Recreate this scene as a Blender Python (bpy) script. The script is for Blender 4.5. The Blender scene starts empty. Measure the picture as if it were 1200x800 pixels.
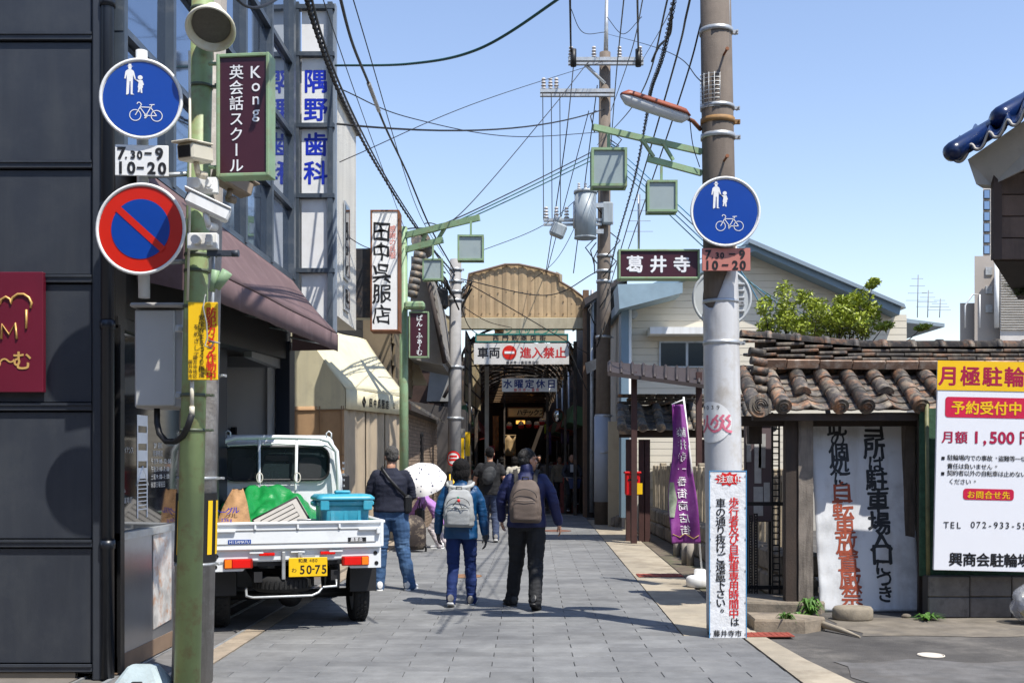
import bpy, bmesh, math, random
from math import sin, cos, pi, radians as R
from mathutils import Vector, Matrix, noise
random.seed(7)
C = bpy.context.scene.collection
SC = bpy.context.scene
# ---------------------------------------------------------------- camera, sky, sun
EYE, F, HZ = 1.5, 1300.0, 540.0
cam_d = bpy.data.cameras.new('camera'); cam = bpy.data.objects.new('camera', cam_d); C.objects.link(cam)
cam.location = (0, 0, EYE); cam.rotation_euler = (R(90), 0, 0)
cam_d.sensor_width = 36; cam_d.lens = 36*F/1200; cam_d.shift_y = (HZ-400)/1200
cam_d.clip_start = .1; cam_d.clip_end = 2000
SC.camera = cam
SUN_EL, SUN_X, SUN_Y = R(61), .66, -.75          # the sun stands right of and behind the camera
w = bpy.data.worlds.new('World'); SC.world = w; w.use_nodes = True
nt = w.node_tree; nt.nodes.clear()
sky = nt.nodes.new('ShaderNodeTexSky'); sky.sky_type = 'NISHITA'; sky.sun_disc = False
sky.sun_elevation = SUN_EL; sky.sun_rotation = math.atan2(SUN_X, SUN_Y)
sky.air_density = 1.3; sky.dust_density = .1; sky.ozone_density = 3.0; sky.altitude = 60
bg = nt.nodes.new('ShaderNodeBackground'); bg.inputs[1].default_value = .15
wo = nt.nodes.new('ShaderNodeOutputWorld')
wbm = nt.nodes.new('ShaderNodeMix'); wbm.data_type = 'RGBA'; wbm.blend_type = 'MULTIPLY'; wbm.inputs[0].default_value = 1
wbm.inputs[7].default_value = (1.12, 1.0, 1.02, 1)                     # the photograph's white balance on the sky
nt.links.new(sky.outputs[0], wbm.inputs[6]); nt.links.new(wbm.outputs[2], bg.inputs[0]); nt.links.new(bg.outputs[0], wo.inputs[0])
sun_d = bpy.data.lights.new('sun', 'SUN'); sun = bpy.data.objects.new('sun', sun_d); C.objects.link(sun)
sun_d.energy = 5.0; sun_d.angle = R(.5); sun_d.color = (1, .955, .88)
sv = Vector((SUN_X, SUN_Y, 0)).normalized()*cos(SUN_EL) + Vector((0, 0, sin(SUN_EL)))
sun.rotation_euler = sv.to_track_quat('Z', 'Y').to_euler(); sun.location = sv*60
SC.view_settings.view_transform = 'Standard'; SC.view_settings.look = 'None'
SC.view_settings.exposure = 0.42; SC.view_settings.gamma = 1
SC.view_settings.use_curve_mapping = False

# ---------------------------------------------------------------- helpers
def P(px, py, d): return Vector(((px-600)/F*d, d, EYE+(HZ-py)/F*d))
def G(px, py): d = EYE*F/(py-HZ); return Vector(((px-600)/F*d, d, 0))
def XP(px, d): return (px-600)/F*d
def ZP(py, d): return EYE+(HZ-py)/F*d

MATS = {}
def M(name, col, r=.6, var=.12, vs=2.5, bump=.15, bs=50, metal=0, dirt=None, streak=None, rnd=0, spec=.5, isl=0, trans=0, alpha=1, bd=.004, wear=0):
    """procedural material: base colour, cloudy variation, optional dirt patches / vertical streaks, fine relief"""
    if name in MATS: return MATS[name]
    col = tuple(c**1.13*(.97 if c < .6 else 1) for c in col)
    m = bpy.data.materials.new(name); m.use_nodes = True; t = m.node_tree; N = t.nodes; L = t.links
    b = N['Principled BSDF']; b.inputs['Roughness'].default_value = r; b.inputs['Metallic'].default_value = metal
    b.inputs['Specular IOR Level'].default_value = spec
    tc = N.new('ShaderNodeTexCoord'); oi = N.new('ShaderNodeObjectInfo')
    ma = N.new('ShaderNodeVectorMath'); ma.operation = 'MULTIPLY_ADD'
    ma.inputs[1].default_value = (1, 1, 1)
    cx = N.new('ShaderNodeCombineXYZ')
    mu = N.new('ShaderNodeMath'); mu.operation = 'MULTIPLY'; mu.inputs[1].default_value = 37.0
    L.new(oi.outputs['Random'], mu.inputs[0]); L.new(mu.outputs[0], cx.inputs[0]); L.new(mu.outputs[0], cx.inputs[2])
    L.new(tc.outputs['Object'], ma.inputs[0]); L.new(cx.outputs[0], ma.inputs[2])
    V = ma.outputs[0]
    def noi(sc, det=5, vec=V, ro=.6):
        n = N.new('ShaderNodeTexNoise'); n.inputs['Scale'].default_value = sc; n.inputs['Detail'].default_value = det
        n.inputs['Roughness'].default_value = ro; L.new(vec, n.inputs['Vector']); return n.outputs['Fac']
    def ramp(f, a, bb, c0=(0,0,0,1), c1=(1,1,1,1)):
        n = N.new('ShaderNodeValToRGB'); n.color_ramp.elements[0].position = a; n.color_ramp.elements[1].position = bb
        n.color_ramp.elements[0].color = c0; n.color_ramp.elements[1].color = c1; L.new(f, n.inputs[0]); return n.outputs[0]
    def mix(f, a, bb):
        n = N.new('ShaderNodeMix'); n.data_type = 'RGBA'
        for s, v in ((n.inputs[0], f), (n.inputs[6], a), (n.inputs[7], bb)):
            if hasattr(v, 'node'): L.new(v, s)
            else: s.default_value = v if not isinstance(v, tuple) else (*v[:3], 1)
        return n.outputs[2]
    lo = tuple(max(0, c*(1-var)) for c in col); hi = tuple(min(1, c*(1+var)) for c in col)
    out = mix(ramp(noi(vs), .32, .68), lo, hi)
    if dirt:
        dc, amt, ds = dirt
        out = mix(ramp(noi(ds, 8, ro=.7), .5, .66, (0,0,0,1), (amt, amt, amt, 1)), out, dc)
    if streak:
        dc, amt, ds = streak
        mp = N.new('ShaderNodeMapping'); mp.inputs['Scale'].default_value = (1, 1, .09); L.new(V, mp.inputs[0])
        out = mix(ramp(noi(ds, 6, mp.outputs[0], .65), .47, .68, (0,0,0,1), (amt, amt, amt, 1)), out, dc)
    if rnd or isl:
        src = oi.outputs['Random']
        if isl:
            ge = N.new('ShaderNodeNewGeometry'); src = ge.outputs['Random Per Island']
        mr = N.new('ShaderNodeMapRange'); k = rnd or isl
        mr.inputs[3].default_value = 1-k; mr.inputs[4].default_value = 1+k; L.new(src, mr.inputs[0])
        hs = N.new('ShaderNodeHueSaturation'); L.new(mr.outputs[0], hs.inputs['Value']); L.new(out, hs.inputs['Color'])
        out = hs.outputs[0]
    if wear:                                                               # wide stains that run on from piece to piece
        gp_ = N.new('ShaderNodeNewGeometry'); f1 = ramp(noi(.9, 7, gp_.outputs['Position'], .7), .36, .62, (1-wear,)*3+(1,), (1.04,1.03,1.0,1))
        f2 = ramp(noi(7, 6, gp_.outputs['Position'], .75), .6, .74, (1,1,1,1), (1-wear*.9,)*3+(1,))
        for f_ in (f1, f2):
            mm = N.new('ShaderNodeMix'); mm.data_type = 'RGBA'; mm.blend_type = 'MULTIPLY'; mm.inputs[0].default_value = 1
            L.new(out, mm.inputs[6]); L.new(f_, mm.inputs[7]); out = mm.outputs[2]
    L.new(out, b.inputs['Base Color'])
    if bump:
        bn = N.new('ShaderNodeBump'); bn.inputs['Strength'].default_value = min(1, bump*2); bn.inputs['Distance'].default_value = bd
        L.new(noi(bs, 6), bn.inputs['Height']); L.new(bn.outputs[0], b.inputs['Normal'])
    if trans: b.inputs['Transmission Weight'].default_value = trans
    if alpha < 1: b.inputs['Alpha'].default_value = alpha
    MATS[name] = m; return m

def tag(o, label=None, cat=None, group=None, kind=None):
    if label: o['label'] = label
    if cat: o['category'] = cat
    if group: o['group'] = group
    if kind: o['kind'] = kind
    return o
def thing(name, label, cat, loc=(0,0,0), rz=0, group=None):
    o = bpy.data.objects.new(name, None); C.objects.link(o); o.empty_display_size = .1
    o.location = loc; o.rotation_euler = (0, 0, rz); o['_l'] = 1
    return tag(o, label, cat, group)

class MB:
    """collects shapes and becomes ONE mesh"""
    def __init__(s): s.v = []; s.f = []; s.sm = []
    def add(s, vs, fs, smooth=False):
        n = len(s.v); s.v += [tuple(v) for v in vs]; s.f += [tuple(i+n for i in f) for f in fs]; s.sm += [smooth]*len(fs); return s
    def box(s, c, d, rot=None, b=0, taper=1):
        """box, centre c, dims d, optional Euler or Matrix, b = bevel (chamfered edges), taper scales the top"""
        hx, hy, hz = d[0]/2, d[1]/2, d[2]/2; c = Vector(c)
        m = rot if isinstance(rot, Matrix) else (Matrix.Identity(3) if rot is None else __import__('mathutils').Euler(rot).to_matrix())
        if b <= 0:
            vs = [Vector((x*hx*(taper if z > 0 else 1), y*hy*(taper if z > 0 else 1), z*hz)) for z in (-1, 1) for x, y in ((-1,-1),(1,-1),(1,1),(-1,1))]
            return s.add([m@v+c for v in vs], [(3,2,1,0),(4,5,6,7),(0,1,5,4),(1,2,6,5),(2,3,7,6),(3,0,4,7)])
        b = min(b, hx*.95, hy*.95, hz*.95)
        vs = []; ix = {}
        for sx in (-1, 1):
            for sy in (-1, 1):
                for sz in (-1, 1):
                    t = taper if sz > 0 else 1
                    for k, v in enumerate(((sx*hx*t, sy*(hy-b)*t, sz*(hz-b)), (sx*(hx-b)*t, sy*hy*t, sz*(hz-b)), (sx*(hx-b)*t, sy*(hy-b)*t, sz*hz))):
                        ix[(sx, sy, sz, k)] = len(vs); vs.append(m@Vector(v)+c)
        fs = []
        for a in (-1, 1):
            q = [ix[(a, y, z, 0)] for y, z in ((-1,-1),(1,-1),(1,1),(-1,1))]; fs.append(q if a > 0 else q[::-1])
            q = [ix[(x, a, z, 1)] for x, z in ((-1,-1),(1,-1),(1,1),(-1,1))]; fs.append(q[::-1] if a > 0 else q)
            q = [ix[(x, y, a, 2)] for x, y in ((-1,-1),(1,-1),(1,1),(-1,1))]; fs.append(q if a > 0 else q[::-1])
        for sx in (-1, 1):
            for sy in (-1, 1):
                q = [ix[(sx,sy,-1,0)], ix[(sx,sy,-1,1)], ix[(sx,sy,1,1)], ix[(sx,sy,1,0)]]; fs.append(q if sx*sy < 0 else q[::-1])
        for sx in (-1, 1):
            for sz in (-1, 1):
                q = [ix[(sx,-1,sz,0)], ix[(sx,-1,sz,2)], ix[(sx,1,sz,2)], ix[(sx,1,sz,0)]]; fs.append(q if sx*sz > 0 else q[::-1])
        for sy in (-1, 1):
            for sz in (-1, 1):
                q = [ix[(-1,sy,sz,1)], ix[(-1,sy,sz,2)], ix[(1,sy,sz,2)], ix[(1,sy,sz,1)]]; fs.append(q if sy*sz < 0 else q[::-1])
        for sx in (-1, 1):
            for sy in (-1, 1):
                for sz in (-1, 1):
                    q = [ix[(sx,sy,sz,0)], ix[(sx,sy,sz,1)], ix[(sx,sy,sz,2)]]; fs.append(q if sx*sy*sz > 0 else q[::-1])
        return s.add(vs, fs)
    def cyl(s, p0, p1, r0, r1=None, n=16, caps=True, sx=1):
        p0 = Vector(p0); p1 = Vector(p1); r1 = r0 if r1 is None else r1
        z = (p1-p0).normalized(); x = z.orthogonal().normalized() if abs(z.z) < .999 else Vector((1,0,0)); y = z.cross(x)
        vs = [p0+(x*cos(a)*sx+y*sin(a))*r0 for a in (2*pi*i/n for i in range(n))]+[p1+(x*cos(a)*sx+y*sin(a))*r1 for a in (2*pi*i/n for i in range(n))]
        s.add(vs, [(i, (i+1)%n, n+(i+1)%n, n+i) for i in range(n)], True)
        if caps: s.add(vs[:n], [tuple(range(n))[::-1]]); s.add(vs[n:], [tuple(range(n))])
        return s
    def tube(s, pts, r, n=6, closed=False):
        pts = [Vector(p) for p in pts]; k = len(pts); rr = r if isinstance(r, (list, tuple)) else [r]*k
        vs = []; up = None
        for i, p in enumerate(pts):
            a = pts[(i-1) % k] if (closed or i > 0) else p; b = pts[(i+1) % k] if (closed or i < k-1) else p
            t = (b-a).normalized() if (b-a).length > 1e-9 else Vector((0,0,1))
            if up is None: up = t.orthogonal().normalized()
            up = (up - t*up.dot(t)); up = up.normalized() if up.length > 1e-6 else t.orthogonal().normalized()
            y = t.cross(up); vs += [p+(up*cos(2*pi*j/n)+y*sin(2*pi*j/n))*rr[i] for j in range(n)]
        fs = []
        for i in range(k if closed else k-1):
            q = (i+1) % k
            fs += [(i*n+j, i*n+(j+1)%n, q*n+(j+1)%n, q*n+j) for j in range(n)]
        s.add(vs, fs, True)
        if not closed: s.add(vs[:n], [tuple(range(n))[::-1]]); s.add(vs[-n:], [tuple(range(n))])
        return s
    def loft(s, rings, smooth=True, caps=True, closed=True):
        n = len(rings[0]); vs = [v for r in rings for v in r]; m = n if closed else n-1
        s.add(vs, [(i*n+j, i*n+(j+1)%n, (i+1)*n+(j+1)%n, (i+1)*n+j) for i in range(len(rings)-1) for j in range(m)], smooth)
        if caps: s.add(rings[0], [tuple(range(n))[::-1]]); s.add(rings[-1], [tuple(range(n))])
        return s
    def ell(s, c, r, n=14, k=9, rot=None):
        c = Vector(c); m = rot or Matrix.Identity(3); rings = []
        for i in range(1, k):
            a = pi*i/k; rings.append([c+m@Vector((r[0]*sin(a)*cos(2*pi*j/n), r[1]*sin(a)*sin(2*pi*j/n), -r[2]*cos(a))) for j in range(n)])
        s.loft(rings, True, False)
        b = len(s.v); s.v += [tuple(c+m@Vector((0,0,-r[2]))), tuple(c+m@Vector((0,0,r[2])))]
        o = b-n*(k-1)
        for j in range(n):
            s.f.append((b, o+(j+1)%n, o+j)); s.sm.append(True)
            s.f.append((b+1, o+n*(k-2)+j, o+n*(k-2)+(j+1)%n)); s.sm.append(True)
        return s
    def prism(s, pts, v, smooth=False):
        """polygon (list of 3-D points) pushed along vector v"""
        v = Vector(v); a = [Vector(p) for p in pts]; n = len(a); b = [p+v for p in a]
        s.add(a+b, [tuple(range(n))[::-1], tuple(range(n, 2*n))]); s.add(a+b, [(i, (i+1)%n, n+(i+1)%n, n+i) for i in range(n)], smooth); return s
    def quad(s, a, b, c, d): return s.add([a, b, c, d], [(0,1,2,3)])
    def sheet(s, fn, nu, nv, th=0):
        """surface fn(u,v)->point; th gives thickness along the averaged normal"""
        pts = [Vector(fn(i/nu, j/nv)) for j in range(nv+1) for i in range(nu+1)]; w_ = nu+1
        fs = [(j*w_+i, j*w_+i+1, (j+1)*w_+i+1, (j+1)*w_+i) for j in range(nv) for i in range(nu)]
        if not th: return s.add(pts, fs, True)
        nr = []
        for j in range(nv+1):
            for i in range(nu+1):
                a = pts[j*w_+min(i+1, nu)]-pts[j*w_+max(i-1, 0)]; b = pts[min(j+1, nv)*w_+i]-pts[max(j-1, 0)*w_+i]
                nr.append(a.cross(b).normalized())
        back = [p-n*th for p, n in zip(pts, nr)]; k = len(pts)
        s.add(pts+back, fs+[tuple(i+k for i in f)[::-1] for f in fs], True)
        ed = [i for i in range(w_)]+[j*w_+nu for j in range(1, nv+1)]+[nv*w_+i for i in range(nu-1, -1, -1)]+[j*w_ for j in range(nv-1, 0, -1)]
        return s.add([pts[i] for i in ed]+[back[i] for i in ed], [(i, i+len(ed), (i+1)%len(ed)+len(ed), (i+1)%len(ed)) for i in range(len(ed))])
    def mesh(s, name, m, off=(0,0,0)):
        me = bpy.data.meshes.new(name); o = Vector(off)
        me.from_pydata([tuple(Vector(v)-o) for v in s.v], [], s.f); me.polygons.foreach_set('use_smooth', s.sm)
        bm = bmesh.new(); bm.from_mesh(me); bmesh.ops.remove_doubles(bm, verts=bm.verts, dist=1e-5) if len(s.v) < 60000 else None
        bm.to_mesh(me); bm.free()
        if m: me.materials.append(m)
        me.update(); return me

def wbase(o):
    v = Vector((0,0,0))
    while o: v += Vector(o.location); o = o.parent
    return v
def part(name, mb, m, parent=None, label=None, local=False, kind=None):
    """a mesh object; coordinates are world ones unless local (then in the parent's own frame)"""
    off = wbase(parent) if (parent and not local) else Vector((0,0,0))
    o = bpy.data.objects.new(name, mb.mesh(name, m, off)); C.objects.link(o)
    if parent: o.parent = parent
    return tag(o, label, None, None, kind)
def single(name, mb, m, label, cat, base, group=None):
    """a thing that is one mesh, origin at its base"""
    o = bpy.data.objects.new(name, mb.mesh(name, m, base)); C.objects.link(o); o.location = base
    return tag(o, label, cat, group)
def struct(name, mb, m, kind='structure'):
    o = bpy.data.objects.new(name, mb.mesh(name, m)); C.objects.link(o); o['kind'] = kind; return o
def link_mesh(name, me, parent, loc, rot=(0,0,0), sc=(1,1,1)):
    o = bpy.data.objects.new(name, me); C.objects.link(o); o.parent = parent
    o.location = loc; o.rotation_euler = rot; o.scale = sc; return o
def copy_tree(o, parent=None):
    c = o.copy(); C.objects.link(c)
    if parent: c.parent = parent
    for ch in list(o.children): copy_tree(ch, c)
    return c

# glyphs come from Blender's own built-in font
TS = bpy.data.scenes.new('scratch')
_cur = bpy.data.curves.new('glyph', 'FONT'); _co = bpy.data.objects.new('glyph', _cur); TS.collection.objects.link(_co)
GL = {}
def glyph(ch, bold):
    k = (ch, bold)
    if k not in GL:
        _cur.body = ch; _cur.offset = bold; _cur.resolution_u = 3; _cur.size = 1
        TS.view_layers[0].update()
        dg = TS.view_layers[0].depsgraph
        me = bpy.data.meshes.new_from_object(_co.evaluated_get(dg))
        vs = [tuple(v.co) for v in me.vertices]; fs = [tuple(p.vertices) for p in me.polygons]
        if vs:
            xs = [v[0] for v in vs]; ys = [v[1] for v in vs]; bb = (min(xs), max(xs), min(ys), max(ys))
        else: bb = (0, 0, 0, 0)
        GL[k] = (vs, fs, bb); bpy.data.meshes.remove(me)
    return GL[k]
def put(mb, ch, x, z, sz, bold=.012, rot=0, sx=1, y=0, brush=0):
    """glyph ch centred at (x,z) in the plane facing -Y"""
    cjk = ord(ch) > 0x2000; xb = bold*.8 if cjk and bold > .004 else 0     # heavy kanji: the thin glyph laid several times
    vs, fs, bb = glyph(ch, .004 if cjk else bold)
    if not vs: return
    if cjk: cx, cy = .5, .38
    else: cx, cy = (bb[0]+bb[1])/2, .36
    if ch in '。、': cx, cy = 0.05, .0
    c, s_ = cos(rot), sin(rot); o = []
    for a, b, _ in vs:
        a = (a-cx)*sx*sz; b = (b-cy)*sz
        if brush: a += brush*sz*noise.noise(Vector((a/sz*3+x*9, b/sz*3+z*7, 0))); b += brush*sz*noise.noise(Vector((a/sz*3+x*5+9, b/sz*3+z*3, 4)))
        o.append((x+a*c-b*s_, y, z+a*s_+b*c))
    if xb:
        st = [(0,0)]+[(cos(a)*xb*sz, sin(a)*xb*sz) for a in (0, pi, pi/2, -pi/2)][:4 if sz > .12 else 2]
        for k, (dx, dz) in enumerate(st): mb.add([(p[0]+dx, p[1]+.00035*k, p[2]+dz) for p in o], fs)
    else: mb.add(o, fs)
def vtext(mb, txt, x, z, pitch, sz, **k):
    """vertical writing downwards from z"""
    for i, ch in enumerate(txt):
        put(mb, ch, x+(0 if ch not in '。、' else 0), z-pitch*i, sz, rot=-pi/2 if ch in 'ー〜～-' else 0, **k)
def htext(mb, txt, x, z, pitch, sz, **k):
    """horizontal writing, first glyph centred at x; Latin glyphs take .62 of a pitch"""
    for ch in txt:
        f = 1 if ord(ch) > 0x2000 else .62
        put(mb, ch, x, z, sz, **k); x += pitch*f
def bake(mb, voxel, it=2, fold=None, name='m', mat=None, off=(0,0,0), disp=None):
    """union of overlapping closed shapes as one continuous skin (voxel remesh), smoothed, then folds pushed in"""
    me = mb.mesh('tmp', None, off); o = bpy.data.objects.new('tmp', me); TS.collection.objects.link(o)
    r = o.modifiers.new('r', 'REMESH'); r.mode = 'VOXEL'; r.voxel_size = voxel; r.use_smooth_shade = True
    if it:
        s_ = o.modifiers.new('s', 'SMOOTH'); s_.iterations = it; s_.factor = .5
    TS.view_layers[0].update(); dg = TS.view_layers[0].depsgraph
    out = bpy.data.meshes.new_from_object(o.evaluated_get(dg)); out.name = name
    bpy.data.objects.remove(o); bpy.data.meshes.remove(me)
    if fold:
        for v, n in [(v, v.normal.copy()) for v in out.vertices]:
            v.co = v.co + n*fold(v.co)
    for p in out.polygons: p.use_smooth = True
    out.materials.clear()
    if mat: out.materials.append(mat)
    return out
def tops(name, me, parent, loc=(0,0,0)):
    o = bpy.data.objects.new(name, me); C.objects.link(o); o.parent = parent; o.location = loc; return o
# ---------------------------------------------------------------- materials
asphalt = M('asphalt', (.115,.108,.102), .9, .25, 3, .5, 120, dirt=((.2,.185,.165), .7, 1.1), bd=.009, wear=.35)
tile_m = M('paving_stone', (.235,.238,.24), .82, .12, 5, .35, 220, dirt=((.14,.14,.14), .6, 2.2), rnd=.1, bd=.002, wear=.3)
tile_s = M('paving_stone_far', (.235,.238,.24), .82, .12, 5, .2, 220, dirt=((.14,.14,.14), .6, 2.2), isl=.1, wear=.3)
joint = M('joint_sand', (.04,.04,.04), .95)
conc = M('concrete', (.43,.38,.3), .88, .15, 2, .35, 90, dirt=((.22,.18,.13), .75, 1.6), wear=.25)
kerbm = M('kerb_concrete', (.36,.3,.23), .9, .2, 4, .4, 80, dirt=((.2,.17,.13), .8, 5))
greyc = M('pole_concrete', (.2,.165,.135), .85, .15, 6, .3, 120, streak=((.1,.08,.065), .6, 9))
block_m = M('block_concrete', (.22,.2,.18), .92, .2, 7, .6, 110, rnd=.12, dirt=((.09,.08,.07), .8, 4))
stone = M('old_stone', (.27,.23,.18), .92, .25, 6, .6, 50, rnd=.15, dirt=((.08,.075,.06), .85, 7))
panel_m = M('dark_panel', (.045,.052,.066), .45, .12, 1.5, .08, 180, rnd=.06, dirt=((.05,.055,.06), .4, 3), streak=((.055,.06,.065),.35,5))
trim_m = M('dark_trim', (.018,.024,.036), .35, .1, 3, .05)
black = M('black_paint', (.012,.012,.013), .5, .1)
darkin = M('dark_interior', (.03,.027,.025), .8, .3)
glass = M('blue_glass', (.3,.37,.47), .04, .08, 1, 0, metal=.9)
glassd = M('dark_glass', (.015,.018,.022), .05, .05, 1, 0, spec=.9)
frost = M('frosted_pane', (.42,.47,.47), .35, .1, 3, .1, dirt=((.25,.28,.27), .5, 5))
steelg = M('blue_grey_steel', (.075,.095,.12), .4, .12, 4, .05, dirt=((.13,.14,.15), .5, 6))
white = M('white_paint', (.78,.78,.76), .45, .05, 3, .06, streak=((.5,.47,.42), .45, 7))
whitesign = M('white_board', (.8,.8,.79), .42, .03, 2, .05, dirt=((.6,.58,.54), .35, 2.5))
stucco = M('white_stucco', (.68,.66,.6), .9, .06, 2, .8, 45, streak=((.42,.4,.36), .5, 3), bd=.01)
galv = M('galvanised', (.5,.52,.53), .42, .15, 6, .1, metal=.5, dirt=((.3,.25,.2), .4, 9))
rust = M('rusty_iron', (.22,.09,.04), .85, .3, 8, .3)
greenp = M('green_pole_paint', (.3,.38,.18), .5, .1, 5, .12, dirt=((.22,.13,.06), .6, 9), streak=((.24,.3,.15), .4, 14))
palegreen = M('pale_green_paint', (.28,.4,.24), .5, .12, 5, .1, dirt=((.25,.2,.1), .5, 9))
tankg = M('transformer_grey', (.36,.4,.42), .45, .08, 4, .08, streak=((.2,.2,.2), .5, 8))
rubber = M('black_cable_rubber', (.012,.012,.013), .55, .2)
gcable = M('green_cable', (.02,.1,.08), .5)
blue_s = M('sign_blue', (.003,.07,.36), .32, .06, 3, .03)
red_s = M('sign_red', (.62,.024,.005), .35, .06, 3, .03)
refl = M('sign_white', (.8,.8,.78), .4, .04)
maroon = M('sign_maroon', (.075,.018,.032), .4, .1, 3, .05)
burg = M('burgundy_board', (.16,.012,.035), .4, .1, 2, .05)
gold = M('gold_letters', (.75,.5,.18), .4, .1, 5, 0, metal=.3)
yellow = M('sign_yellow', (.85,.56,.01), .42, .05, 3, .04)
inkb = M('black_ink', (.012,.012,.014), .5)
inkr = M('red_ink', (.68,.02,.02), .5, .15, 20)
inkblue = M('blue_ink', (.01,.04,.5), .4)
inkm = M('crimson_ink', (.42,.01,.07), .45)
wfade = M('white_lettering', (.82,.82,.82), .5)
aw_p = M('purple_awning_cloth', (.165,.108,.108), .88, .1, 2, .25, 200, streak=((.13,.08,.085), .6, 14), dirt=((.24,.16,.16),.4,3))
aw_c = M('cream_awning_cloth', (.72,.66,.48), .75, .05, 2, .2, 200, streak=((.5,.46,.34), .45, 5), dirt=((.45,.4,.28),.35,3))
tan = M('tan_cloth', (.5,.33,.19), .85, .12, 4, .3, 150)
greige = M('greige_cloth', (.46,.38,.28), .88, .08, 3, .3, 220, streak=((.34,.28,.2), .4, 14))
woodd = M('dark_wood', (.06,.042,.032), .75, .25, 4, .4, 60, streak=((.025,.02,.017), .7, 16), rnd=.2)
woodw = M('weathered_wood', (.17,.14,.115), .88, .3, 5, .6, 60, streak=((.05,.04,.035), .8, 20), rnd=.2)
clapb = M('black_clapboard', (.035,.033,.033), .75, .2, 5, .3, rnd=.2)
brick_m = M('brown_brick', (.33,.25,.185), .85, .2, 9, .4, 80, rnd=.14, isl=.14)
sand = M('sandy_wall', (.5,.43,.31), .9, .1, 3, .3, dirt=((.35,.3,.22), .5, 3))
ktile = M('roof_tile', (.085,.075,.068), .65, .4, 12, .7, 60, rnd=.45, dirt=((.36,.17,.08), .85, 6), streak=((.3,.25,.18),.6,14))
ktile2 = M('roof_tile_grey', (.15,.145,.135), .6, .35, 9, .5, 60, rnd=.3, dirt=((.38,.27,.16), .9, 9))
btile = M('blue_glazed_tile', (.006,.025,.1), .26, .25, 5, .05, rnd=.2, dirt=((.01,.02,.04), .5, 4))

# ---------------------------------------------------------------- ground
g = MB(); g.quad((-300,-60,0), (300,-60,0), (300,700,0), (-300,700,0)); ground = struct('ground', g, asphalt)
def lx(y): return -2.18+.0147*(y-7.9)
def rx(y): return 1.93 if y < 9.35 else 1.45+.024*(y-9.4)
# a tile is .6 x .2 m, laid in half bond across the street; the columns follow the street's own direction
pv = MB(); pv.prism([(lx(2), 2, 0), (1.93, 2, 0), (1.93, 9.35, 0), (1.45, 9.351, 0), (rx(30.5), 30.5, 0), (lx(30.5), 30.5, 0)], (0,0,.012))
paving = struct('street_paving', pv, joint)
TW, TD = .6, .2
tm = MB(); tm.box((0,0,0), (TW-.005, TD-.004, .02), b=.003); tme = tm.mesh('stone_tile', tile_m)
far = MB(); ntile = 0
y = 3.4; row = 0
while y < 30.4:
    yc = y+TD/2; x = -4.2+(.3 if row % 2 else 0)+.019*yc
    while x < 2.2:
        a = max(x, lx(yc)+.004); b_ = min(x+TW, rx(yc)-.004)
        if b_-a > .04:
            dz = random.uniform(-.0015, .0015)
            if yc > 7.42 and ntile < 296:
                o = link_mesh('stone_tile', tme, paving, ((a+b_)/2, yc, .012+dz), (random.gauss(0,.002), random.gauss(0,.001), 0), ((b_-a)/TW, 1, 1)); ntile += 1
            else:
                far.box(((a+b_)/2, yc, .012+dz), (b_-a-.005, TD-.004, .02), b=.0035 if yc < 20 else 0)
        x += TW
    y += TD; row += 1
ft = part('distant_stone_tiles', far, tile_s, paving, kind='stuff')
# concrete strips beside the paving
c = MB()
pts = [(1.99,3),(1.95,7),(1.95,9.36),(1.46,9.37),(rx(28)+.01,28),(2.62,28),(2.51,24.4),(2.19,14.1),(2.05,11.5),(2.1,10),(2.15,9.2),(2.2,8.3),(2.3,7.4),(2.6,6.6),(3.1,5.6),(3.3,3)]
segs = [(1.46,9.37,2.12,9.8)]
c.prism([(x,y,0) for x,y in pts], (0,0,.018)); struct('concrete_walkway', c, conc)
gt = MB(); gt.prism([(2.64,28,0),(3.25,28,0),(3.2,12,0),(2.16,12,0),(2.22,14,0),(2.54,24.4,0)], (0,0,.008)); struct('side_gutter', gt, M('gutter_dirt', (.16,.13,.1), .95, .4, 6, .6, dirt=((.06,.08,.03), .8, 3)))
# weathered patch seams on the asphalt
for k, (x0, y0, x1, y1, cc) in enumerate([(3.0,9.5,6.5,10.6,(.2,.175,.14)), (2.4,7.2,4.6,8.3,(.15,.145,.14))]):
    q = MB(); q.sheet(lambda u, v: (x0+(x1-x0)*u+.12*noise.noise(Vector((v*3,k,u*2))), y0+(y1-y0)*v+.16*noise.noise(Vector((u*5,k+3,v))), .004+.001*k), 14, 6)
    struct('asphalt_patch', q, M('worn_asphalt_%d' % k, cc, .92, .3, 5, .5, 110, dirt=((.1,.09,.08), .7, 3)))
# left kerb: stone strip, steel rail grooves, gutter slabs
l = MB()
for i in range(22):
    y0 = 3+i*1.2; a = lx(y0)-.012; b_ = lx(y0+1.19)-.012
    l.prism([(a-.17,y0,0),(a,y0,0),(b_,y0+1.192,0),(b_-.17,y0+1.192,0)], (0,0,.022))
struct('kerb_strip', l, kerbm)
l = MB()
for k, (dx, wd, h) in enumerate([(.185,.03,.02),(.53,.03,.02),(.75,.02,.016)]):
    l.prism([(lx(3)-dx-wd,3,0),(lx(3)-dx,3,0),(lx(14)-dx,14,0),(lx(14)-dx-wd,14,0)], (0,0,h))
struct('gutter_rail', l, galv)
l = MB()
for i in range(28):
    y0 = 3+i*.6; a = lx(y0)-.222; l.prism([(a-.3,y0,0),(a,y0,0),(a,y0+.592,0),(a-.3,y0+.592,0)], (0,0,.012))
struct('gutter_cover', l, M('gutter_slab', (.17,.165,.16), .85, .2, 5, .3, isl=.12))
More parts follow.
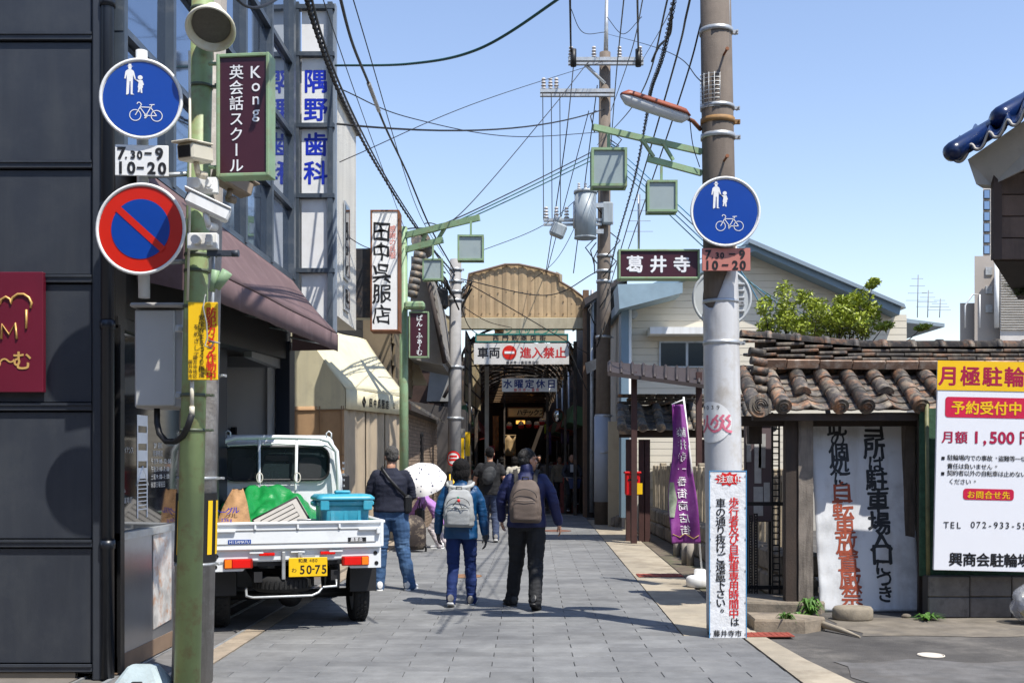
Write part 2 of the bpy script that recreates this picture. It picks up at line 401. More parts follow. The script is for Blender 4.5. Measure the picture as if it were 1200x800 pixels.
l = MB(); l.prism([(-9,3,0),(lx(3)-.8,3,0),(lx(14)-.8,14,0),(-9,14,0)], (0,0,.01)); struct('forecourt', l, M('forecourt_concrete', (.2,.18,.16), .85, .2, 3, .3))
l = MB(); l.prism([(lx(13.9)-1.6,14,0),(lx(14)-.2,14,0),(lx(29)-.2,29.4,0),(lx(29)-1,29.4,0)], (0,0,.045)); struct('side_step', l, kerbm)
# iron lids
def lid(px, py, sx, sy, m, label, nm='gutter_lid'):
    p = G(px, py); q = MB(); z0 = .018 if p.x < 2.3 else 0
    q.box((p.x,p.y,z0+.006), (sx, sy, .012), b=.003); 
    for i in range(9): q.box((p.x-sx/2+sx*(i+.5)/9, p.y, z0+.013), (sx*.03, sy*.9, .004))
    single(nm, q, m, label, 'drain cover', (p.x,p.y,z0))
reds = M('red_oxide_lid', (.3,.07,.045), .8, .25, 9, .3)
lid(773, 676, .58, .34, reds, 'rust red iron plate set in the pale concrete strip left of the banner base')
lid(897, 746.5, .45, .2, reds, 'red steel plate on the ground just right of the utility pole notice')
lid(722, 618, .7, 1.4, M('dark_grate', (.05,.05,.05), .7), 'dark drain grating beside the foot of the far right utility pole')
def round_lid(p, r, m, label, z0):
    q = MB(); q.cyl((p.x,p.y,z0), (p.x,p.y,z0+.008), r, n=28); 
    q.tube([(p.x+(r+.012)*cos(a), p.y+(r+.012)*sin(a), z0+.004) for a in (2*pi*i/28 for i in range(28))], .006, 5, True)
    single('manhole_cover', q, m, label, 'manhole cover', (p.x,p.y,z0))
round_lid(G(1091,768), .085, M('pale_lid', (.62,.58,.5), .8, .1), 'small pale round cover in the dark asphalt at the lower right', .001)
round_lid(G(545,677), .2, M('brass_lid', (.3,.17,.09), .6, .3, 12), 'brown round cover in the paving behind the woman with the grey backpack', .023)
round_lid(G(652,623), .3, M('brown_lid', (.2,.1,.07), .7, .3, 12), 'brown round cover in the paving near the arcade mouth', .023)

# ---------------------------------------------------------------- corner building with dark panels and glass side
def SX(y): return -2.73+.0192*(y-7.6)
cb = thing('corner_building', 'dark panelled corner building with a blue glass side wall on the left', 'building', (-4.5,10,0))
m = MB(); m.box((-5.9,9.5,5.3), (6.0,3.6,10.55)); part('wall', m, trim_m, cb)
bx0 = XP(108, 7.6)
m = MB(); m.box((-5.9,7.73,5.3), (6.06,.06,10.5)); part('wall_backing', m, black, cb)
ys = [-140, 38, 188, 322, 472, 632, 778]
zz = [ZP(v, 7.6) for v in ys]+[.06]
for i in range(len(zz)-1):
    zt, zb = zz[i], zz[i+1]; zt = min(zt, 10)
    for k in range(2):
        xr = bx0-k*2.5; q = MB()
        hb = .055
        q.box((xr-1.24, 7.655, (zt+zb)/2-hb/2), (2.46, .07, zt-zb-hb-.012), b=.004)
        part('panel', q, panel_m, cb)
        q = MB(); q.box((xr-1.24, 7.625, zt-hb/2-.003), (2.48, .06, hb-.012), b=.004); q.box((xr-1.24, 7.6, zt-.008), (2.48, .03, .016)); part('rail', q, panel_m, cb)
q = MB(); q.box((-6,7.64,.03), (6,.05,.06)); part('plinth', q, M('plinth_conc', (.3,.26,.2), .9), cb)
q = MB(); q.box((bx0+.055, 7.62, 5), (.1,.08,10), b=.01); part('corner_trim', q, panel_m, cb)
q = MB(); q.cyl((-2.765,7.585,.02), (-2.765,7.585,10), .045, n=14)
for z in (.9,2.4,3.2,4.6): q.cyl((-2.765,7.585,z), (-2.765,7.585,z+.06), .052, n=14)
part('downpipe', q, trim_m, cb)
# ground floor side: steel lower band, dark shop window
y0, y1 = 7.66, 10.1
def side(y, off=0): return SX(y)+off
q = MB(); q.prism([(side(y0),y0,.15),(side(y1),y1,.15),(side(y1),y1,.95),(side(y0),y0,.95)], (-.06,0,0)); part('steel_panel', q, M('brushed_steel', (.33,.34,.36), .28, .1, 2, .1, metal=.6), cb)
q = MB(); q.prism([(side(y0)+.004,y0,.03),(side(y1)+.004,y1,.03),(side(y1)+.004,y1,.15),(side(y0)+.004,y0,.15)], (-.06,0,0)); part('base_strip', q, M('brown_base', (.27,.19,.13), .85, .2), cb)
q = MB(); q.prism([(side(y0)+.02,y0,.95),(side(y1)+.02,y1,.95),(side(y1)+.02,y1,1.0),(side(y0)+.02,y0,1.0)], (-.09,0,0)); part('sill', q, galv, cb)
wn = MB(); wn.prism([(side(y0)-.03,y0,1.0),(side(y1)-.03,y1,1.0),(side(y1)-.03,y1,2.42),(side(y0)-.03,y0,2.42)], (-.02,0,0)); win = part('shop_window', wn, glassd, cb)
dec = MB()
def dl(txt, d, z, pitch, sz):                                      # decals on the side glass: local x runs along the wall
    t = MB(); htext(t, txt, 0, 0, pitch, sz)
    for k in range(len(t.v)): v = t.v[k]; t.v[k] = (side(d+v[0])-.027, d+v[0], z+v[2])
    dec.add(t.v, t.f)
dl('5F', 7.72, 1.68, .06, .06); dl('4F ファイナンス', 7.72, 1.58, .045, .055); dl('3F', 7.72, 1.48, .06, .055); dl('1F ぱん', 7.72, 1.3, .055, .055); dl('営業時間', 7.84, 1.22, .055, .05)
for i, t_ in enumerate(['2F 歯科', '診療時間', '午前9:00-12:00', '午後3:00-7:00', '土曜9:00-1:00', '休診日曜祝日']): dl(t_, 8.45+.05*(i in (0,1)), 1.62-.06*i, .055, .05)
def dq(a, b_, z0, z1): dec.prism([(side(a)-.028,a,z0),(side(b_)-.028,b_,z0),(side(b_)-.028,b_,z1),(side(a)-.028,a,z1)], (.001,0,0))
for k in range(4): dq(8.15, 8.33, 1.76-.13*k, 1.84-.13*k)
for yy in (8.13,8.33): dq(yy, yy+.022, 1.08, 1.84)
for k in range(8): dq(8.15, 8.33, 1.14+.03*k, 1.148+.03*k)
for a, b_ in (((8.12),(8.24)),((8.36),(8.24))): dec.tube([(side(a)-.026,a,1.32),(side(b_)-.026,b_,1.46)], .006, 4)
part('window_lettering', dec, wfade, win)
q = MB(); q.prism([(side(8.38)+.006,8.38,.23),(side(8.8)+.006,8.8,.25),(side(8.8)+.006,8.8,.96),(side(8.38)+.006,8.38,.94)], (-.004,0,0))
po = single('food_poster', q, M('poster_print', (.62,.6,.58), .35, .35, 7, .05, dirt=((.5,.22,.08), .8, 9)), 'glossy food poster in the steel panel under the shop window', 'poster', (side(8.6),8.6,.25))
q = MB()
for yy in (7.7, 10.02): q.box((side(yy)-.02,yy,1.24), (.09,.08,2.4))
q.prism([(side(7.66)+.01,7.66,2.42),(side(10.1)+.01,10.1,2.42),(side(10.1)+.01,10.1,2.5),(side(7.66)+.01,7.66,2.5)], (-.1,0,0)); part('window_frame', q, black, cb)
# dark recess above and porch with the white inner wall
q = MB(); q.prism([(side(y0)-.01,y0,2.5),(side(13.2)-.01,13.2,2.5+.2),(side(13.2)-.01,13.2,3.66),(side(y0)-.01,y0,3.66)], (-.2,0,0)); part('fascia', q, black, cb)
q = MB(); q.box((-6.4,13.42,5.3), (7.0,.3,10.4)); 
part('rear_block', q, trim_m, cb)
q = MB(); q.box((-5.8,12.2,6.8), (6.0,2.0,7.5)); part('upper_block', q, trim_m, cb)
q = MB(); q.box((-4.6,13.17,1.55), (3.9,.1,3.1)); part('porch_wall', q, M('porch_white', (.5,.49,.47), .8, .06, 2, .1), cb)
q = MB(); q.box((-3.58,13.1,.9), (.5,.06,1.8)); q.box((-3.28,13.09,.95),(.06,.08,1.9)); part('porch_door', q, black, cb)
q = MB(); q.box((-2.83,13.1,1.4), (.09,.12,2.8)); part('porch_post', q, white, cb)
q = MB(); q.box((-2.68,13.12,1.45), (.16,.3,2.9)); part('corner_column', q, trim_m, cb)
q = MB(); q.box((-4.6,11.6,2.98), (3.8,3.2,.08)); part('porch_ceiling', q, M('soffit', (.1,.1,.1), .8), cb)
q = MB(); q.box((-3.3,13.0,2.66), (1.1,.1,.12)); q.box((-2.75,12.3,2.66), (.08,1.5,.16)); part('ceiling_duct', q, M('duct_grey', (.2,.2,.2), .5), cb)
# glass side wall with steel lattice
zs = [3.66, 4.5, 5.37, 6.22, 7.1, 8.0, 9.0, 10.0]; yb = [7.7, 8.75, 9.85, 10.95, 12.05, 13.15]
pin = 0
for i in range(len(zs)-1):
    for j in range(len(yb)-1):
        a, b_ = yb[j]+.03, yb[j+1]-.03; q = MB(); tl = random.uniform(-.006,.006); t2 = random.uniform(-.005,.005)
        q.prism([(side(a)-.012+tl,a,zs[i]+.05),(side(b_)-.012-tl,b_,zs[i]+.05),(side(b_)-.012-tl+t2,b_,zs[i+1]-.04),(side(a)-.012+tl+t2,a,zs[i+1]-.04)], (-.012,0,0))
        part('window_pane', q, glass, cb)
for z in zs:
    q = MB(); q.prism([(side(7.66)+.045,7.66,z-.03),(side(13.2)+.035,13.2,z-.03),(side(13.2)+.035,13.2,z+.03),(side(7.66)+.035,7.66,z+.03)], (-.1,0,0)); part('transom', q, steelg, cb)
for k, yy in enumerate(yb):
    q = MB(); q.box((side(yy),yy,6.85), (.1,.07 if k < 5 else .12,6.4)); part('mullion', q, steelg, cb)
# burgundy shop board on the dark wall
d = 7.6
q = MB(); q.box((XP(-60,d), 7.575, ZP(390,d)), (228*d/F, .05, 140*d/F), b=.004)
bb = thing('shop_sign', 'burgundy board with gold cloud and letters on the dark panel wall', 'sign', (XP(-60,d),7.6,ZP(460,d)))
part('board', q, burg, bb)
q = MB(); yy = 7.545
def pp(px, py): return (XP(px,d), yy, ZP(py,d))
q.tube([pp(4,358), pp(6,352), pp(11,349), pp(16,352), pp(17,357), pp(19,350), pp(25,346), pp(32,346), pp(38,350), pp(41,356), pp(40,362)], .0085, 6)
q.tube([pp(35,364), pp(35,386)], .008, 6)
q.tube([pp(6,398), pp(7,381), pp(15,393), pp(22,380), pp(24,398)], .0085, 6)
put(q, 'む', XP(30,d), ZP(423,d), .14, .02, y=yy); put(q, '〜', XP(13,d), ZP(423,d), .11, .02, y=yy); put(q, 'ぁ', XP(-2,d), ZP(423,d), .12, .02, y=yy)
put(q, 'ふ', XP(-20,d), ZP(423,d), .14, .02, y=yy)
part('lettering', q, gold, bb)

# ---------------------------------------------------------------- purple awning
aw = thing('purple_awning', 'faded purple fabric awning hung from the glass side of the corner building', 'awning', (-2.4,10.5,2.6))
def awf(u, v):
    yy = 7.95+5.15*u; return (side(yy)+.03+.53*v+ .012*sin(u*60)*v*0, yy, 3.62-(.75-.13*u)*v-.03*sin(pi*v)-.003*sin(u*pi*5)*v)
q = MB(); q.sheet(awf, 45, 8, .01); part('canopy', q, aw_p, aw)
q = MB(); q.sheet(lambda u, v: (side(7.95+5.15*u)+.565+.005*sin(u*60)*v, 7.95+5.15*u, 2.862+.13*u-.003*sin(u*pi*5)-.2*v), 110, 2, .006); part('valance', q, aw_p, aw)
for yy in (7.96, 13.09): q = MB(); q.prism([(side(yy)+.03,yy,3.6),(side(yy)+.56,yy,2.85+.13*(yy > 10)),(side(yy)+.56,yy,2.68+.13*(yy > 10)),(side(yy)+.03,yy,2.8)], (0,.006,0)); part('end_panel', q, aw_p, aw)
q = MB()
for i in range(6): yy = 8+1.0*i; q.tube([(side(yy)+.02,yy,2.95),(side(yy)+.52,yy,2.85)], .012); 
q.tube([(side(8)+.53,8,2.84),(side(13)+.53,13,2.96)], .015); part('frame', q, galv, aw)

# ---------------------------------------------------------------- vertical dental sign tower and white building behind
d = 13.5
tw = thing('sign_tower', 'tall steel sign tower with white panels and blue characters', 'sign', (XP(364,d),d,0))
x0, x1 = XP(346,d), XP(394,d)
q = MB()
for xx in (x0+.03, XP(388,d)): q.box((xx,d-.03,5.03), (.06,.12,4.04))
part('post', q, steelg, tw)
q = MB(); q.box((x1-.035,d+.02,5.03), (.07,.1,4.04)); part('side_strip', q, M('tower_side_steel',(.26,.3,.35),.4), tw)
for v in (11, 66, 149, 231, 318): q = MB(); q.box(((x0+x1)/2-.01,d-.035,ZP(v,d)), (x1-x0,.12,.05)); part('cross_bar', q, steelg, tw)
rows = [(14,64),(69,147),(152,229),(234,316),(321,405)]
for k, (a, b_) in enumerate(rows):
    q = MB(); q.box(((XP(354,d)+XP(386,d))/2,d,(ZP(a,d)+ZP(b_,d))/2), (XP(386,d)-XP(354,d),.05,ZP(a,d)-ZP(b_,d)))
    o = part('sign_panel', q, whitesign, tw)
    if k in (1,2):
        q = MB(); 
        for ch, v in (zip('隅野', (96,129)) if k == 1 else zip('歯科', (170,203))): put(q, ch, XP(370.5,d), ZP(v,d), .3, .024, y=d-.029)
        part('lettering', q, inkblue, o)
for v in (40, 180, 240, 330): q = MB(); q.box((XP(332,d),d+.15,ZP(v,d)), (.3,.12,.22)); part('bracket', q, galv, tw)
wb = thing('white_building', 'white stucco building rising behind the dental sign tower', 'building', (-4.5,16.5,0))
def sx2(y): return -2.42+.01*(y-14)
q = MB(); q.prism([(-7,14,3.5),(sx2(14),14,3.5),(sx2(17),17,3.5),(-7,17,3.5)], (0,0,3.0)); part('wall', q, stucco, wb)
q = MB(); q.box((-6.2,15.6,1.75), (2.2,2.8,3.5)); part('ground_floor_wall', q, M('porch_white', (.5,.49,.47)), wb)
q = MB(); q.prism([(-7.1,13.9,6.5),(sx2(14)+.06,13.9,6.5),(sx2(17)+.06,17.1,6.5),(-7.1,17.1,6.5)], (0,0,.07)); part('parapet_cap', q, M('cap_grey',(.25,.25,.25),.6), wb)
for (a, b_, z0_, z1_) in ((15.75,16.2,3.65,4.0),(15.75,16.2,4.1,5.2),(14.6,14.9,3.9,5.0)):
    q = MB(); q.prism([(sx2(a)+.01,a,z0_),(sx2(b_)+.01,b_,z0_),(sx2(b_)+.01,b_,z1_),(sx2(a)+.01,a,z1_)], (.02,0,0)); f = part('window', q, galv, wb)
    q = MB(); q.prism([(sx2(a)+.035,a+.05,z0_+.05),(sx2(b_)+.035,b_-.05,z0_+.05),(sx2(b_)+.035,b_-.05,z1_-.05),(sx2(a)+.035,a+.05,z1_-.05)], (.005,0,0)); part('pane', q, glassd, f)

# ---------------------------------------------------------------- kimono shop: cream awning, cloth screens, clapboard upper wall
ks = thing('clapboard_shop', 'black clapboard shop behind the cream awning with brown tiled gable', 'building', (-4,20,0))
A, B_ = Vector((-2.72,18.1,0)), Vector((-1.95,20.7,0)); dv = (B_-A).normalized(); nv = Vector((dv.y,-dv.x,0))   # nv points to the street
def W(s, o, z): v = A+dv*s+nv*o; return (v.x, v.y, z)
L_ = (B_-A).length
def wbox(mb, s0, s1, o0, o1, z0, z1): mb.prism([W(s0,o0,z0),W(s1,o0,z0),W(s1,o1,z0),W(s0,o1,z0)], (0,0,z1-z0)); return mb
part('wall', wbox(MB(), -.0, L_, -4, -.95, 0, 5.0), clapb, ks)
for i in range(13):
    z = 3.05+.155*i; q = MB(); q.prism([W(.0,-.95,z),W(L_+.02,-.95,z),W(L_+.02,-.91,z),W(0,-.91,z)], (0,0,.148)); part('clapboard', q, clapb, ks)
part('shop_front_wall', wbox(MB(), .04, L_, -.34, -.3, 0, 3), sand, ks)
q = MB(); q.sheet(lambda u, v: tuple(Vector(W(L_*u, -.85+.85*v, 3.78-1.1*v-.04*sin(pi*v)))+Vector((0,0,-.01*sin(u*pi*4)))), 16, 8, .012)
ca = thing('cream_awning', 'cream awning with shop crest over the kimono shop front', 'awning', W(L_/2,-.3,2.3))
part('canopy', q, aw_c, ca)
q = MB(); q.sheet(lambda u, v: W(L_*u, .006, 2.68-.33*v), 12, 2, .008); va = part('valance', q, aw_c, ca)
q = MB(); q.prism([W(-.01,-.85,3.77),W(-.01,0,2.67),W(-.01,0,2.35),W(-.01,-1.7,2.35),W(-.01,-1.7,3.77)], tuple(-dv*.008)); part('end_panel', q, aw_c, ca)
t = MB(); htext(t, '田中呉服店', 0, 0, .21, .17, bold=.03); u = MB(); htext(u, '☎55-1127', 1.2, 0, .12, .1, bold=.0); t.add(u.v, u.f)
t.tube([(-.34,0,.085),(-.27,0,0),(-.34,0,-.085),(-.41,0,0)], .012, 5, True); t.tube([(-.34,0,.045),(-.3,0,0),(-.34,0,-.045),(-.38,0,0)], .008, 5, True)
for k in range(len(t.v)): v = t.v[k]; t.v[k] = W(v[0]*.85+.98, .024+v[1], 2.5+v[2])
part('lettering', t, inkb, va)
# hanging cloth screens
def cloth(s0, s1, m, nm='cloth_screen', o=-.06, z0=.25, label=None):
    q = MB(); q.sheet(lambda u, v: W(s0+(s1-s0)*u, o+.022*sin(u*16)+.01*noise.noise(Vector((u*3,v*5,s0))), 2.42-(2.42-z0)*v), 24, 20, .006); return part(nm, q, m, sc_, label)
sc_ = thing('shop_cloth_screens', 'row of beige hanging cloth screens under the cream awning', 'curtain', W(L_/2,-.05,.2))
for a, b_ in ((.02,.92),(.95,1.75),(1.78,2.68)): cloth(a, b_, greige)
q = MB(); q.tube([W(0,-.06,2.43), W(L_,-.06,2.43)], .015); part('rail', q, galv, sc_)
tc_ = thing('tan_cloth_screen', 'tan grid stitched cloth screen closing the near end of the cream awning', 'curtain', W(0,-1,.2))
def EX(u, v): return tuple(A-nv*(.02+1.45*u)+Vector((0,-.02+.02*sin(u*9)+.012*noise.noise(Vector((u*4,v*6,1))),2.4-2.1*v)))
q = MB(); q.sheet(EX, 24, 24, .006); part('cloth', q, tan, tc_)
q = MB()
for u in (.03,.3,.62,.97): q.tube([Vector(EX(u,v/10))+Vector((0,-.012,0)) for v in range(11)], .01, 4)
for v in (.03,.38,.72): q.tube([Vector(EX(u/10,v))+Vector((0,-.012,0)) for u in range(11)], .01, 4)
part('seam', q, M('tan_seam', (.36,.23,.13), .9), tc_)
# brick house further on
bh = thing('brick_house', 'narrow brown brick house with tiled eave beyond the kimono shop', 'building', (-2.6,24,0))
A2, B2 = Vector((-2.0,20.95,0)), Vector((-1.85,27.2,0))
q = MB(); q.prism([A2,B2,B2+Vector((-3,0,0)),A2+Vector((-3,0,0))], (0,0,2.5)); part('wall', q, M('mortar',(.22,.19,.16),.9), bh)
q = MB(); d2 = (B2-A2)
nb = 300
rows_, cols_ = 34, 26
big = MB()
for r_ in range(rows_):
    for c_ in range(cols_):
        y_ = .06+c_*.24+(.12 if r_ % 2 else 0); z_ = .06+r_*.07
        if 2.4 < y_ < 3.1 and 1.2 < z_ < 2.1: continue
        t0 = A2+d2.normalized()*y_; big.box((t0.x+.006,t0.y,z_), (.02,.226,.06))
part('brick', big, brick_m, bh, kind='stuff')
q = MB(); q.box((-1.94,23.7,1.65), (.04,.7,.85)); wd = part('window', q, black, bh); q = MB(); q.box((-1.915,23.7,1.65), (.01,.6,.75)); part('pane', q, glassd, wd)
for i in range(16):
    y_ = 20.85+.4*i; q = MB(); q.prism([(-1.65,y_,2.42),(-1.65,y_+.39,2.42),(-2.7,y_+.39,3.05),(-2.7,y_,3.05)], (0,0,.05)); part('roof_tile', q, ktile2, bh)
q = MB(); q.prism([(-2.3,21,2.9),(-2.25,25,2.9),(-5,25,2.9),(-5,21,2.9)], (0,0,1.7)); part('upper_wall', q, M('shingle_under',(.2,.16,.11),.9), bh)
for r_ in range(8):
    for c_ in range(10):
        y_ = 21.05+c_*.39+(.19 if r_ % 2 else 0); 
        if 2 < c_ < 5 and 1 < r_ < 6: continue
        q = MB(); q.box((-2.27+.015,y_+.18,3.0+.21*r_), (.04,.37,.2), rot=(0,.1,0)); part('shingle', q, M('brown_shingle',(.24,.19,.12),.85,.2,6,.3,rnd=.18), bh)
q = MB(); q.prism([(-1.9,24.9,3.2),(-2.5,24.9,4.6),(-3.5,24.9,4.6),(-3.5,24.9,3.2)], (0,.1,0)); part('gable_wall', q, sand, bh)
# old house with steep tiled gable, between the shop sign and the pole
oh = thing('old_tiled_house', 'old house with steep dark tiled gable above the brick house', 'house', (-3.5,24,0))
d = 23.5
q = MB(); q.prism([P(482,300,d), P(500,236+70,d), P(512,345,d), P(522,415,d), P(519,428,d), P(480,420,d)], (0,3,0)); part('wall', q, M('house_grey',(.3,.28,.25),.9,.15,3,.2), oh)
for i in range(9):
    a = P(497,298,d)+Vector((0,0,0)); b_ = P(521,425,d); f0, f1 = i/9, (i+1)/9
    q = MB(); p0 = a.lerp(b_, f0); p1 = a.lerp(b_, f1)
    q.prism([p0+Vector((.02,-.35,.03)), p1+Vector((.05,-.35,.06)), p1+Vector((.05,3.2,.06)), p0+Vector((.02,3.2,.03))], (-.06,0,-.03)); part('roof_tile', q, ktile2, oh)
for i in range(7):
    q = MB(); p0 = P(494,300+0,d).lerp(P(484,352,d), i/7); p1 = P(494,300,d).lerp(P(484,352,d), (i+.9)/7); q.cyl(p0+Vector((0,-.4,0)), p1+Vector((0,-.4,0)), .13, .12, n=10); part('ridge_tile', q, ktile2, oh)
q = MB(); q.cyl(P(495,292,d)+Vector((0,-.5,.1)), P(495,292,d)+Vector((0,.6,.1)), .2, n=12); part('ridge_end', q, ktile2, oh)
q = MB(); q.tube([P(503,330,d)+Vector((0,-.5,0)), P(523,428,d)+Vector((0,-.5,0))], .05, 6); part('barge_board', q, woodd, oh)
# white vertical shop sign and its dark box
def board(name, label, cat, x0, y0, x1, y1, d, depth, bm_, fm, fw=3, rz=0, group=None):
    """framed signboard whose front spans those photo coordinates at distance d"""
    c = P((x0+x1)/2, (y0+y1)/2, d); w_, h_ = (x1-x0)*d/F, (y1-y0)*d/F; t = thing(name, label, cat, (c.x, c.y, c.z-h_/2), rz, group)
    q = MB(); q.box((0,depth/2,h_/2), (w_-.01,depth,h_-.01), b=.003); bo = part('board', q, bm_, t, local=True)
    if fm:
        f = fw*d/F; q = MB()
        for s in (-1, 1): q.box((s*(w_/2-f/2),depth/2,h_/2), (f,depth+.03,h_), b=.004)
        for s in (0, 1): q.box((0,depth/2,f/2+s*(h_-f)), (w_-2*f,depth+.026,f), b=.004)
        part('frame', q, fm, t, local=True)
    return t, bo, (x0+x1)/2, y1, d
def lett(b, items, m, bold=.012, name='lettering', y=-.004, brush=0, sx=1):
    """items: (text, px, py, photo pitch, photo size, 'v'|'h')"""
    t, bo, cx, by, d = b; s = d/F; q = MB()
    for it in items:
        txt, px, py, pit, sz, dr = it
        fn = vtext if dr == 'v' else htext
        if dr == 'v': vtext(q, txt, (px-cx)*s, (by-py)*s, pit*s, sz*s, bold=bold, y=y, brush=brush, sx=sx)
        else: htext(q, txt, (px-cx)*s, (by-py)*s, pit*s, sz*s, bold=bold, y=y, brush=brush, sx=sx)
    return part(name, q, m, bo, local=True)
b = board('vertical_shop_sign', 'tall white shop sign with brushed black characters in a rusty frame', 'sign', 434,246,468,388, 17.2, .35, whitesign, rust, 2)
lett(b, [('田中呉服店', 447,271,24.3,23,'v')], inkb, .012, brush=.13)
lett(b, [('感謝の呉服', 460,268,7.8,8,'v')], M('faded_red_ink', (.7,.32,.27), .6), .02)
q = MB(); p = P(424,331,17.3); q.box(p+Vector((0,.2,0)), (21*17.2/F,.3,82*17.2/F), b=.01); single('sign_box', q, M('rusty_black_box',(.04,.04,.045),.5,.3,6,.2,dirt=((.12,.08,.05),.6,7)), 'dark blank sign box left of the white brushed sign', 'sign', (p.x,p.y+.2,p.z-.5))
# ---------------------------------------------------------------- utility poles
def band(mb, p, r, h=.04, n=20, bolt=True):
    mb.cyl(Vector(p)-Vector((0,0,h/2)), Vector(p)+Vector((0,0,h/2)), r, n=n)
    if bolt: mb.box(Vector(p)+Vector((r+.02,-.0,0)), (.05,.03,h*.8)); mb.cyl(Vector(p)+Vector((r+.03,-.05,0)), Vector(p)+Vector((r+.03,.05,0)), .008, n=6)
def pole(name, label, base, top, r0, r1, m, n=24):
    base = Vector(base); top = Vector(top); t = thing(name, label, 'utility pole', base)
    q = MB(); q.cyl(base, top, r0, r1, n=n); part('shaft', q, m, t)
    def at(z): k = (z-base.z)/(top.z-base.z); return base.lerp(top, k), r0+(r1-r0)*k
    return t, at
# right pole
rp, rat = pole('utility_pole', 'thick concrete utility pole with the vertical red and black notice at its foot', P(851,749,9.5)*1-Vector((0,0,P(851,749,9.5).z)), P(833,-330,9.5), .158, .118, greyc)
def rw(px, py): c_, r_ = rat(ZP(py,9.5)); return Vector((XP(px,9.5), 9.5, ZP(py,9.5)))
# pale plastic wrap round the pole with a torn top
def wrap(u, v, at=rat, z0=0.05, z1=3.0):
    a = 2*pi*u; z = z0+(z1-z0)*v
    if v > .9: z = z0+(z1-z0)*(.9+.1*(v-.9)/.1*(1+1.1*max(0, cos(a+.6))-.7*max(0, cos(a+2.2))))
    c_, r_ = at(z); r_ += .007+.002*noise.noise(Vector((cos(a)*3,sin(a)*3,z*4)))+(.012*max(0,noise.noise(Vector((a*2,z*9,1)))) if v > .85 else 0); return (c_.x+r_*cos(a), c_.y+r_*sin(a), z)
q = MB(); q.sheet(lambda u, v: wrap(u, v), 40, 40, .003); part('plastic_wrap', q, M('wrap_white', (.6,.6,.6), .38, .06, 3, .15, streak=((.36,.34,.31), .5, 8), dirt=((.3,.24,.16), .5, 3)), rp)
q = MB()
for py, w_ in ((38,.04),(127,.03),(143,.045),(161,.04),(354,.03),(402,.035)):
    c_, r_ = rat(ZP(py,9.5)); q = MB(); band(q, (c_.x,c_.y,c_.z), r_+.012, w_); part('steel_band', q, galv if py != 143 else M('rusty_band',(.34,.2,.08),.7,.3,9,.2), rp)
q = MB()
for py, sx_ in ((72,1),(195,1),(260,-1)):
    p = rw(836+8*sx_, py); q = MB(); q.cyl(p+Vector((0,-.09,0)), p+Vector((.02*sx_,-.2,.03)), .01, n=8); q.cyl(p+Vector((.02*sx_,-.2,.03)), p+Vector((.02*sx_,-.212,.033)), .016, n=8); part('step_bolt', q, rust, rp)
q = MB(); p = rw(837,112)
for i in range(9): q.tube([p+Vector((.135*cos(a),.135*sin(a)*1,.15-.035*i)) for a in (R(200)+R(140)*k/9 for k in range(10))], .003, 4)
for k in range(8): a = R(200)+R(140)*k/7; q.tube([p+Vector((.135*cos(a),.135*sin(a),.16)), p+Vector((.135*cos(a),.135*sin(a),-.14))], .003, 4)
part('mesh_guard', q, galv, rp)
q = MB(); q.tube([rw(852,-40)+Vector((.0,-.06,0)), rw(852,60)+Vector((0,-.08,0))], .012); part('conduit', q, galv, rp)
# notice board strapped to the pole
def sticker_board(px0, py0, px1, py1, d, **k): return board(k['name'], k['label'], 'notice board', px0, py0, px1, py1, d, .02, k['m'], None, rz=k.get('rz', 0))
b = sticker_board(831, 551, 875, 748, 9.28, name='warning_notice', label='tall white notice with red and black vertical writing strapped to the right pole', m=M('wrinkled_notice',(.78,.79,.8),.38,.04,4,.6,14,dirt=((.55,.52,.47),.3,5),bd=.01))
lett(b, [('歩行者及び自転車専用時間中', 860,588,10.85,12.4,'v')], inkr, .022)
lett(b, [('は', 861,728,10,11,'v'),('車の通り抜けご遠慮下さい。', 844.5,589,10.6,12.2,'v')], inkb, .02)
lett(b, [('藤井寺市', 840,741.5,8.4,8.2,'h')], inkb, .015)
q = MB(); s = 9.28/F; n = 22
q.add([( (853-853+ (16.5 if i % 2 else 11.5)*cos(2*pi*i/n))*s, -.003, (748-561+(8.5 if i % 2 else 6)*sin(2*pi*i/n))*s) for i in range(n)]+[(0,-.003,(748-561)*s)], [(i,(i+1)%n,n) for i in range(n)]); part('burst', q, inkr, b[1], local=True)
lett(b, [('注意', 846,561,9,9.5,'h'), ('!!', 862,561,5,10,'h')], refl, .02, y=-.006)
q = MB()
for x_ in (-20.5, 20.5):
    for k in range(6): q.cyl((x_*s,-.006,(6+k*37)*s), (x_*s,0,(6+k*37)*s), .006, n=8)
part('rivet', q, galv, b[0], local=True, kind='stuff')
q = MB(); f_ = .8*s; ww = 22*s
for sx_ in (-1,1): q.box((sx_*(ww-f_/2),-.002,98.5*s), (f_,.004,197*s))
q.box((0,-.002,196.5*s), (2*ww-2*f_,.004,f_)); part('blue_edge', q, M('thin_blue_edge',(.1,.35,.6),.5), b[0], local=True)
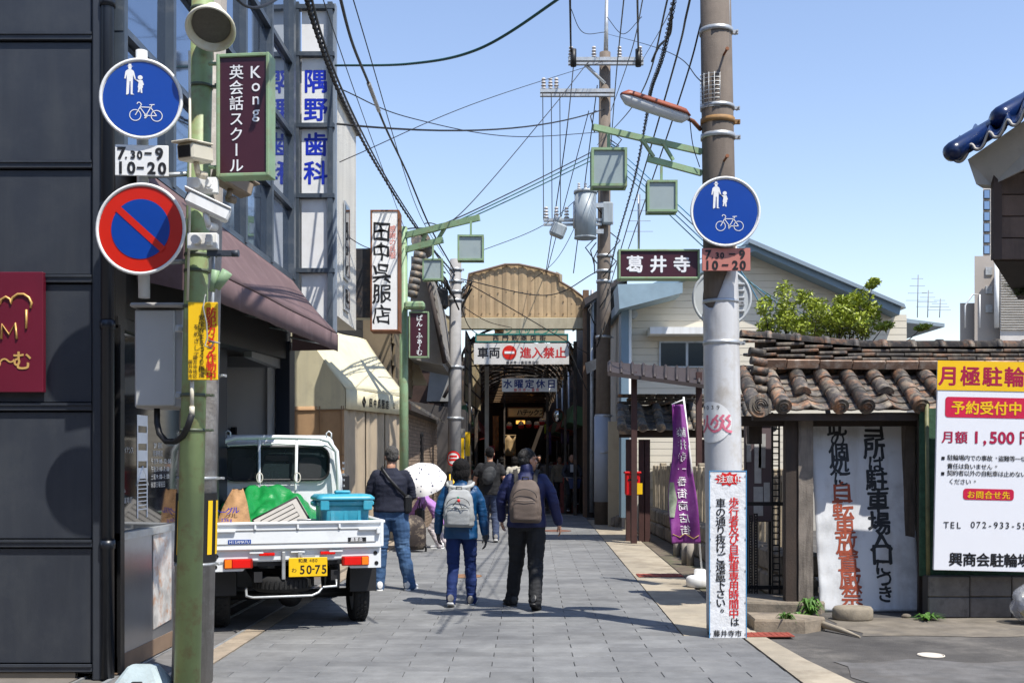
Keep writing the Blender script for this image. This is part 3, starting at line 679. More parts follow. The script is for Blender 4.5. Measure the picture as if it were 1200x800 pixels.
# round sticker with pole number
p = P(852,495,9.5); t = thing('pole_sticker', 'round white sticker with pink characters and number on the right pole', 'sticker', p+Vector((-.1,-.17,-.2)))
def curved(mb, cx, cz, rr, th, out, at=rat, thick=.002, py=0, arc=None):
    """disc of radius rr wrapped round the pole"""
    def fn(u, v):
        a = 2*pi*u; x = rr*v*cos(a); z = cz+rr*v*sin(a); c_, r_ = at(z); an = -pi/2+(cx+x)/r_
        return (c_.x+(r_+out)*cos(an), c_.y+(r_+out)*sin(an), z)
    mb.sheet(fn, 36, 5)
q = MB(); curved(q, -.13, ZP(495,9.5), .175, 0, .013); part('disc', q, refl, t)
q = MB(); 
def ptx(txt, x0, z, pit, sz, bold):
    h = MB(); htext(h, txt, 0, 0, pit, sz, bold=bold)
    for v in h.v:
        c_, r_ = rat(z+v[2]); an = -pi/2+(x0+v[0])/r_; q.v.append((c_.x+(r_+.016)*cos(an), c_.y+(r_+.016)*sin(an), z+v[2]))
    n0 = len(q.v)-len(h.v); q.f += [tuple(i+n0 for i in f) for f in h.f]; q.sm += h.sm
ptx('火災', -.16, ZP(497,9.5), .13, .16, .03); part('pink_lettering', q, M('pink_ink',(.75,.22,.3),.5), t)
q = MB(); ptx('9039', -.2, ZP(478,9.5), .075, .05, .0); part('number', q, inkb, t)
# round regulation signs: person, child and bicycle pictograms built as raised film
def person_icon(mb, x, z, s, y, hat=True):
    def poly(pts): mb.add([(x+a*s, y, z+b*s) for a, b in pts], [tuple(range(len(pts)))])
    mb.add([(x+.11*s*cos(2*pi*i/14), y, z+(1.75+.13*sin(2*pi*i/14))*s) for i in range(14)], [tuple(range(14))])
    if hat: poly([(-.22,1.83),(.22,1.83),(.1,1.87),(.08,2.0),(-.08,2.0),(-.1,1.87)])
    poly([(-.2,1.58),(-.08,1.64),(.08,1.64),(.2,1.58),(.26,1.5),(.38,1.02),(.3,.98),(.2,1.3),(.19,.95),(.17,.05),(.28,-.02),(.05,-.02),(.04,.85),(-.02,.85),(-.07,.02),(-.2,-.05),(-.24,-.03),(-.2,.95),(-.2,1.3),(-.28,1.0),(-.36,1.02),(-.28,1.5)])
def child_icon(mb, x, z, s, y):
    mb.add([(x+.16*s*cos(2*pi*i/12), y, z+(1.02+.15*sin(2*pi*i/12))*s) for i in range(12)], [tuple(range(12))])
    pts = [(-.14,.85),(.14,.85),(.24,.55),(.16,.5),(.18,.35),(.12,.33),(.14,.0),(.04,.0),(0,.3),(-.05,.05),(-.16,.03),(-.12,.34),(-.16,.36),(-.1,.7),(-.35,.98),(-.4,.92)]
    mb.add([(x+a*s, y, z+b*s) for a, b in pts], [tuple(range(len(pts)))])
def bike_icon(mb, x, z, s, y):
    def ring(cx, cz, r, t):
        n = 24; vs = []
        for i in range(n): a = 2*pi*i/n; vs += [(x+(cx+(r-t)*cos(a))*s, y, z+(cz+(r-t)*sin(a))*s), (x+(cx+r*cos(a))*s, y, z+(cz+r*sin(a))*s)]
        mb.add(vs, [(2*i, 2*i+1, (2*i+3) % (2*n), (2*i+2) % (2*n)) for i in range(n)])
    def ln(a, b, t=.035):
        a = Vector(a); b = Vector(b); n_ = (b-a).orthogonal().normalized()*t/2 if 0 else Vector((-(b-a).y, (b-a).x)).normalized()*t/2
        mb.add([(x+p.x*s, y, z+p.y*s) for p in (a+n_, a-n_, b-n_, b+n_)], [(0,1,2,3)])
    ring(-.5,0,.28,.035); ring(.5,0,.28,.035); ring(0,0,.08,.04)
    for a, b in (((-.5,0),(-.22,.5)),((-.28,.4),(.24,.4)),((0,0),(-.28,.38)),((0,0),(.28,.5)),((.5,0),(.22,.4)),((.5,0),(0,0)),((.16,.52),(.4,.54)),((-.2,.5),(-.28,.62)),((-.28,.62),(-.38,.62)),((-.38,.62),(-.42,.54)),((0,-.12),(0,.0)),((-.08,-.12),(.0,-.12))): ln(a, b, .04)
def disc_sign(name, label, cx, cy, r, d, rz=0, kind='blue', aim=None):
    c_ = P(cx, cy, d); rr = r*d/F; t = thing(name, label, 'road sign', (c_.x,c_.y,c_.z), rz)
    q = MB(); q.cyl((0,0,0), (0,.012,0), rr, n=48); q.tube([(rr*.985*cos(a),-.002,rr*.985*sin(a)) for a in (2*pi*i/48 for i in range(48))], .011, 6, True); part('disc', q, refl, t, local=True)
    def flat(r0, r1, y, m, nm):
        q = MB(); n = 56; vs = []
        for i in range(n): a = 2*pi*i/n; vs += [(r0*cos(a), y, r0*sin(a)), (r1*cos(a), y, r1*sin(a))]
        q.add(vs, [(2*i, 2*i+1, (2*i+3) % (2*n), (2*i+2) % (2*n)) for i in range(n)]); return part(nm, q, m, t, local=True)
    def full(r0, y, m, nm): q = MB(); q.add([(r0*cos(2*pi*i/56), y, r0*sin(2*pi*i/56)) for i in range(56)], [tuple(range(56))]); return part(nm, q, m, t, local=True)
    if kind == 'blue':
        full(rr*.93, -.003, blue_s, 'blue_field')
        q = MB(); person_icon(q, -rr*.27, rr*.1, rr*.38, -.006); part('adult_symbol', q, refl, t, local=True)
        q = MB(); child_icon(q, -rr*.02, rr*.14, rr*.38, -.006); part('child_symbol', q, refl, t, local=True)
        q = MB(); bike_icon(q, rr*.12, -rr*.42, rr*.52, -.006); part('bicycle_symbol', q, refl, t, local=True)
    else:
        full(rr*.94, -.003, red_s, 'red_ring'); full(rr*.66, -.006, blue_s, 'blue_field')
        q = MB(); a = R(-42); u = Vector((cos(a),0,sin(a))); v = Vector((-sin(a),0,cos(a))); l_, w_ = rr*.7, rr*.075
        q.add([u*l_+v*w_+Vector((0,-.009,0)), -u*l_+v*w_+Vector((0,-.009,0)), -u*l_-v*w_+Vector((0,-.009,0)), u*l_-v*w_+Vector((0,-.009,0))], [(0,1,2,3)]); part('slash', q, red_s, t, local=True)
    q = MB(); q.box((0,.03,rr*.35), (rr*1.1,.03,.03)); q.box((0,.03,-rr*.35), (rr*1.1,.03,.03)); part('back_rail', q, galv, t, local=True)
    return t
def plate(name, label, x0, y0, x1, y1, d, m, rz=0):
    b = board(name, label, 'road sign', x0, y0, x1, y1, d, .012, m, None, rz=rz)
    w_ = x1-x0; h_ = y1-y0; cx = (x0+x1)/2
    lett(b, [('7', x0+w_*.14, y0+h_*.28, 1, h_*.5, 'h'), ('9', x0+w_*.82, y0+h_*.28, 1, h_*.5, 'h'), ('10', x0+w_*.12, y0+h_*.73, h_*.52, h_*.5, 'h'), ('20', x0+w_*.68, y0+h_*.73, h_*.52, h_*.5, 'h'), ('.30', x0+w_*.22, y0+h_*.33, h_*.33, h_*.33, 'h')], inkb, .035)
    t, bo, _, by, d = b; s = d/F; q = MB()
    q.box(((x0+w_*.62-cx)*s, -.004, (by-(y0+h_*.28))*s), (w_*.13*s, .002, h_*.055*s)); q.box(((x0+w_*.48-cx)*s, -.004, (by-(y0+h_*.73))*s), (w_*.13*s, .002, h_*.055*s)); part('dash', q, inkb, bo, local=True); return b
disc_sign('pedestrian_sign', 'blue round sign with walkers and bicycle on the thick right utility pole', 850, 248, 40.5, 9.22)
plate('time_plate', 'faded pink time plate reading 7.30 to 9 under the right blue sign', 822, 290, 880, 318, 9.25, M('pink_plate',(.55,.22,.18),.45,.1,3,.05,dirt=((.4,.2,.15),.5,5)))
q = MB(); q.box(P(850,250,9.32)+Vector((0,0,0)), (.34,.02,.03)); q.box(P(850,305,9.32), (.3,.02,.03)); part('sign_clamp', q, galv, rp)
# round grey mirror back behind the pole
p = P(846,349,9.9); t = thing('traffic_mirror', 'round grey back of a traffic mirror behind the right pole', 'mirror', p)
q = MB(); q.cyl((0,0,0), (0,.05,0), .255, n=40); q.tube([(.255*cos(2*pi*i/40),0,.255*sin(2*pi*i/40)) for i in range(40)], .014, 6, True); part('shell', q, M('mirror_back',(.52,.55,.56),.5,.06,3,.05), t, local=True)
q = MB()
for z in (.12,.06,0,-.06,-.12): q.box((.1,-.01,z), (.2,.03,.02), b=.005)
part('rib', q, galv, t, local=True); q = MB(); q.cyl((-.1,-.2,0), (-.1,.02,0), .02); part('bracket', q, galv, t, local=True)
# second pole far right with cross arms
p2b = Vector((XP(706,26),26,0)); p2, p2at = pole('utility_pole', 'far concrete utility pole with cross arms and transformer right of the arcade', p2b, P(709,62,26), .19, .13, greyc)
q = MB(); c_, r_ = p2at(.5); q.cyl((p2b.x,26,.55), (p2b.x+.0,26,2.55), .2, .195, n=24); part('plastic_wrap', q, M('wrap_blue_grey',(.42,.46,.52),.45,.06,3,.05), p2)
for py in (112, 240, 262, 300, 318, 330, 395, 487, 530):
    c_, r_ = p2at(ZP(py,26)); q = MB(); band(q, c_, r_+.02, .06); part('steel_band', q, galv, p2)
q = MB(); q.cyl(P(710,62,26), P(711,0,26), .055, .04, n=8); q.cyl(P(711,0,26), P(711,-40,26), .035, n=8); part('top_spike', q, galv, p2)
def insul(mb, p, h=.28, r=.07):
    p = Vector(p)
    for i in range(4): mb.cyl(p+Vector((0,0,h*i/4)), p+Vector((0,0,h*(i+.55)/4)), r*(1-.1*i), r*.6, n=10)
def crossarm(px0, px1, py, ins, d=25.75, h=.16):
    q = MB(); a = P(px0,py,d); b_ = P(px1,py,d); q.box((a+b_)/2, ((b_-a).x,.12,h*.5)); q.box((a+b_)/2+Vector((0,.0,-.1)), ((b_-a).x,.1,.05)); o = part('cross_arm', q, galv, p2)
    for x_ in ins: i_ = MB(); insul(i_, P(x_,py,d)+Vector((0,0,.05))); part('insulator', i_, M('porcelain',(.6,.58,.55),.3), o)
crossarm(666,754,70,[669,696,726,750]); crossarm(633,720,107,[637,645,652])
crossarm(637,705,258,[640,652,664], h=.12); 
q = MB(); 
for x_ in (672, 748): q.tube([P(x_,58,25.7), P(x_,78,25.7)], .07, 8)
part('strain_insulator', q, black, p2)
q = MB(); q.tube([P(682,72,25.8), P(709,98,25.8)], .04, 5); part('brace', q, galv, p2)
tr = thing('transformer', 'grey cylindrical transformer hung on the far right utility pole', 'transformer', P(686,280,25.6))
q = MB(); a = P(686,278,25.5); q.cyl(a, a+Vector((0,0,1.0)), .25, n=24); q.cyl(a+Vector((0,0,1.0)), a+Vector((0,0,1.06)), .27, n=24); q.cyl(a+Vector((0,0,-.03)), a, .26, n=24); part('tank', q, tankg, tr)
for dx in (-.15,0,.15): q = MB(); insul(q, a+Vector((dx,0,1.06)), .2, .05); part('bushing', q, M('porcelain',(.6,.58,.55),.3), tr)
q = MB(); q.box(a+Vector((.3,.1,.75)), (.25,.08,.1)); q.box(a+Vector((.3,.1,.15)), (.25,.08,.1)); q.tube([a+Vector((-.26,-.05,.2)), a+Vector((-.26,-.05,.8))], .03); part('hanger', q, galv, tr)
sb = thing('switch_box', 'small grey switch gear on the arm left of the transformer', 'switch', P(654,270,25.6))
q = MB(); q.box(P(654,270,25.6), (.35,.3,.3), rot=(0,.4,0), b=.04); q.cyl(P(650,258,25.6), P(658,258,25.6), .08, n=10); part('case', q, tankg, sb)
q = MB(); q.box(P(712,250,25.7), (.25,.2,.5), b=.03); q.box(P(713,215,25.7), (.3,.2,.3), b=.03); part('junction_box', q, tankg, p2)
# third pole in front of the arcade, left
p3b = Vector((XP(532,25.5),25.5,0)); p3, p3at = pole('utility_pole', 'grey utility pole in front of the arcade on the left with a round red sticker', p3b, P(534,304,25.5), .165, .13, M('pole_grey',(.34,.33,.32),.8,.12,5,.2,streak=((.2,.18,.16),.5,9)))
for py in (316,330,342,352,430,490): c_, r_ = p3at(ZP(py,25.5)); q = MB(); band(q, c_, r_+.02, .06); part('steel_band', q, galv, p3)
q = MB()
for i in range(14): a = random.uniform(0,6.28); z = ZP(random.uniform(318,350),25.5); q.tube([p3b+Vector((.2*cos(a),.2*sin(a),z)), p3b+Vector((.45*cos(a),.3*sin(a)-.2,z+.2)), p3b+Vector((.2*cos(a+1),.2*sin(a+1)-.1,z-.4))], .02, 5)
part('cable_loops', q, rubber, p3, kind='stuff')
q = MB(); q.box(P(516,350,25.4), (.35,.3,.45), b=.05); part('terminal_box', q, black, p3)
t = thing('round_sticker', 'round red and white no cycling sticker on the left grey pole', 'sticker', P(532,543,25.3)); cz = ZP(537,25.5)
q = MB(); curved(q, -.02, cz, .17, 0, .012, p3at); part('disc', q, refl, t)
def ring3(r0, r1, out):
    def fn(u, v): a = 2*pi*u; rr = r0+(r1-r0)*v; c_, r_ = p3at(cz); an = -pi/2+(rr*cos(a)-.02)/r_; return (c_.x+(r_+out)*cos(an), c_.y+(r_+out)*sin(an), cz+rr*sin(a))
    return fn
q = MB(); q.sheet(ring3(.13,.17,.014), 36, 1); part('ring', q, inkr, t)
q = MB()
for zz_, w_ in ((.05,.17),(-.03,.2)):
    def bar(u, v, zz_=zz_, w_=w_): c_, r_ = p3at(cz); an = -pi/2+((u-.5)*w_-.02)/r_; return (c_.x+(r_+.015)*cos(an), c_.y+(r_+.015)*sin(an), cz+zz_+.05*(v-.5))
    q.sheet(bar, 8, 1)
part('bar', q, inkr, t)
q = MB(); 
q.cyl(p3b+Vector((0,0,.35)), p3b+Vector((0,0,1.25)), .172, n=20); part('black_sleeve', q, black, p3)
for a in (-120,-90,-60,-30):
    q = MB(); q.cyl(p3b+Vector((.168*cos(R(a)),.168*sin(R(a)),.4)), p3b+Vector((.168*cos(R(a)),.168*sin(R(a)),1.2)), .02, n=6); part('yellow_stripe', q, yellow, p3)

# ---------------------------------------------------------------- left pole group
gp, gat = pole('green_lamp_pole', 'light green steel pole with chipped paint at the front left', Vector((XP(219,7.1),7.1,0)), P(240.5,-120,7.1), .083, .067, greenp)
gp['category'] = 'lamp pole'
q = MB(); z_ = ZP(446,7.1); c_, r_ = gat(z_)
for py in (12, 102, 299, 318, 360, 463, 504): c_, r_ = gat(ZP(py,7.1)); q = MB(); band(q, c_, r_+.006, .02); part('steel_band', q, M('dark_band',(.1,.12,.08),.5), gp)
gp2, gat2 = pole('utility_pole', 'grey concrete utility pole standing close behind the front green pole', Vector((XP(225,7.42),7.42,0)), P(250,-150,7.42), .135, .105, M('pole_pale',(.37,.34,.31),.85,.15,7,.4,streak=((.16,.14,.12),.6,10),dirt=((.6,.58,.55),.4,9)))
def stripe_sleeve():
    q = MB(); z0, z1 = ZP(657,7.42), ZP(577,7.42)
    c0, r0 = gat2(z0); c1, r1 = gat2(z1); q.cyl(c0, c1, r0+.008, r1+.008, n=28, caps=False); o = part('black_sleeve', q, black, gp2)
    for a in (-35, -68, -5, -125):
        y_ = MB()
        def fn(u, v, a=a): z = z0+.05+(z1-z0-.1)*v; c_, r_ = gat2(z); an = R(a)+u*.26-.13; return (c_.x+(r_+.012)*cos(an), c_.y+(r_+.012)*sin(an), z)
        y_.sheet(fn, 3, 2, 0); part('yellow_stripe', y_, yellow, o)
stripe_sleeve()
q = MB(); 
for py in (440, 560, 660): c_, r_ = gat2(ZP(py,7.42)); q = MB(); band(q, c_, r_+.006, .02); part('steel_band', q, galv, gp2)
# speaker
d = 6.9; c_ = P(247,33,d); t = thing('horn_speaker', 'round cream horn loudspeaker at the top of the front green pole', 'loudspeaker', c_, 0)
ax = Vector((.12,-1,-1.25)).normalized(); q = MB(); r = .152; x_ = ax.orthogonal().normalized(); y_ = ax.cross(x_)
prof = [(.035,.1),(.05,.1),(.07,.085),(.115,.06),(.14,.02),(.152,0),(.155,-.012),(.148,-.02),(.137,-.008),(.12,.03),(.1,.04)]
n = 36; q.loft([[ -ax*b_*1.3+(x_*cos(2*pi*i/n)+y_*sin(2*pi*i/n))*a for i in range(n)] for a, b_ in prof], True, False); part('horn', q, M('speaker_cream',(.7,.67,.58),.45,.06,4,.05,dirt=((.5,.38,.16),.6,4)), t, local=True)
q = MB(); n = 32; q.add([ -ax*.03+(x_*cos(2*pi*i/n)+y_*sin(2*pi*i/n))*.118 for i in range(n)], [tuple(range(n))]); q.f[-1] = q.f[-1][::-1]; q.cyl(-ax*.03, -ax*.055, .118, n=32); part('mesh_grille', q, M('speaker_mesh',(.15,.14,.13),.7,.15,60,.6,400), t, local=True)
q = MB(); q.cyl(-ax*.13, -ax*.2, .06, n=20); q.tube([-ax*.16, Vector((-.05,.2,.1)), Vector((-.05,.22,-.12))], .012); part('driver_case', q, M('speaker_cream',(.7,.67,.58),.45), t, local=True)
# school sign
b = board('school_sign', 'maroon hanging sign with white letters in a green frame on the front pole', 'sign', 253,63,317,207, 6.9, .1, maroon, palegreen, 4, rz=R(-6))
lett(b, [('Kong', 300.5, 85, 15.5, 20, 'v')], wfade, .01)
lett(b, [('英会話スクール', 277, 84.5, 18.2, 17.8, 'v')], wfade, .016)
q = MB(); 
for py in (75, 196): q.tube([P(245,py,6.98), P(256,py,6.95)], .012)
part('bracket', q, palegreen, gp)
# cameras
beige = M('camera_beige', (.66,.62,.52), .45, .08, 5, .05, dirt=((.35,.25,.12), .6, 7))
def camera_obj(label, px, py, d, L_, w_, ax, m=beige, lens=True):
    p = P(px, py, d); t = thing('security_camera', label, 'security camera', p); ax = Vector(ax).normalized()
    rot = ax.to_track_quat('-Y', 'Z').to_matrix()
    q = MB(); q.box(rot@Vector((0,0,0)), (w_,L_,w_*.8), rot=rot, b=.012); part('housing', q, m, t, local=True)
    q = MB(); q.box(rot@Vector((0,-.02,w_*.47)), (w_*1.16,L_*1.1,.012), rot=rot, b=.004); part('sun_shield', q, m, t, local=True)
    q = MB(); q.box(rot@Vector((0,-L_/2-.002,0)), (w_*.72,.01,w_*.56), rot=rot, b=.003); part('front_glass', q, glassd, t, local=True)
    q = MB(); q.cyl(rot@Vector((0,0,-w_*.4)), rot@Vector((0,.02,-w_*.4))+Vector((0,0,-.07)), .018); q.cyl(rot@Vector((0,.02,-w_*.4))+Vector((0,0,-.07)), rot@Vector((0,.02,-w_*.4))+Vector((.03,.05,-.07)), .024); part('mount', q, m, t, local=True)
camera_obj('beige security camera facing the viewer between the blue sign and green pole', 229, 180, 6.75, .2, .125, (-.45,-1,-.12))
camera_obj('white security camera tilted down beside the red ringed sign', 244, 243, 6.75, .27, .095, (-1,-.25,.45), white)
camera_obj('brown stained security camera below the maroon school sign', 272, 214, 7.25, .26, .12, (.8,.9,-.35), M('camera_brown',(.3,.24,.18),.5,.15,6,.1))
for k, (px, py) in enumerate(((238,218),(238,283))):
    q = MB(); p = P(px,py,6.93); q.box(p, (.19,.05,.1), b=.006); q.box(p+Vector((.05,-.04,0)), (.04,.04,.07), b=.006); q.cyl(p+Vector((.05,-.03,0)), p+Vector((.05,-.07,0)), .02, n=12); q.cyl(p+Vector((-.03,-.02,.0)), p+Vector((-.03,-.075,0)), .028, n=14); part('camera_bracket', q, white, gp)
q = MB(); q.box(P(258,297,6.95), (.16,.03,.035)); q.cyl(P(272,297,6.9), P(280,297,6.9), .022, n=10); part('clamp', q, M('dark_clamp',(.05,.06,.08),.5), gp)
q = MB(); p = P(254,338,6.85); q.cyl(p, p+Vector((.07,-.02,.1)), .022, .035, n=12); q.cyl(p+Vector((-.03,0,-.02)), p+Vector((0,-.02,.11)), .018, .025, n=12); part('floodlight_stub', q, palegreen, gp)
# conduit on green pole
q = MB(); c0 = gat(ZP(190,7.1))[0]
q.tube([P(222,60,6.98), P(223,180,6.98), P(222,260,6.99), P(220,352,6.99)], .009); part('conduit', q, beige, gp)
q = MB(); q.tube([P(250,300,7.0), P(249,360,7.0), P(248,400,7.0)], .012); part('conduit', q, galv, gp)
q = MB(); q.cyl(P(225,446,6.96), P(225,476,6.96), .013, n=8); q.cyl(P(225,476,6.96), P(225,487,6.96), .017, n=8); part('conduit_end', q, beige, gp)
# signs on the steel post behind
disc_sign('pedestrian_sign', 'blue round sign with walkers and bicycle at the upper left', 165.5, 116, 46.5, 6.95, rz=R(8))
plate('time_plate', 'white time plate between the blue and the red ringed sign', 134.5, 169, 197.5, 207, 6.97, refl, rz=R(5))
disc_sign('no_parking_sign', 'round no parking sign with red ring and slash on the left post', 165, 268.5, 53, 6.93, rz=R(-3), kind='red')
sp = thing('sign_post', 'short white steel tube holding the three round and square signs at left', 'post', P(169,350,7.05))
q = MB(); q.cyl(P(169,349,7.05), P(166,60,7.05), .036, n=18); part('tube', q, M('post_white',(.62,.64,.65),.4,.05), sp)
for py, py2 in ((207,203),(262,258),(308,306)): q = MB(); q.tube([P(169,py,7.05), P(232,py2,7.1)], .016); part('arm', q, galv, sp)
# cabinet
cbx = thing('meter_cabinet', 'grey steel electric cabinet strapped to the front green pole', 'cabinet', P(186,478,7.3))
d = 7.25; q = MB(); a, b_ = P(158,478,d), P(216,362,d); q.box(((a.x+b_.x)/2,d+.14,(a.z+b_.z)/2), (b_.x-a.x,.3,b_.z-a.z), b=.012); part('case', q, M('cabinet_grey',(.42,.41,.4),.5,.06,2,.05,streak=((.28,.25,.22),.4,5)), cbx)
q = MB(); q.box(((a.x+b_.x)/2-.02,d-.02,(a.z+b_.z)/2), ((b_.x-a.x)*.78,.03,(b_.z-a.z)*.96), b=.006); part('door', q, M('cabinet_grey_light',(.5,.5,.48),.45,.05,2,.05), cbx)
q = MB(); q.box(((a.x+b_.x)/2,d+.12,b_.z+.02), (b_.x-a.x+.03,.36,.03), b=.01); part('lid', q, M('cabinet_grey',(.42,.41,.4),.5), cbx)
q = MB()
for py in (385, 463): q.box(P(215,py,7.18), (.1,.04,.045), b=.006); q.cyl(P(211,py,7.12), P(211,py,7.18), .014, n=8)
part('strap_bracket', q, galv, cbx)
q = MB(); q.tube([P(184,478,7.3), P(184,495,7.28), P(187,508,7.25), P(195,517,7.2), P(206,517,7.1), P(214,511,7.02), P(220,500,6.98), P(225,485,6.96)], .02, 10)
single('black_hose', q, rubber, 'thick black cable looping from the cabinet to the green pole', 'cable', P(200,517,7.2))
# yellow camera notice wrapped on the pole
b = board('camera_notice', 'bright yellow notice with red and black vertical writing on the green pole', 'notice board', 219.5,353,256,446, 6.93, .012, yellow, None, rz=R(3))
lett(b, [('防犯カメラ作動中', 247.5, 365.5, 10.6, 12.3, 'v')], inkr, .03)
lett(b, [('安全なまちづくり推進', 236.5, 372, 7.4, 7.4, 'v'), ('をめざして', 230.5, 383, 8.2, 7.2, 'v'), ('藤井寺地区', 229, 419, 5.4, 5.4, 'v'), ('藤井寺市', 223.5, 424, 5.6, 5.4, 'v')], inkb, .0)
q = MB(); q.tube([P(241,345,6.9), P(238,360,6.88), P(242,378,6.88), P(243,395,6.88), P(240,405,6.87), P(247,408,6.87), P(250,402,6.86), P(244,399,6.86), P(253,401,6.85), P(258,402,6.85)], .005, 6); single('loose_wire', q, M('loose_wire_grey',(.3,.3,.28),.5), 'thin loose wire dangling over the yellow camera notice', 'cable', P(243,408,6.87))
# concrete base block at the bottom left
p = G(168,800); p = Vector((XP(168,7.3),7.3,0)); t = thing('concrete_base', 'pale blue concrete base block at the foot of the dark building', 'block', p)
q = MB(); n = 4
def rg(w_, dp, z): return [Vector((a*w_/2, b_*dp/2, z)) for a, b_ in ((-.8,-1),(.8,-1),(1,-.7),(1,.7),(.8,1),(-.8,1),(-1,.7),(-1,-.7))]
q.loft([rg(.36,.3,0), rg(.34,.28,.03), rg(.33,.27,.05), rg(.2,.16,.14), rg(.18,.14,.155)], False); part('body', q, M('blue_concrete',(.42,.5,.52),.8,.12,5,.3,dirt=((.25,.25,.22),.6,7)), t, local=True)
q = MB(); q.prism([(-.05,-.151,.0),(.05,-.151,0),(.05,-.148,.05),(.03,-.146,.075),(-.03,-.146,.075),(-.05,-.148,.05)], (0,.03,0)); part('opening', q, black, t, local=True)
# ---------------------------------------------------------------- lamp boxes on green arms
glow = M('lamp_diffuser', (.36,.42,.42), .3, .1, 5, .05, dirt=((.28,.32,.3), .5, 5))
def lampbox(label, x0, y0, x1, y1, d, hang, group=None, rz=0):
    c_ = P((x0+x1)/2,(y0+y1)/2,d); w_, h_ = (x1-x0)*d/F, (y1-y0)*d/F; dp = w_*.5
    t = thing('lantern_box', label, 'street lamp', (c_.x,c_.y,c_.z-h_/2), rz, group)
    q = MB(); q.box((0,dp/2,h_/2), (w_*.9,dp*.9,h_*.9)); part('diffuser', q, glow, t, local=True)
    q = MB(); f = w_*.07
    for a in (-1,1):
        for y_ in (0,1): q.box((a*(w_/2-f/2),y_*dp,h_/2), (f,f,h_))
        for z_ in (0,1): q.box((a*(w_/2-f/2),dp/2,f/2+z_*(h_-f)), (f*.96,dp-f,f*.96))
    for y_ in (0,1):
        for z_ in (0,1): q.box((0,y_*dp,f/2+z_*(h_-f)), (w_-2*f,f*.98,f*.98))
    part('frame', q, palegreen, t, local=True)
    q = MB(); q.box((0,dp/2,h_+hang/2), (f*1.2,f*1.2,hang)); part('hanger', q, palegreen, t, local=True)
def arm(label, pts, r, m=palegreen, extra=()):
    q = MB(); pts = [Vector(p) for p in pts]
    for a, b_ in zip(pts, pts[1:]):
        dv_ = b_-a; q.box((a+b_)/2, (r,dv_.length,r*1.4), rot=dv_.to_track_quat('Y','Z').to_matrix())
    for a, b_ in extra: dv_ = Vector(b_)-Vector(a); q.box((Vector(a)+Vector(b_))/2, (r*.7,dv_.length,r*.7), rot=dv_.to_track_quat('Y','Z').to_matrix())
    return single('lamp_arm', q, m, label, 'lamp arm', pts[0])
arm('long upper pale green arm reaching left from the right utility pole', [P(822,178,9.5), P(695,149,9.2)], .035, extra=((P(752,163,9.3),P(766,184,9.35)),(P(777,168,9.35),P(789,188,9.38))))
arm('short lower pale green arm reaching left from the right utility pole', [P(822,203,9.5), P(759,186,9.35)], .035)
lampbox('larger pale green lantern box hanging from the upper right arm', 693,173,735,218, 9.1, .13)
lampbox('smaller pale green lantern box hanging from the lower right arm', 758.5,211,794,248, 9.25, .13)
q = MB(); 
ob = thing('street_light', 'orange topped oblong street light tilted beside the right pole', 'street lamp', P(790,125,9.3))
a, b_ = P(728,111,9.0), P(807,137,9.3); dv_ = (b_-a); rot = dv_.to_track_quat('X','Z').to_matrix()
q = MB(); L0 = dv_.length; rings = []
for i in range(13):
    u = i/12; w_ = .055*min(1, (min(u, 1-u)*9+.15))**.5+.012*u; rings.append([a+rot@Vector((L0*u, w_*cos(t_), max(0, .06*min(1,(min(u,1-u)*9+.1))**.5*sin(t_)))) for t_ in (2*pi*k/14 for k in range(14))])
q.loft(rings); part('cover', q, M('orange_cover',(.3,.085,.04),.5,.2,5,.1,dirt=((.2,.06,.03),.7,8)), ob)
q = MB(); rings = []
for i in range(13):
    u = i/12; w_ = .05*min(1, (min(u, 1-u)*9+.15))**.5; rings.append([a+rot@Vector((L0*u, w_*cos(t_), min(-.002, .075*min(1,(min(u,1-u)*9+.1))**.5*sin(t_)))) for t_ in (2*pi*k/14 for k in range(14))])
q.loft(rings); part('lens', q, M('lamp_lens',(.55,.57,.58),.25,.06), ob)
q = MB(); q.tube([b_-Vector((.04,0,0)), P(812,142,9.4), P(821,152,9.5)], .018); part('bracket', q, rust, ob)
# left far green pole with arms
lg, lgat = pole('green_lamp_pole', 'thin light green pole with two arms beside the white brushed sign', Vector((XP(473.5,19),19,0)), P(473,266,19), .085, .065, palegreen); lg['category'] = 'lamp pole'
arm('upper pale green arm on the far green pole by the white brushed sign', [P(470,277,19), P(562,255,18.6)], .07, extra=((P(500,270,18.9),P(493,290,18.95)),(P(522,266,18.8),P(510,286,18.9))))
arm('lower pale green arm on the far green pole by the white brushed sign', [P(470,294,19), P(519,281,18.8)], .07)
lampbox('larger green framed lantern box beside the arcade pole on the left', 536,275,567,305, 18.5, .25)
lampbox('smaller green framed lantern box hanging left of the larger one', 495,303,519,328, 18.7, .25)
b = board('small_shop_sign', 'small maroon sign with white hiragana on the far green pole', 'sign', 479,365,502.5,419, 18.8, .12, maroon, palegreen, 1.6)
lett(b, [('ぱん・ふぁ〜む', 491.5, 372.5, 6.7, 7.6, 'v')], wfade, .02)
for pts in ([(492,355,18.9),(478,357,19)],): 
    q = MB(); q.box(P(486,358,18.85), (.35,.25,.12), b=.03); part('bracket_box', q, palegreen, lg)
# temple direction sign
b = board('temple_sign', 'maroon sign with three white characters in a green frame above the white house', 'sign', 724.5,292,820,327, 9.3, .1, maroon, palegreen, 2.5)
lett(b, [('葛井寺', 744,309.5,27.5,20.5,'h')], wfade, .035)
q = MB(); q.tube([P(748,292,9.35), P(748,228,9.35)], .006); part('rod', q, galv, b[0])

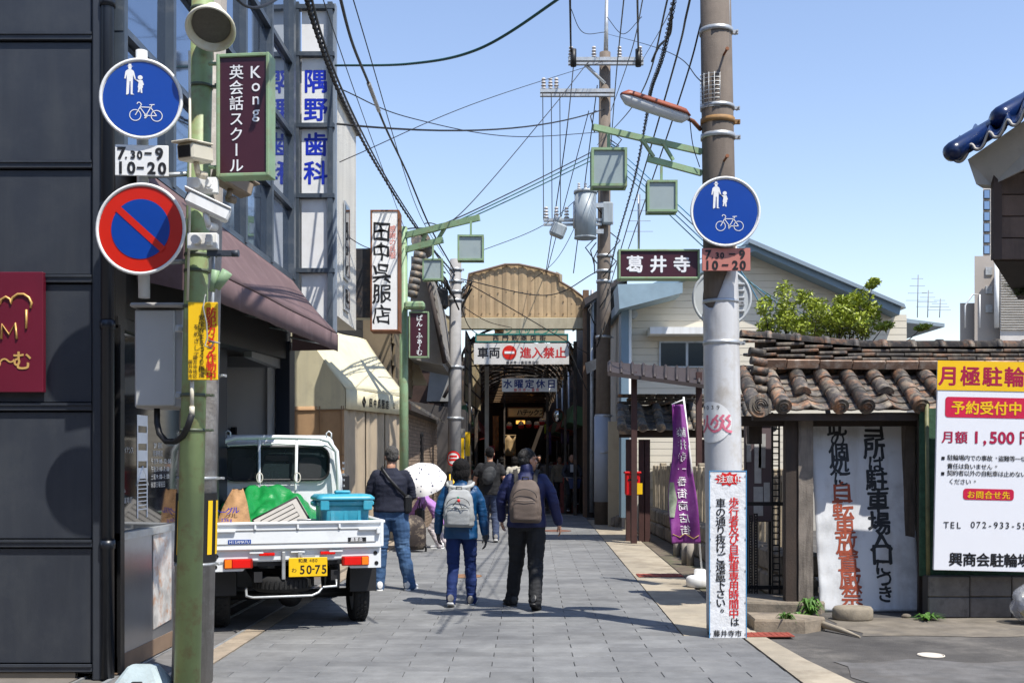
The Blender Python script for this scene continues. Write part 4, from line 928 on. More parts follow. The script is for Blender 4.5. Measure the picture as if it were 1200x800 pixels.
# ---------------------------------------------------------------- overhead cables
def cable(label, pts, r=.012, sag=0, m=rubber, n=16, group=None, twist=0):
    """pts: list of (px, py, d); each span hangs by sag metres"""
    q = MB(); ps = [P(*p) for p in pts]; out = []
    if len(ps) == 2:
        a, b_ = ps
        for i in range(n): u = i/n; out.append(a.lerp(b_, u)-Vector((0,0,4*sag*u*(1-u))))
    else:
        e_ = [ps[0]*2-ps[1]]+ps+[ps[-1]*2-ps[-2]]
        for k in range(1, len(ps)):
            p0, p1, p2_, p3_ = e_[k-1], e_[k], e_[k+1], e_[k+2]
            for i in range(n): u = i/n; out.append(.5*((2*p1)+(p2_-p0)*u+(2*p0-5*p1+4*p2_-p3_)*u*u+(3*p1-p0-3*p2_+p3_)*u**3))
    out.append(ps[-1]); q.tube(out, r, 6)
    if twist:
        nn = len(out)*6; lo = []
        for i in range(nn):
            f = i/(nn-1)*(len(out)-1); k = min(int(f), len(out)-2); p = out[k].lerp(out[k+1], f-k); lo.append(p+Vector((cos(i*1.1),0,sin(i*1.1)))*twist)
        q.tube(lo, r*.5, 4)
    single('overhead_cable', q, m, label, 'cable', ps[0], group)
cable('green black cable crossing the sky from the dental tower to the upper right', [(393,77,13.4),(480,75,11.5),(560,58,10),(650,2,8.8),(700,-40,8)], .013, .03, gcable)
cable('thin dark cable running level from the tower to the far right pole', [(392,145,13.5),(708,128,25.9)], .014, .25)
cable('thin sagging cable low across the sky between tower and far pole', [(398,104,13.5),(480,138,16),(600,160,20),(705,155,25.8)], .008, .12)
cable('thick twisted black cable bundle coming down over the dental sign tower', [(345,-60,6.5),(372,40,8.5),(405,125,11.5),(445,200,16),(490,270,20),(533,322,25.4)], .014, .02, twist=.018)
cable('second black cable beside the twisted bundle over the tower', [(352,-60,6.6),(378,45,8.7),(412,130,11.7),(452,207,16.2),(496,276,20.2),(533,330,25.4)], .011, .02)
cable('black cable with pale sleeve left of the sky', [(392,-30,8),(412,48,10),(432,98,12),(452,150,14.5),(478,205,18),(505,268,21),(533,318,25.4)], .015, .02)
cable('hair thin wire falling beside the sleeved cable', [(408,-20,9),(487,240,18),(520,300,25)], .006, .05)
q = MB(); q.tube([P(432,98,11.95), P(444,130,13.2)], .024, 8); single('cable_sleeve', q, M('sleeve_grey',(.5,.48,.45),.5), 'pale sleeve on the black cable in the left of the sky', 'cable sleeve', P(432,98,11.95))
cable('wire rising from the thin green pole to the second cross arm', [(498,262,19),(540,250,20.5),(640,135,24),(690,72,25.7)], .01, .05)
for k, (a, b_) in enumerate(((176,176),(181,182),(186,187))):
    cable(['top', 'middle', 'bottom'][k]+' wire of the three sweeping from the left green pole to the far pole', [(478,268+4*k,19),(520,262+3*k,20.5),(600,225+4*k,23),(698,a,25.8)], .012, .08, gcable if k else rubber)
for k, (x0, x1) in enumerate(((669,655),(669,678),(748,742))):
    cable(['leftmost','second','right'][k]+' steep wire rising from the upper cross arm of the far pole', [(x0,60,25.7),(x1 if 0 else x0-2,-60,18)], .022, 0)
cable('steep pair wire from far pole towards the top beside the right pole', [(700,170,25.8),(748,115,14),(790,-30,8)], .008, .05)
cable('heavy looping cable bundle rising left of the right pole', [(712,330,26),(722,285,22),(742,215,17),(757,140,13.5),(763,105,12),(778,60,10),(797,-40,7.5)], .01, .03, twist=.02)
cable('dark looped cable hanging from the bundle left of the right pole', [(764,72,11),(772,55,10.6),(785,40,10),(787,10,9.4)], .012, .1)
cable('straight wire passing behind the orange street light', [(712,345,26),(775,130,12),(805,15,8.5),(812,-30,8)], .009, 0)
cable('second straight wire passing behind the orange street light', [(716,350,26),(785,150,12),(826,12,9.5)], .008, 0)
cable('wire falling leftwards from the upper cross arm', [(672,78,25.7),(662,170,24),(640,318,30)], .012, 0)
cable('wire falling from the second cross arm to the arcade roof', [(700,100,25.7),(672,320,28.5)], .012, 0)
cable('wire falling towards the arcade gable peak', [(690,130,25.7),(640,322,28.8)], .01, 0)
for k, x in enumerate((636,646,656)): cable(['outer','middle','inner'][k]+' vertical drop wire between the two lower cross arms', [(x,107,25.7),(x+1,258,25.7)], .01, 0)
cable('hanging wire loop between the upper cross arm insulators', [(668,8,22),(683,38,23),(709,38,25.5)], .008, .3)
cable('hanging wire loop right of the far pole top', [(711,20,25.5),(730,40,24),(752,20,22)], .008, .3)
for k in range(4): cable(['highest','second highest','third','lowest'][k]+' service wire passing behind the right pole to the house roof', [(712,165+7*k,25.6),(775,222+7*k,20),(855,300+5*k,18),(900+16*k,372,17.5)], .009, .15, gcable if k % 2 else M('blue_wire',(.05,.2,.3),.5))
cable('sagging wire across the arcade front from pole to post', [(545,330,25.4),(600,362,26.5),(690,415,29)], .012, .1)
cable('black cable crossing the arcade gable', [(536,326,25.4),(640,346,27),(700,318,26)], .012, .3)
cable('wire curving down from the banner corner to the right post', [(664,402,29),(680,440,29),(690,462,29)], .012, .15)
cable('cable swinging from the twisted bundle past the white brushed sign', [(330,150,12.9),(370,240,14.5),(430,290,17),(475,285,18.9)], .007, .12)
cable('dark cable loop across the top left above the glass wall', [(268,-10,8.2),(290,8,8.6),(312,6,9),(335,-8,9.6)], .012, .04)

ext = [('fine wire from the far pole top to the dental tower',[(708,72,25.8),(560,120,18),(398,190,13.6)],.006,.3),
 ('fine wire crossing under the long green arm',[(705,205,25.8),(640,262,26),(548,300,25.5)],.008,.2),
 ('fine wire from the transformer down to the arcade gable',[(690,232,25.5),(655,300,28),(622,330,29.9)],.008,.1),
 ('thin wire rising steeply right of the far pole',[(716,170,25.7),(722,90,20),(733,-20,14)],.01,.02),
 ('thin wire rising steeply beside the orange street light',[(716,130,25.7),(740,60,18),(757,-20,12)],.008,.02),
 ('thin wire running from the cross arm end to the upper right',[(752,72,25.7),(782,20,14),(798,-30,9.5)],.006,.02),
 ('thin wire between the far pole and the roof ridge behind the temple sign',[(712,300,25.7),(760,318,24.5),(884,284,23.6)],.008,.1),
 ('fine wire from the right pole to the upper right of the far pole',[(822,96,9.5),(780,60,13),(712,40,25.7)],.005,.05),
 ('short drooping wire under the orange street light',[(808,138,9.3),(812,170,9.4),(820,196,9.45)],.004,.03),
 ('thin wire curling from the left grey pole to the lattice screen',[(536,345,25.4),(548,380,28),(560,392,30)],.012,.1),
 ('low wire swinging from the left grey pole to the arcade beam',[(536,355,25.4),(570,376,28),(600,384,29.6)],.01,.12),
 ('fine wire from the upper left beside the sleeved cable',[(372,-20,8),(420,120,12.5),(474,268,18.9)],.005,.04)]
for lab, pts, r, sg in ext: cable(lab, pts, r, sg)
q = MB(); rq = random.Random(8)
for i in range(16):
    a0 = rq.uniform(0,6.28); z = ZP(rq.uniform(96,380),26); q.tube([p2b+Vector((.2*cos(a0),.2*sin(a0)-.05,z)), p2b+Vector((.42*cos(a0),-.3,z-.25)), p2b+Vector((.2*cos(a0+.8),-.2,z-.6))], .014, 5)
part('cable_loops', q, rubber, p2, kind='stuff')
# ---------------------------------------------------------------- right side: tiled garden wall, gate posts, white plank sign
def tiled_roof(t, x0, x1, yf, yb, ze, zr, nrow, pitch, m, rcover, missing=(), seed=1, short=()):
    """pan tiles in courses, round cover tiles running down the slope, stacked ridge; eave at yf/ze, ridge at yb/zr"""
    rnd = random.Random(seed); n = int(round((x1-x0)/pitch)); sl = math.atan2(zr-ze, yb-yf); Ls = math.hypot(zr-ze, yb-yf)
    up = Vector((0, cos(sl), sin(sl))); nn = Vector((0, -sin(sl), cos(sl)))
    lr = Ls/nrow
    pm = MB(); w_ = pitch*.98
    pm.sheet(lambda u, v: tuple(Vector(((u-.5)*w_,0,0))+up*(lr*1.25*v)+nn*(.045*(2*u-1)**2-.012+.012*(1-v))), 6, 1, .016); pme = pm.mesh('pan_tile', m)
    for c in range(n):
        for r_ in range(nrow):
            o = link_mesh('pan_tile', pme, t, Vector((x0+pitch*(c+.5), yf, ze))+up*(lr*(r_+rnd.uniform(-.05,.05)))-Vector(t.location), (rnd.gauss(0,.015), rnd.gauss(0,.015), rnd.gauss(0,.02)))
    cl = Ls*.9/3; cm = MB(); k = 8
    rings = []
    for i in range(5):
        rr = rcover*(1.04-.12*i/4); rings.append([Vector((rr*cos(pi*j/k), 0, 0))+up*(cl*i/4*1.03)+nn*(rr*sin(pi*j/k)) for j in range(k+1)])
    cm.loft(rings, True, False, closed=False); cm.loft([[v*1 for v in rings[0]], [v-up*.0+nn*-.0 for v in rings[0]]], True, True, False); cme = cm.mesh('cover_tile', m)
    em = MB(); em.cyl(nn*.01-up*.03, nn*.01+up*.06, rcover*1.02, n=18); em.tube([nn*.01-up*.035+(Vector((1,0,0))*cos(a)+nn*sin(a))*rcover*.6 for a in (2*pi*i/14 for i in range(14))], rcover*.08, 4, True)
    for i in range(3): a = 2*pi*i/3; em.ell(nn*.01-up*.032+(Vector((1,0,0))*cos(a)+nn*sin(a))*rcover*.25, (rcover*.2,rcover*.06,rcover*.2), 8, 5)
    eme = em.mesh('eave_end_tile', m)
    for c in range(n+1):
        if c in missing: continue
        st = 1 if c in short else 0
        lean = rnd.gauss(0, .03)
        for r_ in range(st, 3):
            link_mesh('cover_tile', cme, t, Vector((x0+pitch*c, yf, ze))+up*(cl*r_+.02)+nn*.03-Vector(t.location)+Vector((lean*(2-r_)*.3,0,0)), (rnd.gauss(0,.02), rnd.gauss(0,.02), lean))
        if not st: link_mesh('eave_end_tile', eme, t, Vector((x0+pitch*c, yf, ze))+nn*.035-Vector(t.location)+Vector((lean*.6,0,0)), (0,0,lean))
gw = thing('tiled_garden_wall', 'long garden wall with weathered rust toned tile roof behind the signs', 'wall', (4.3,11.3,0))
WX0, WX1 = 2.52, 9.6
q = MB(); q.box((6.2,11.5,1.0), (5.0,.2,2.0)); part('wall', q, M('mud_wall',(.4,.37,.33),.9,.15,2,.4,dirt=((.2,.18,.16),.6,3)), gw)
yf, yb, ze, zr = 10.75, 11.45, 2.0, 2.42
tiled_roof(gw, 2.36, 6.065, yf, yb, ze, zr, 6, .2647, ktile, .079, missing=(), seed=3, short=(2,5,9))
tr_ = MB(); tr_.box((7.7,11.1,2.2), (3.6,.7,.1), rot=(.54,0,0)); part('roof_underlay', tr_, ktile, gw)
q = MB(); q.box((4.1,11.1,2.17), (3.5,.62,.03), rot=(.54,0,0)); q.box((4.1,10.85,1.93), (3.5,.08,.07)); part('eave_board', q, woodd, gw)
# ridge: stacked flat courses, each tile its own piece, sagging to the left as the photo shows
def sag(x): return .09*max(0, (3.6-x))*1.0
rm = MB(); rm.box((0,0,0), (.285,.24,.022), b=.005); rme = rm.mesh('ridge_course_tile', ktile)
for k in range(5):
    for i in range(14):
        x = 2.55+.29*i+(.145 if k % 2 else 0)
        link_mesh('ridge_course_tile', rme, gw, Vector((x, 11.42+.004*k, 2.46+.045*k+sag(x)*k/4))-Vector(gw.location), (random.gauss(.1,.02), random.gauss(0,.012)-(.03*k/4 if x < 3.6 else 0), random.gauss(0,.012)), (1,1.25-.06*k,1.35))
rm = MB(); k = 8; rm.loft([[Vector((x, .11*s_*cos(pi*j/k), .075*s_*sin(pi*j/k))) for j in range(k+1)] for x, s_ in ((-.15,1),(.1,.97),(.1,1.16),(.15,1.16))], True, True, False); rme2 = rm.mesh('ridge_cap_tile', ktile)
for i in range(24):
    x = 2.5+.295*i; link_mesh('ridge_cap_tile', rme2, gw, Vector((x, 11.42, 2.665+sag(x)))-Vector(gw.location), (0, .08 if x < 3.4 else random.gauss(0,.015), random.gauss(0,.02)))
q = MB(); q.sheet(lambda u, v: (2.5+6.9*u, 11.43, 2.3+(.36+sag(2.5+6.9*u))*v), 40, 1); part('ridge_core', q, ktile, gw)
# front face flat tiles (light band above the pans)
fm_ = MB(); fm_.box((0,0,0), (.33,.03,.09), rot=(.35,0,0), b=.006); fme = fm_.mesh('face_tile', M('roof_tile_pale',(.34,.22,.15),.6,.35,7,.4,rnd=.35,dirt=((.6,.52,.42),.7,6)))
for i in range(11):
    x = 2.62+.335*i; link_mesh('face_tile', fme, gw, Vector((x, 11.27, 2.475+sag(x)*.2))-Vector(gw.location), (random.gauss(0,.02),0,random.gauss(0,.015)))
# stacked end tiles on the left end (ridge end seen on the gable)
for i in range(5):
    q = MB(); q.cyl((2.42,11.3-.06*i,2.62-.1*i), (2.58,11.33-.06*i,2.6-.1*i), .042, .04, n=12); part('end_tile', q, ktile, gw)
q = MB(); c_ = Vector((2.38,10.62,2.03)); q.cyl(c_, c_+Vector((0,.1,0)), .11, n=22)
for k_ in range(3): q.tube([c_+Vector(((.03+.02*k_)*cos(a*1.0),-.006,(.03+.02*k_)*sin(a))) for a in (2*pi*i/16 for i in range(12+k_))], .008, 4)
part('demon_end_tile', q, ktile, gw)
# beams and posts under the roof
q = MB(); q.box((4.25,11.15,1.9), (3.9,.14,.1)); part('beam', q, woodd, gw)
def post(x0, x1, ytop, ybot, d, m, dp=.12, nm='post', lean=0):
    q = MB(); a, b_ = XP(x0,d), XP(x1,d); z1, z0 = ZP(ytop,d), max(0, ZP(ybot,d)); n = 10
    rings = []
    for i in range(n+1):
        z = z0+(z1-z0)*i/n; j = .006*noise.noise(Vector((x0,z*3,0))); e = .004*noise.noise(Vector((x1,z*5,3)))
        rings.append([Vector((a+j,d,z)),Vector((b_+e,d+.004*noise.noise(Vector((z*6,x0,1))),z)),Vector((b_+e,d+dp,z)),Vector((a+j,d+dp,z))])
    q.loft(rings, False); return part(nm, q, m, gw)
post(921,935,488,705,11.0,woodd); post(936,953,488,705,10.98,M('worn_wood',(.24,.21,.18),.88,.3,5,.7,60,streak=((.05,.04,.035),.9,14)),.16); post(878,893,492,520,11.2,woodd)
post(1061,1072,484,700,11.1,woodw); post(1077,1086,480,718,10.85,woodd,.05)
q = MB(); q.cyl(P(1086,470,10.7)*1, Vector((XP(1088,10.7),10.7,0)), .02, n=10); single('bamboo_pole', q, M('old_bamboo',(.2,.2,.1),.6,.3,8,.1), 'thin upright bamboo pole at the left edge of the bicycle park sign', 'pole', Vector((XP(1088,10.7),10.7,0)))
# white painted plank sign leaning on the wall
ws = thing('leaning_board', 'large dented white board with black and orange brush writing leaning under the tiles', 'sign', Vector((XP(1017,10.75),10.75,0)))
d = 11.1
def lb(u, v, off=0):
    px = (953+ (1068-953)*u)*(1-v)+(959+(1077-959)*u)*v; y_ = d+.14-.22*v
    dent = .012*noise.noise(Vector((u*3,v*5,1)))+.01*noise.noise(Vector((u*9,v*9,5)))*max(0, 1-u*3.5)+.004*sin(v*60)*max(0, 1-u*5)
    py = 484+(717-484)*v+ (3*u*0)
    p = P(px, py, d); z = max(p.z, .004)
    return Vector((p.x, y_-dent-off, z+.006))
q = MB(); q.sheet(lambda u, v: lb(u, 1-v), 30, 50, 0); q2 = q.mesh('x', None); bpy.data.meshes.remove(q2)
q = MB(); q.sheet(lambda u, v: lb(u, 1-v), 30, 50, .008); part('panel', q, M('old_white_board',(.68,.69,.7),.5,.06,2,.1,dirt=((.34,.34,.34),.5,3),streak=((.4,.36,.32),.45,5)), ws)
def on_board(items, m, nm):
    q = MB()
    for ch, px, py, sz, br in items:
        h = MB(); put(h, ch, 0, 0, 1, .018 if nm == 'orange_writing' else .03, brush=br)
        vs = []
        for v in h.v:
            x_, y_ = px+v[0]*sz, py-v[2]*sz; vv = (y_-484)/233; l0, l1 = 953+6*vv, 1068+9*vv; uu = (x_-l0)/(l1-l0); vs.append(lb(uu, vv, .004-v[1]))
        q.add(vs, h.f)
    part(nm, q, m, ws)
on_board([(c_, 1028+ (i*.7), y_, 28 if ord(c_) > 0x3100 else 21, .06) for i, (c_, y_) in enumerate(zip('当所は駐車場入口につき', (500,525,544,563,588,613,633,649,664,678,695)))], M('brush_black',(.03,.032,.035),.55), 'black_writing')
on_board([(c_, 985+(i*.6), 499+15.6*i, 25 if ord(c_) > 0x3100 else 19, .06) for i, c_ in enumerate('此の個処に')], M('brush_black',(.03,.032,.035),.55), 'black_writing')
on_board([(c_, 988+(i*1.4), 577+20.0*i, 27, .06) for i, c_ in enumerate('自転車放置厳禁')], M('brush_orange',(.36,.085,.04),.6,.25,14), 'orange_writing')
# round stone weight at its foot
q = MB(); c_ = Vector((XP(997.5,10.55),10.5,0)); n = 26
def rg2(r, z): return [c_+Vector((r*cos(a)*(1+.03*noise.noise(Vector((cos(a)*2,sin(a)*2,z)))), r*.8*sin(a), z)) for a in (2*pi*i/n for i in range(n))]
q.loft([rg2(.178,.0), rg2(.19,.02), rg2(.188,.1), rg2(.17,.125), rg2(.1,.128)], True); single('round_stone', q, M('flat_stone',(.3,.26,.2),.92,.2,8,.6,60,dirt=((.15,.13,.1),.6,6)), 'flat round concrete weight lying at the foot of the leaning white board', 'stone', c_)
# bicycle park board
bp = board('bicycle_park_sign', 'large white and yellow monthly bicycle parking board on concrete blocks at right edge', 'sign', 1094, 424, 1262, 670, 10.4, .03, M('park_board',(.8,.81,.84),.35,.02,2,.08,8,dirt=((.7,.7,.72),.3,2)), None, rz=R(-1))
bp[0].rotation_euler = (0, R(1.2), R(-1))
t, bo, cx, by, d_ = bp; s = d_/F
q = MB(); q.box(((1178-cx)*s,-.0025,(by-441)*s), (168*s,.005,34.5*s)); part('yellow_header', q, yellow, bo, local=True)
lett(bp, [('月極駐輪場', 1107, 441.5, 25.5, 24, 'h')], inkm, .03, y=-.007)
def pill(x0, y0, x1, y1, m, y=-.003):
    q = MB(); pts = []; r = 3.5
    for cxx, cyy, a0 in ((x1-r,y0+r,0),(x0+r,y0+r,90),(x0+r,y1-r,180),(x1-r,y1-r,270)):
        for k in range(5): a = R(a0+22.5*k); pts.append(((cxx+r*cos(a)-cx)*s, y, (by-(cyy-r*sin(a)))*s))
    q.add(pts, [tuple(range(len(pts)))]); part('red_panel', q, M('park_red',(.6,.02,.08),.4), bo, local=True)
pill(1104,466,1199,490,0); pill(1127,573,1186,586,0)
lett(bp, [('予約受付中', 1119, 478.5, 16.6, 16.5, 'h'), ('お問合せ先', 1136, 580, 10.2, 9.5, 'h')], yellow, .03, y=-.006)
lett(bp, [('月額', 1108, 513, 15.5, 15, 'h'), ('1,500', 1141, 512.5, 16, 19, 'h'), ('円', 1199, 512, 15, 17, 'h')], inkm, .03)
lett(bp, [('■', 1103, 538, 5, 5, 'h'), ('駐輪場内での事故、盗難等一切の責任', 1111, 537, 6.6, 7, 'h'), ('責任は負いません。', 1111, 547, 6.6, 7, 'h'), ('■', 1103, 556, 5, 5, 'h'), ('契約者以外の自転車は止めないで下', 1111, 555, 6.6, 7, 'h'), ('ください。', 1113, 565, 6.6, 7, 'h')], inkb, .005)
lett(bp, [('TEL', 1108, 616, 12, 10.5, 'h'), ('072-933-5510', 1139, 615, 10.8, 10.5, 'h')], inkb, .005)
lett(bp, [('興商会駐輪場', 1120, 656, 16, 16.5, 'h')], inkb, .03)
# block wall under the board
bw = thing('block_wall', 'low wall of grey concrete blocks under the bicycle parking board', 'wall', (5.0,10.65,0))
bm_ = MB(); bm_.box((0,0,0), (.392,.15,.192), b=.009); bme = bm_.mesh('concrete_block', block_m)
for r_ in range(2):
    for i in range(12):
        x = XP(1088,10.6)+.2+.4*i+(0 if r_ else 0); link_mesh('concrete_block', bme, bw, Vector((x, 10.68, .1+.2*r_+random.uniform(-.003,.003)))-Vector(bw.location), (0, random.gauss(0,.004), random.gauss(0,.006)))
q = MB(); q.box((XP(1088,10.6)+2.4,10.69,.2), (4.8,.13,.4)); part('mortar', q, M('mortar_dark',(.09,.085,.08),.95), bw)
q = MB(); q.box((5.9,10.75,1.2), (3.9,.04,1.62)); part('green_net_panel', q, M('green_net',(.05,.12,.07),.8,.3,20,.3,200), bw)
# trash bag at the far right
tb = thing('trash_bag', 'clear plastic bag stuffed with cans and bottles against the block wall', 'trash bag', (XP(1212,10.2),10.2,0))
def lump(u, v): a = 2*pi*u; b_ = pi*v; r = .21*(1+.2*noise.noise(Vector((cos(a)*2,sin(a)*2,b_*2)))+.07*noise.noise(Vector((cos(a)*8,sin(a)*8,b_*7)))); return (r*sin(b_)*cos(a), r*.8*sin(b_)*sin(a), .19-.19*cos(b_)*1.0 if v < .8 else .34+.1*(v-.8)*5)
q = MB(); q.sheet(lambda u, v: lump(1-u, v), 36, 22); part('bag', q, M('clear_plastic',(.55,.57,.6),.15,.2,6,.6,25,alpha=.45,bd=.02), tb, local=True)
rr = random.Random(5)
for i in range(26):
    a = rr.uniform(0,6.28); r = rr.uniform(.02,.15); z = rr.uniform(.06,.28); q = MB(); v = Vector((rr.uniform(-1,1),rr.uniform(-1,1),rr.uniform(-1,1))).normalized(); p = Vector((r*cos(a),r*.8*sin(a),z)); q.cyl(p-v*.055, p+v*.055, .033, n=10)
    part('can', q, M('can_%d' % (i % 5), [(.6,.6,.62),(.6,.03,.03),(.05,.15,.5),(.7,.55,.1),(.55,.55,.5)][i % 5], .25, .1, metal=.4), tb, local=True)
# purple-grey notice board and iron gate between pole and pillar
d = 12.0; b = board('community_board', 'small purple grey notice board with taped papers beside the right pole', 'notice board', 873,497,906,611, d, .05, M('board_purple_grey',(.17,.13,.14),.8,.1,3,.1), M('board_frame',(.1,.08,.08),.6), 1.5)
for k, (x0,y0,x1,y1) in enumerate(((874,511,880,541),(884,520,892,566),(889,508,897,548),(883,570,894,604),(895,565,902,590))):
    q = MB(); s = d/F; q.box((((x0+x1)/2-889.5)*s,-.006,(611-(y0+y1)/2)*s), ((x1-x0)*s,.004,(y1-y0)*s), rot=(0,random.gauss(0,.02),0)); part('paper', q, M('old_paper',(.55,.55,.54),.7,.15,9,.1,rnd=.15), b[1], local=True)
q = MB(); 
for x in (876,903): q.box((XP(x,d+.03),d+.05,.8), (.04,.04,1.6))
part('leg', q, black, b[0])
ig = thing('iron_gate', 'black perforated iron gate posts beside the weathered wooden pillar', 'gate', (XP(905,11.8),11.8,0))
for x0, x1, yt in ((905,913,492),(884,887,610),(878,881,612)):
    a, b_ = XP(x0,11.7), XP(x1,11.7); zt = ZP(yt,11.7); q = MB(); n = 30
    for s_ in (0,1): q.box((a+(b_-a)*s_,11.7,zt/2+.08), (.014,.03,zt))
    for i in range(n): q.box(((a+b_)/2,11.7,.1+zt*i/n), (b_-a,.02,.014))
    part('gate_post', q, black, ig)
for v in (590,688): q = MB(); q.box((XP(895,11.72),11.72,ZP(v,11.7)), (.4,.03,.04)); part('cross_bar', q, black, ig)
# gate step and kerb stones
def slab(name, label, pts, h, m, cat='step'):
    q = MB(); top = [Vector((x,y,h)) for x,y in pts]; bot = [Vector((x,y,0)) for x,y in pts]; c0 = sum(top, Vector())/len(top); ins = [c0+(p-c0)*.97+Vector((0,0,.0)) for p in top]
    mid = [p-Vector((0,0,.02)) for p in top]; q.loft([bot, mid, ins], False); single(name, q, m, label, cat, (c0.x,c0.y,0))
slab('stone_step', 'long stone step under the gate beside the notice at the pole', [(2.2,11.0),(3.02,10.85),(3.3,11.4),(2.4,11.7)], .11, stone)
slab('kerb_stone', 'broken concrete kerb stone with weeds right of the pole notice', [(2.12,9.7),(2.55,9.65),(2.78,9.85),(2.5,10.12),(2.14,10.15)], .12, M('kerb_old',(.3,.25,.19),.92,.25,6,.6,50,dirt=((.12,.1,.08),.8,5)), 'kerb')
q = MB(); q.tube([(2.72,9.9,.06),(2.88,9.6,.03),(2.95,9.4,.012)], [.035,.022,.008], 8); single('cement_spill', q, conc, 'pale cement tongue running off the broken kerb stone', 'cement', (2.85,9.65,0))
# weeds
def weed(label, p, n=26, r=.12, h=.1, seed=0, cols=(.09,.2,.03)):
    rr = random.Random(seed); q = MB()
    for i in range(n):
        a = rr.uniform(0,6.28); L0 = rr.uniform(.4,1)*r; z = rr.uniform(.3,1)*h; dirv = Vector((cos(a),sin(a),0)); sd = Vector((-sin(a),cos(a),0))*rr.uniform(.008,.016); p0 = Vector(p); p1 = p0+dirv*L0*.5+Vector((0,0,z)); p2_ = p0+dirv*L0+Vector((0,0,z*rr.uniform(.3,1)))
        q.add([p0, p1-sd, p1+sd, p2_], [(0,1,2),(1,3,2)])
    single('weed', q, M('weed_leaf',cols,.6,.3,15,.1), label, 'weed', p)
weed('tuft of weeds between the wooden pillar and the leaning board', (XP(948,10.8),10.75,0), 60, .2, .18, 1)
weed('low spreading weed left of the round stone weight', (XP(932,10.7),10.6,.0), 40, .16, .06, 2)
weed('small weed under the corner of the bicycle park board', (XP(1088,10.4),10.45,0), 60, .2, .07, 3)
weed('green weed sprouting from the broken kerb stone', (XP(915,9.9),9.72,.05), 40, .12, .13, 4)
q = MB(); q.ell((XP(1062,10.6),10.6,.02), (.05,.035,.025), 8, 5); single('pebble', q, stone, 'small pebble on the asphalt right of the round stone weight', 'stone', (XP(1062,10.6),10.6,0))
# ---------------------------------------------------------------- stone fence receding on the right
sf = thing('stone_fence', 'low temple style stone fence running along the right walkway', 'fence', (3.1,18,0))
fb = MB(); pm_ = MB(); pm_.box((0,0,0), (.13,.13,.92), b=.012); pme = pm_.mesh('fence_post', M('fence_stone',(.42,.36,.27),.9,.2,5,.5,60,rnd=.14,dirt=((.2,.17,.13),.7,6)))
y = 11.9
while y < 24.6:
    link_mesh('fence_post', pme, sf, Vector((3.1+random.gauss(0,.006), y, .95))-Vector(sf.location), (random.gauss(0,.008),random.gauss(0,.008),random.gauss(0,.03)), (1,1,1 if int((y-11.9)/.26) % 6 else 1.12)); y += .26
q = MB(); q.box((3.1,18.2,1.3), (.09,12.8,.08)); part('top_rail', q, conc, sf)
rr = random.Random(11)
for r_ in range(2):
    y = 11.7
    while y < 24.6:
        L0 = rr.uniform(.35,.7); q = MB(); q.box((3.06+rr.gauss(0,.012), y+L0/2, .14+.26*r_), (.42,L0-.02,.255), b=.035, rot=(0,0,rr.gauss(0,.02))); part('base_stone', q, stone, sf); y += L0
# stone bollards
for i, (px, py) in enumerate(((793,652),(803,662),(809,663))):
    p = G(px, py); q = MB(); q.cyl(p, p+Vector((0,0,.36)), .055, .052, n=16); q.ell(p+Vector((0,0,.36)), (.052,.052,.015)); single('stone_bollard', q, M('bollard_stone',(.33,.3,.26),.85,.15,6,.3), ['farthest short grey stone post behind the purple banner','middle short grey stone post behind the purple banner','nearest short grey stone post behind the purple banner'][i], 'bollard', p)
# piled rocks near the far fence end
for i, (px, py, r) in enumerate(((731,618,.28),(739,621,.22),(723,612,.22),(733,602,.2))):
    p = G(px, 618); p.z = .12 if i < 3 else .42; q = MB(); q.box(p+Vector((0,.3*i*.3,.0)), (r*1.4,r,r*1.1), rot=(.1*i,.1,.4*i), b=.05); single('rock', q, stone, ['large squared rock at the foot of the far right pole','rock right of the squared rock by the far pole','small dark rock left of the rock pile by the far pole','stone block on top of the rock pile by the far pole'][i], 'rock', p-Vector((0,0,.1)))
q = MB(); p = G(716,615); q.box(p+Vector((0,0,.9)), (.13,.1,1.8), rot=(0,.02,0), b=.01); single('wooden_stake', q, woodw, 'grey wooden stake standing right of the far pole wrap', 'stake', p)
for i,(px,py) in enumerate(((748,619),(756,625))):
    p = G(px,py); q = MB(); q.cyl(p+Vector((0,0,.0)), p+Vector((0,0,.06)), .2, n=16); single('white_dish', q, conc, ['round pale stone left of the stone fence foot','second round pale stone nearer the banner'][i], 'stone', p)
# ---------------------------------------------------------------- small tiled gate house, lean-to, mailbox
gh = thing('tiled_gate_house', 'small cream walled gate house with a short tiled roof behind the banner', 'house', (4,21,0))
x0, x1 = XP(726,20.5), XP(905,20.5)
q = MB(); q.box(((x0+x1)/2+1.2,25.2,1.2), (x1-x0+2,.2,2.4)); part('wall', q, sand, gh)
tiled_roof(gh, x0+.05, x1, 20.3, 21.0, ZP(503,20.3), ZP(476,21), 3, .34, ktile2, .085, seed=8)
for k in range(3):
    for i in range(8): q = MB(); q.box((x0+.2+.36*i+(.18 if k % 2 else 0),21.1,ZP(472,21)+.07*k), (.35,.3,.055), b=.01); part('ridge_course_tile', q, ktile, gh)
for i in range(5): q = MB(); q.cyl((x0-.02,20.4+.12*i,ZP(503,20.3)+.1*i), (x0+.2,20.42+.12*i,ZP(503,20.3)+.1*i), .09, n=12); part('end_tile', q, ktile2, gh)
q = MB(); q.box(((x0+x1)/2,20.55,ZP(508,20.5)), (x1-x0,.12,.14)); part('beam', q, woodd, gh)
for px in (737, 752, 758, 826): q = MB(); q.box((XP(px,20.6),20.6,.95), (.11,.11,1.9)); part('post', q, M('red_brown_post',(.08,.035,.03),.7,.2,5,.2), gh)
lt = thing('lean_to_roof', 'dark purple brown lean-to roof on posts between far pole and white house', 'canopy', (3.1,22,0))
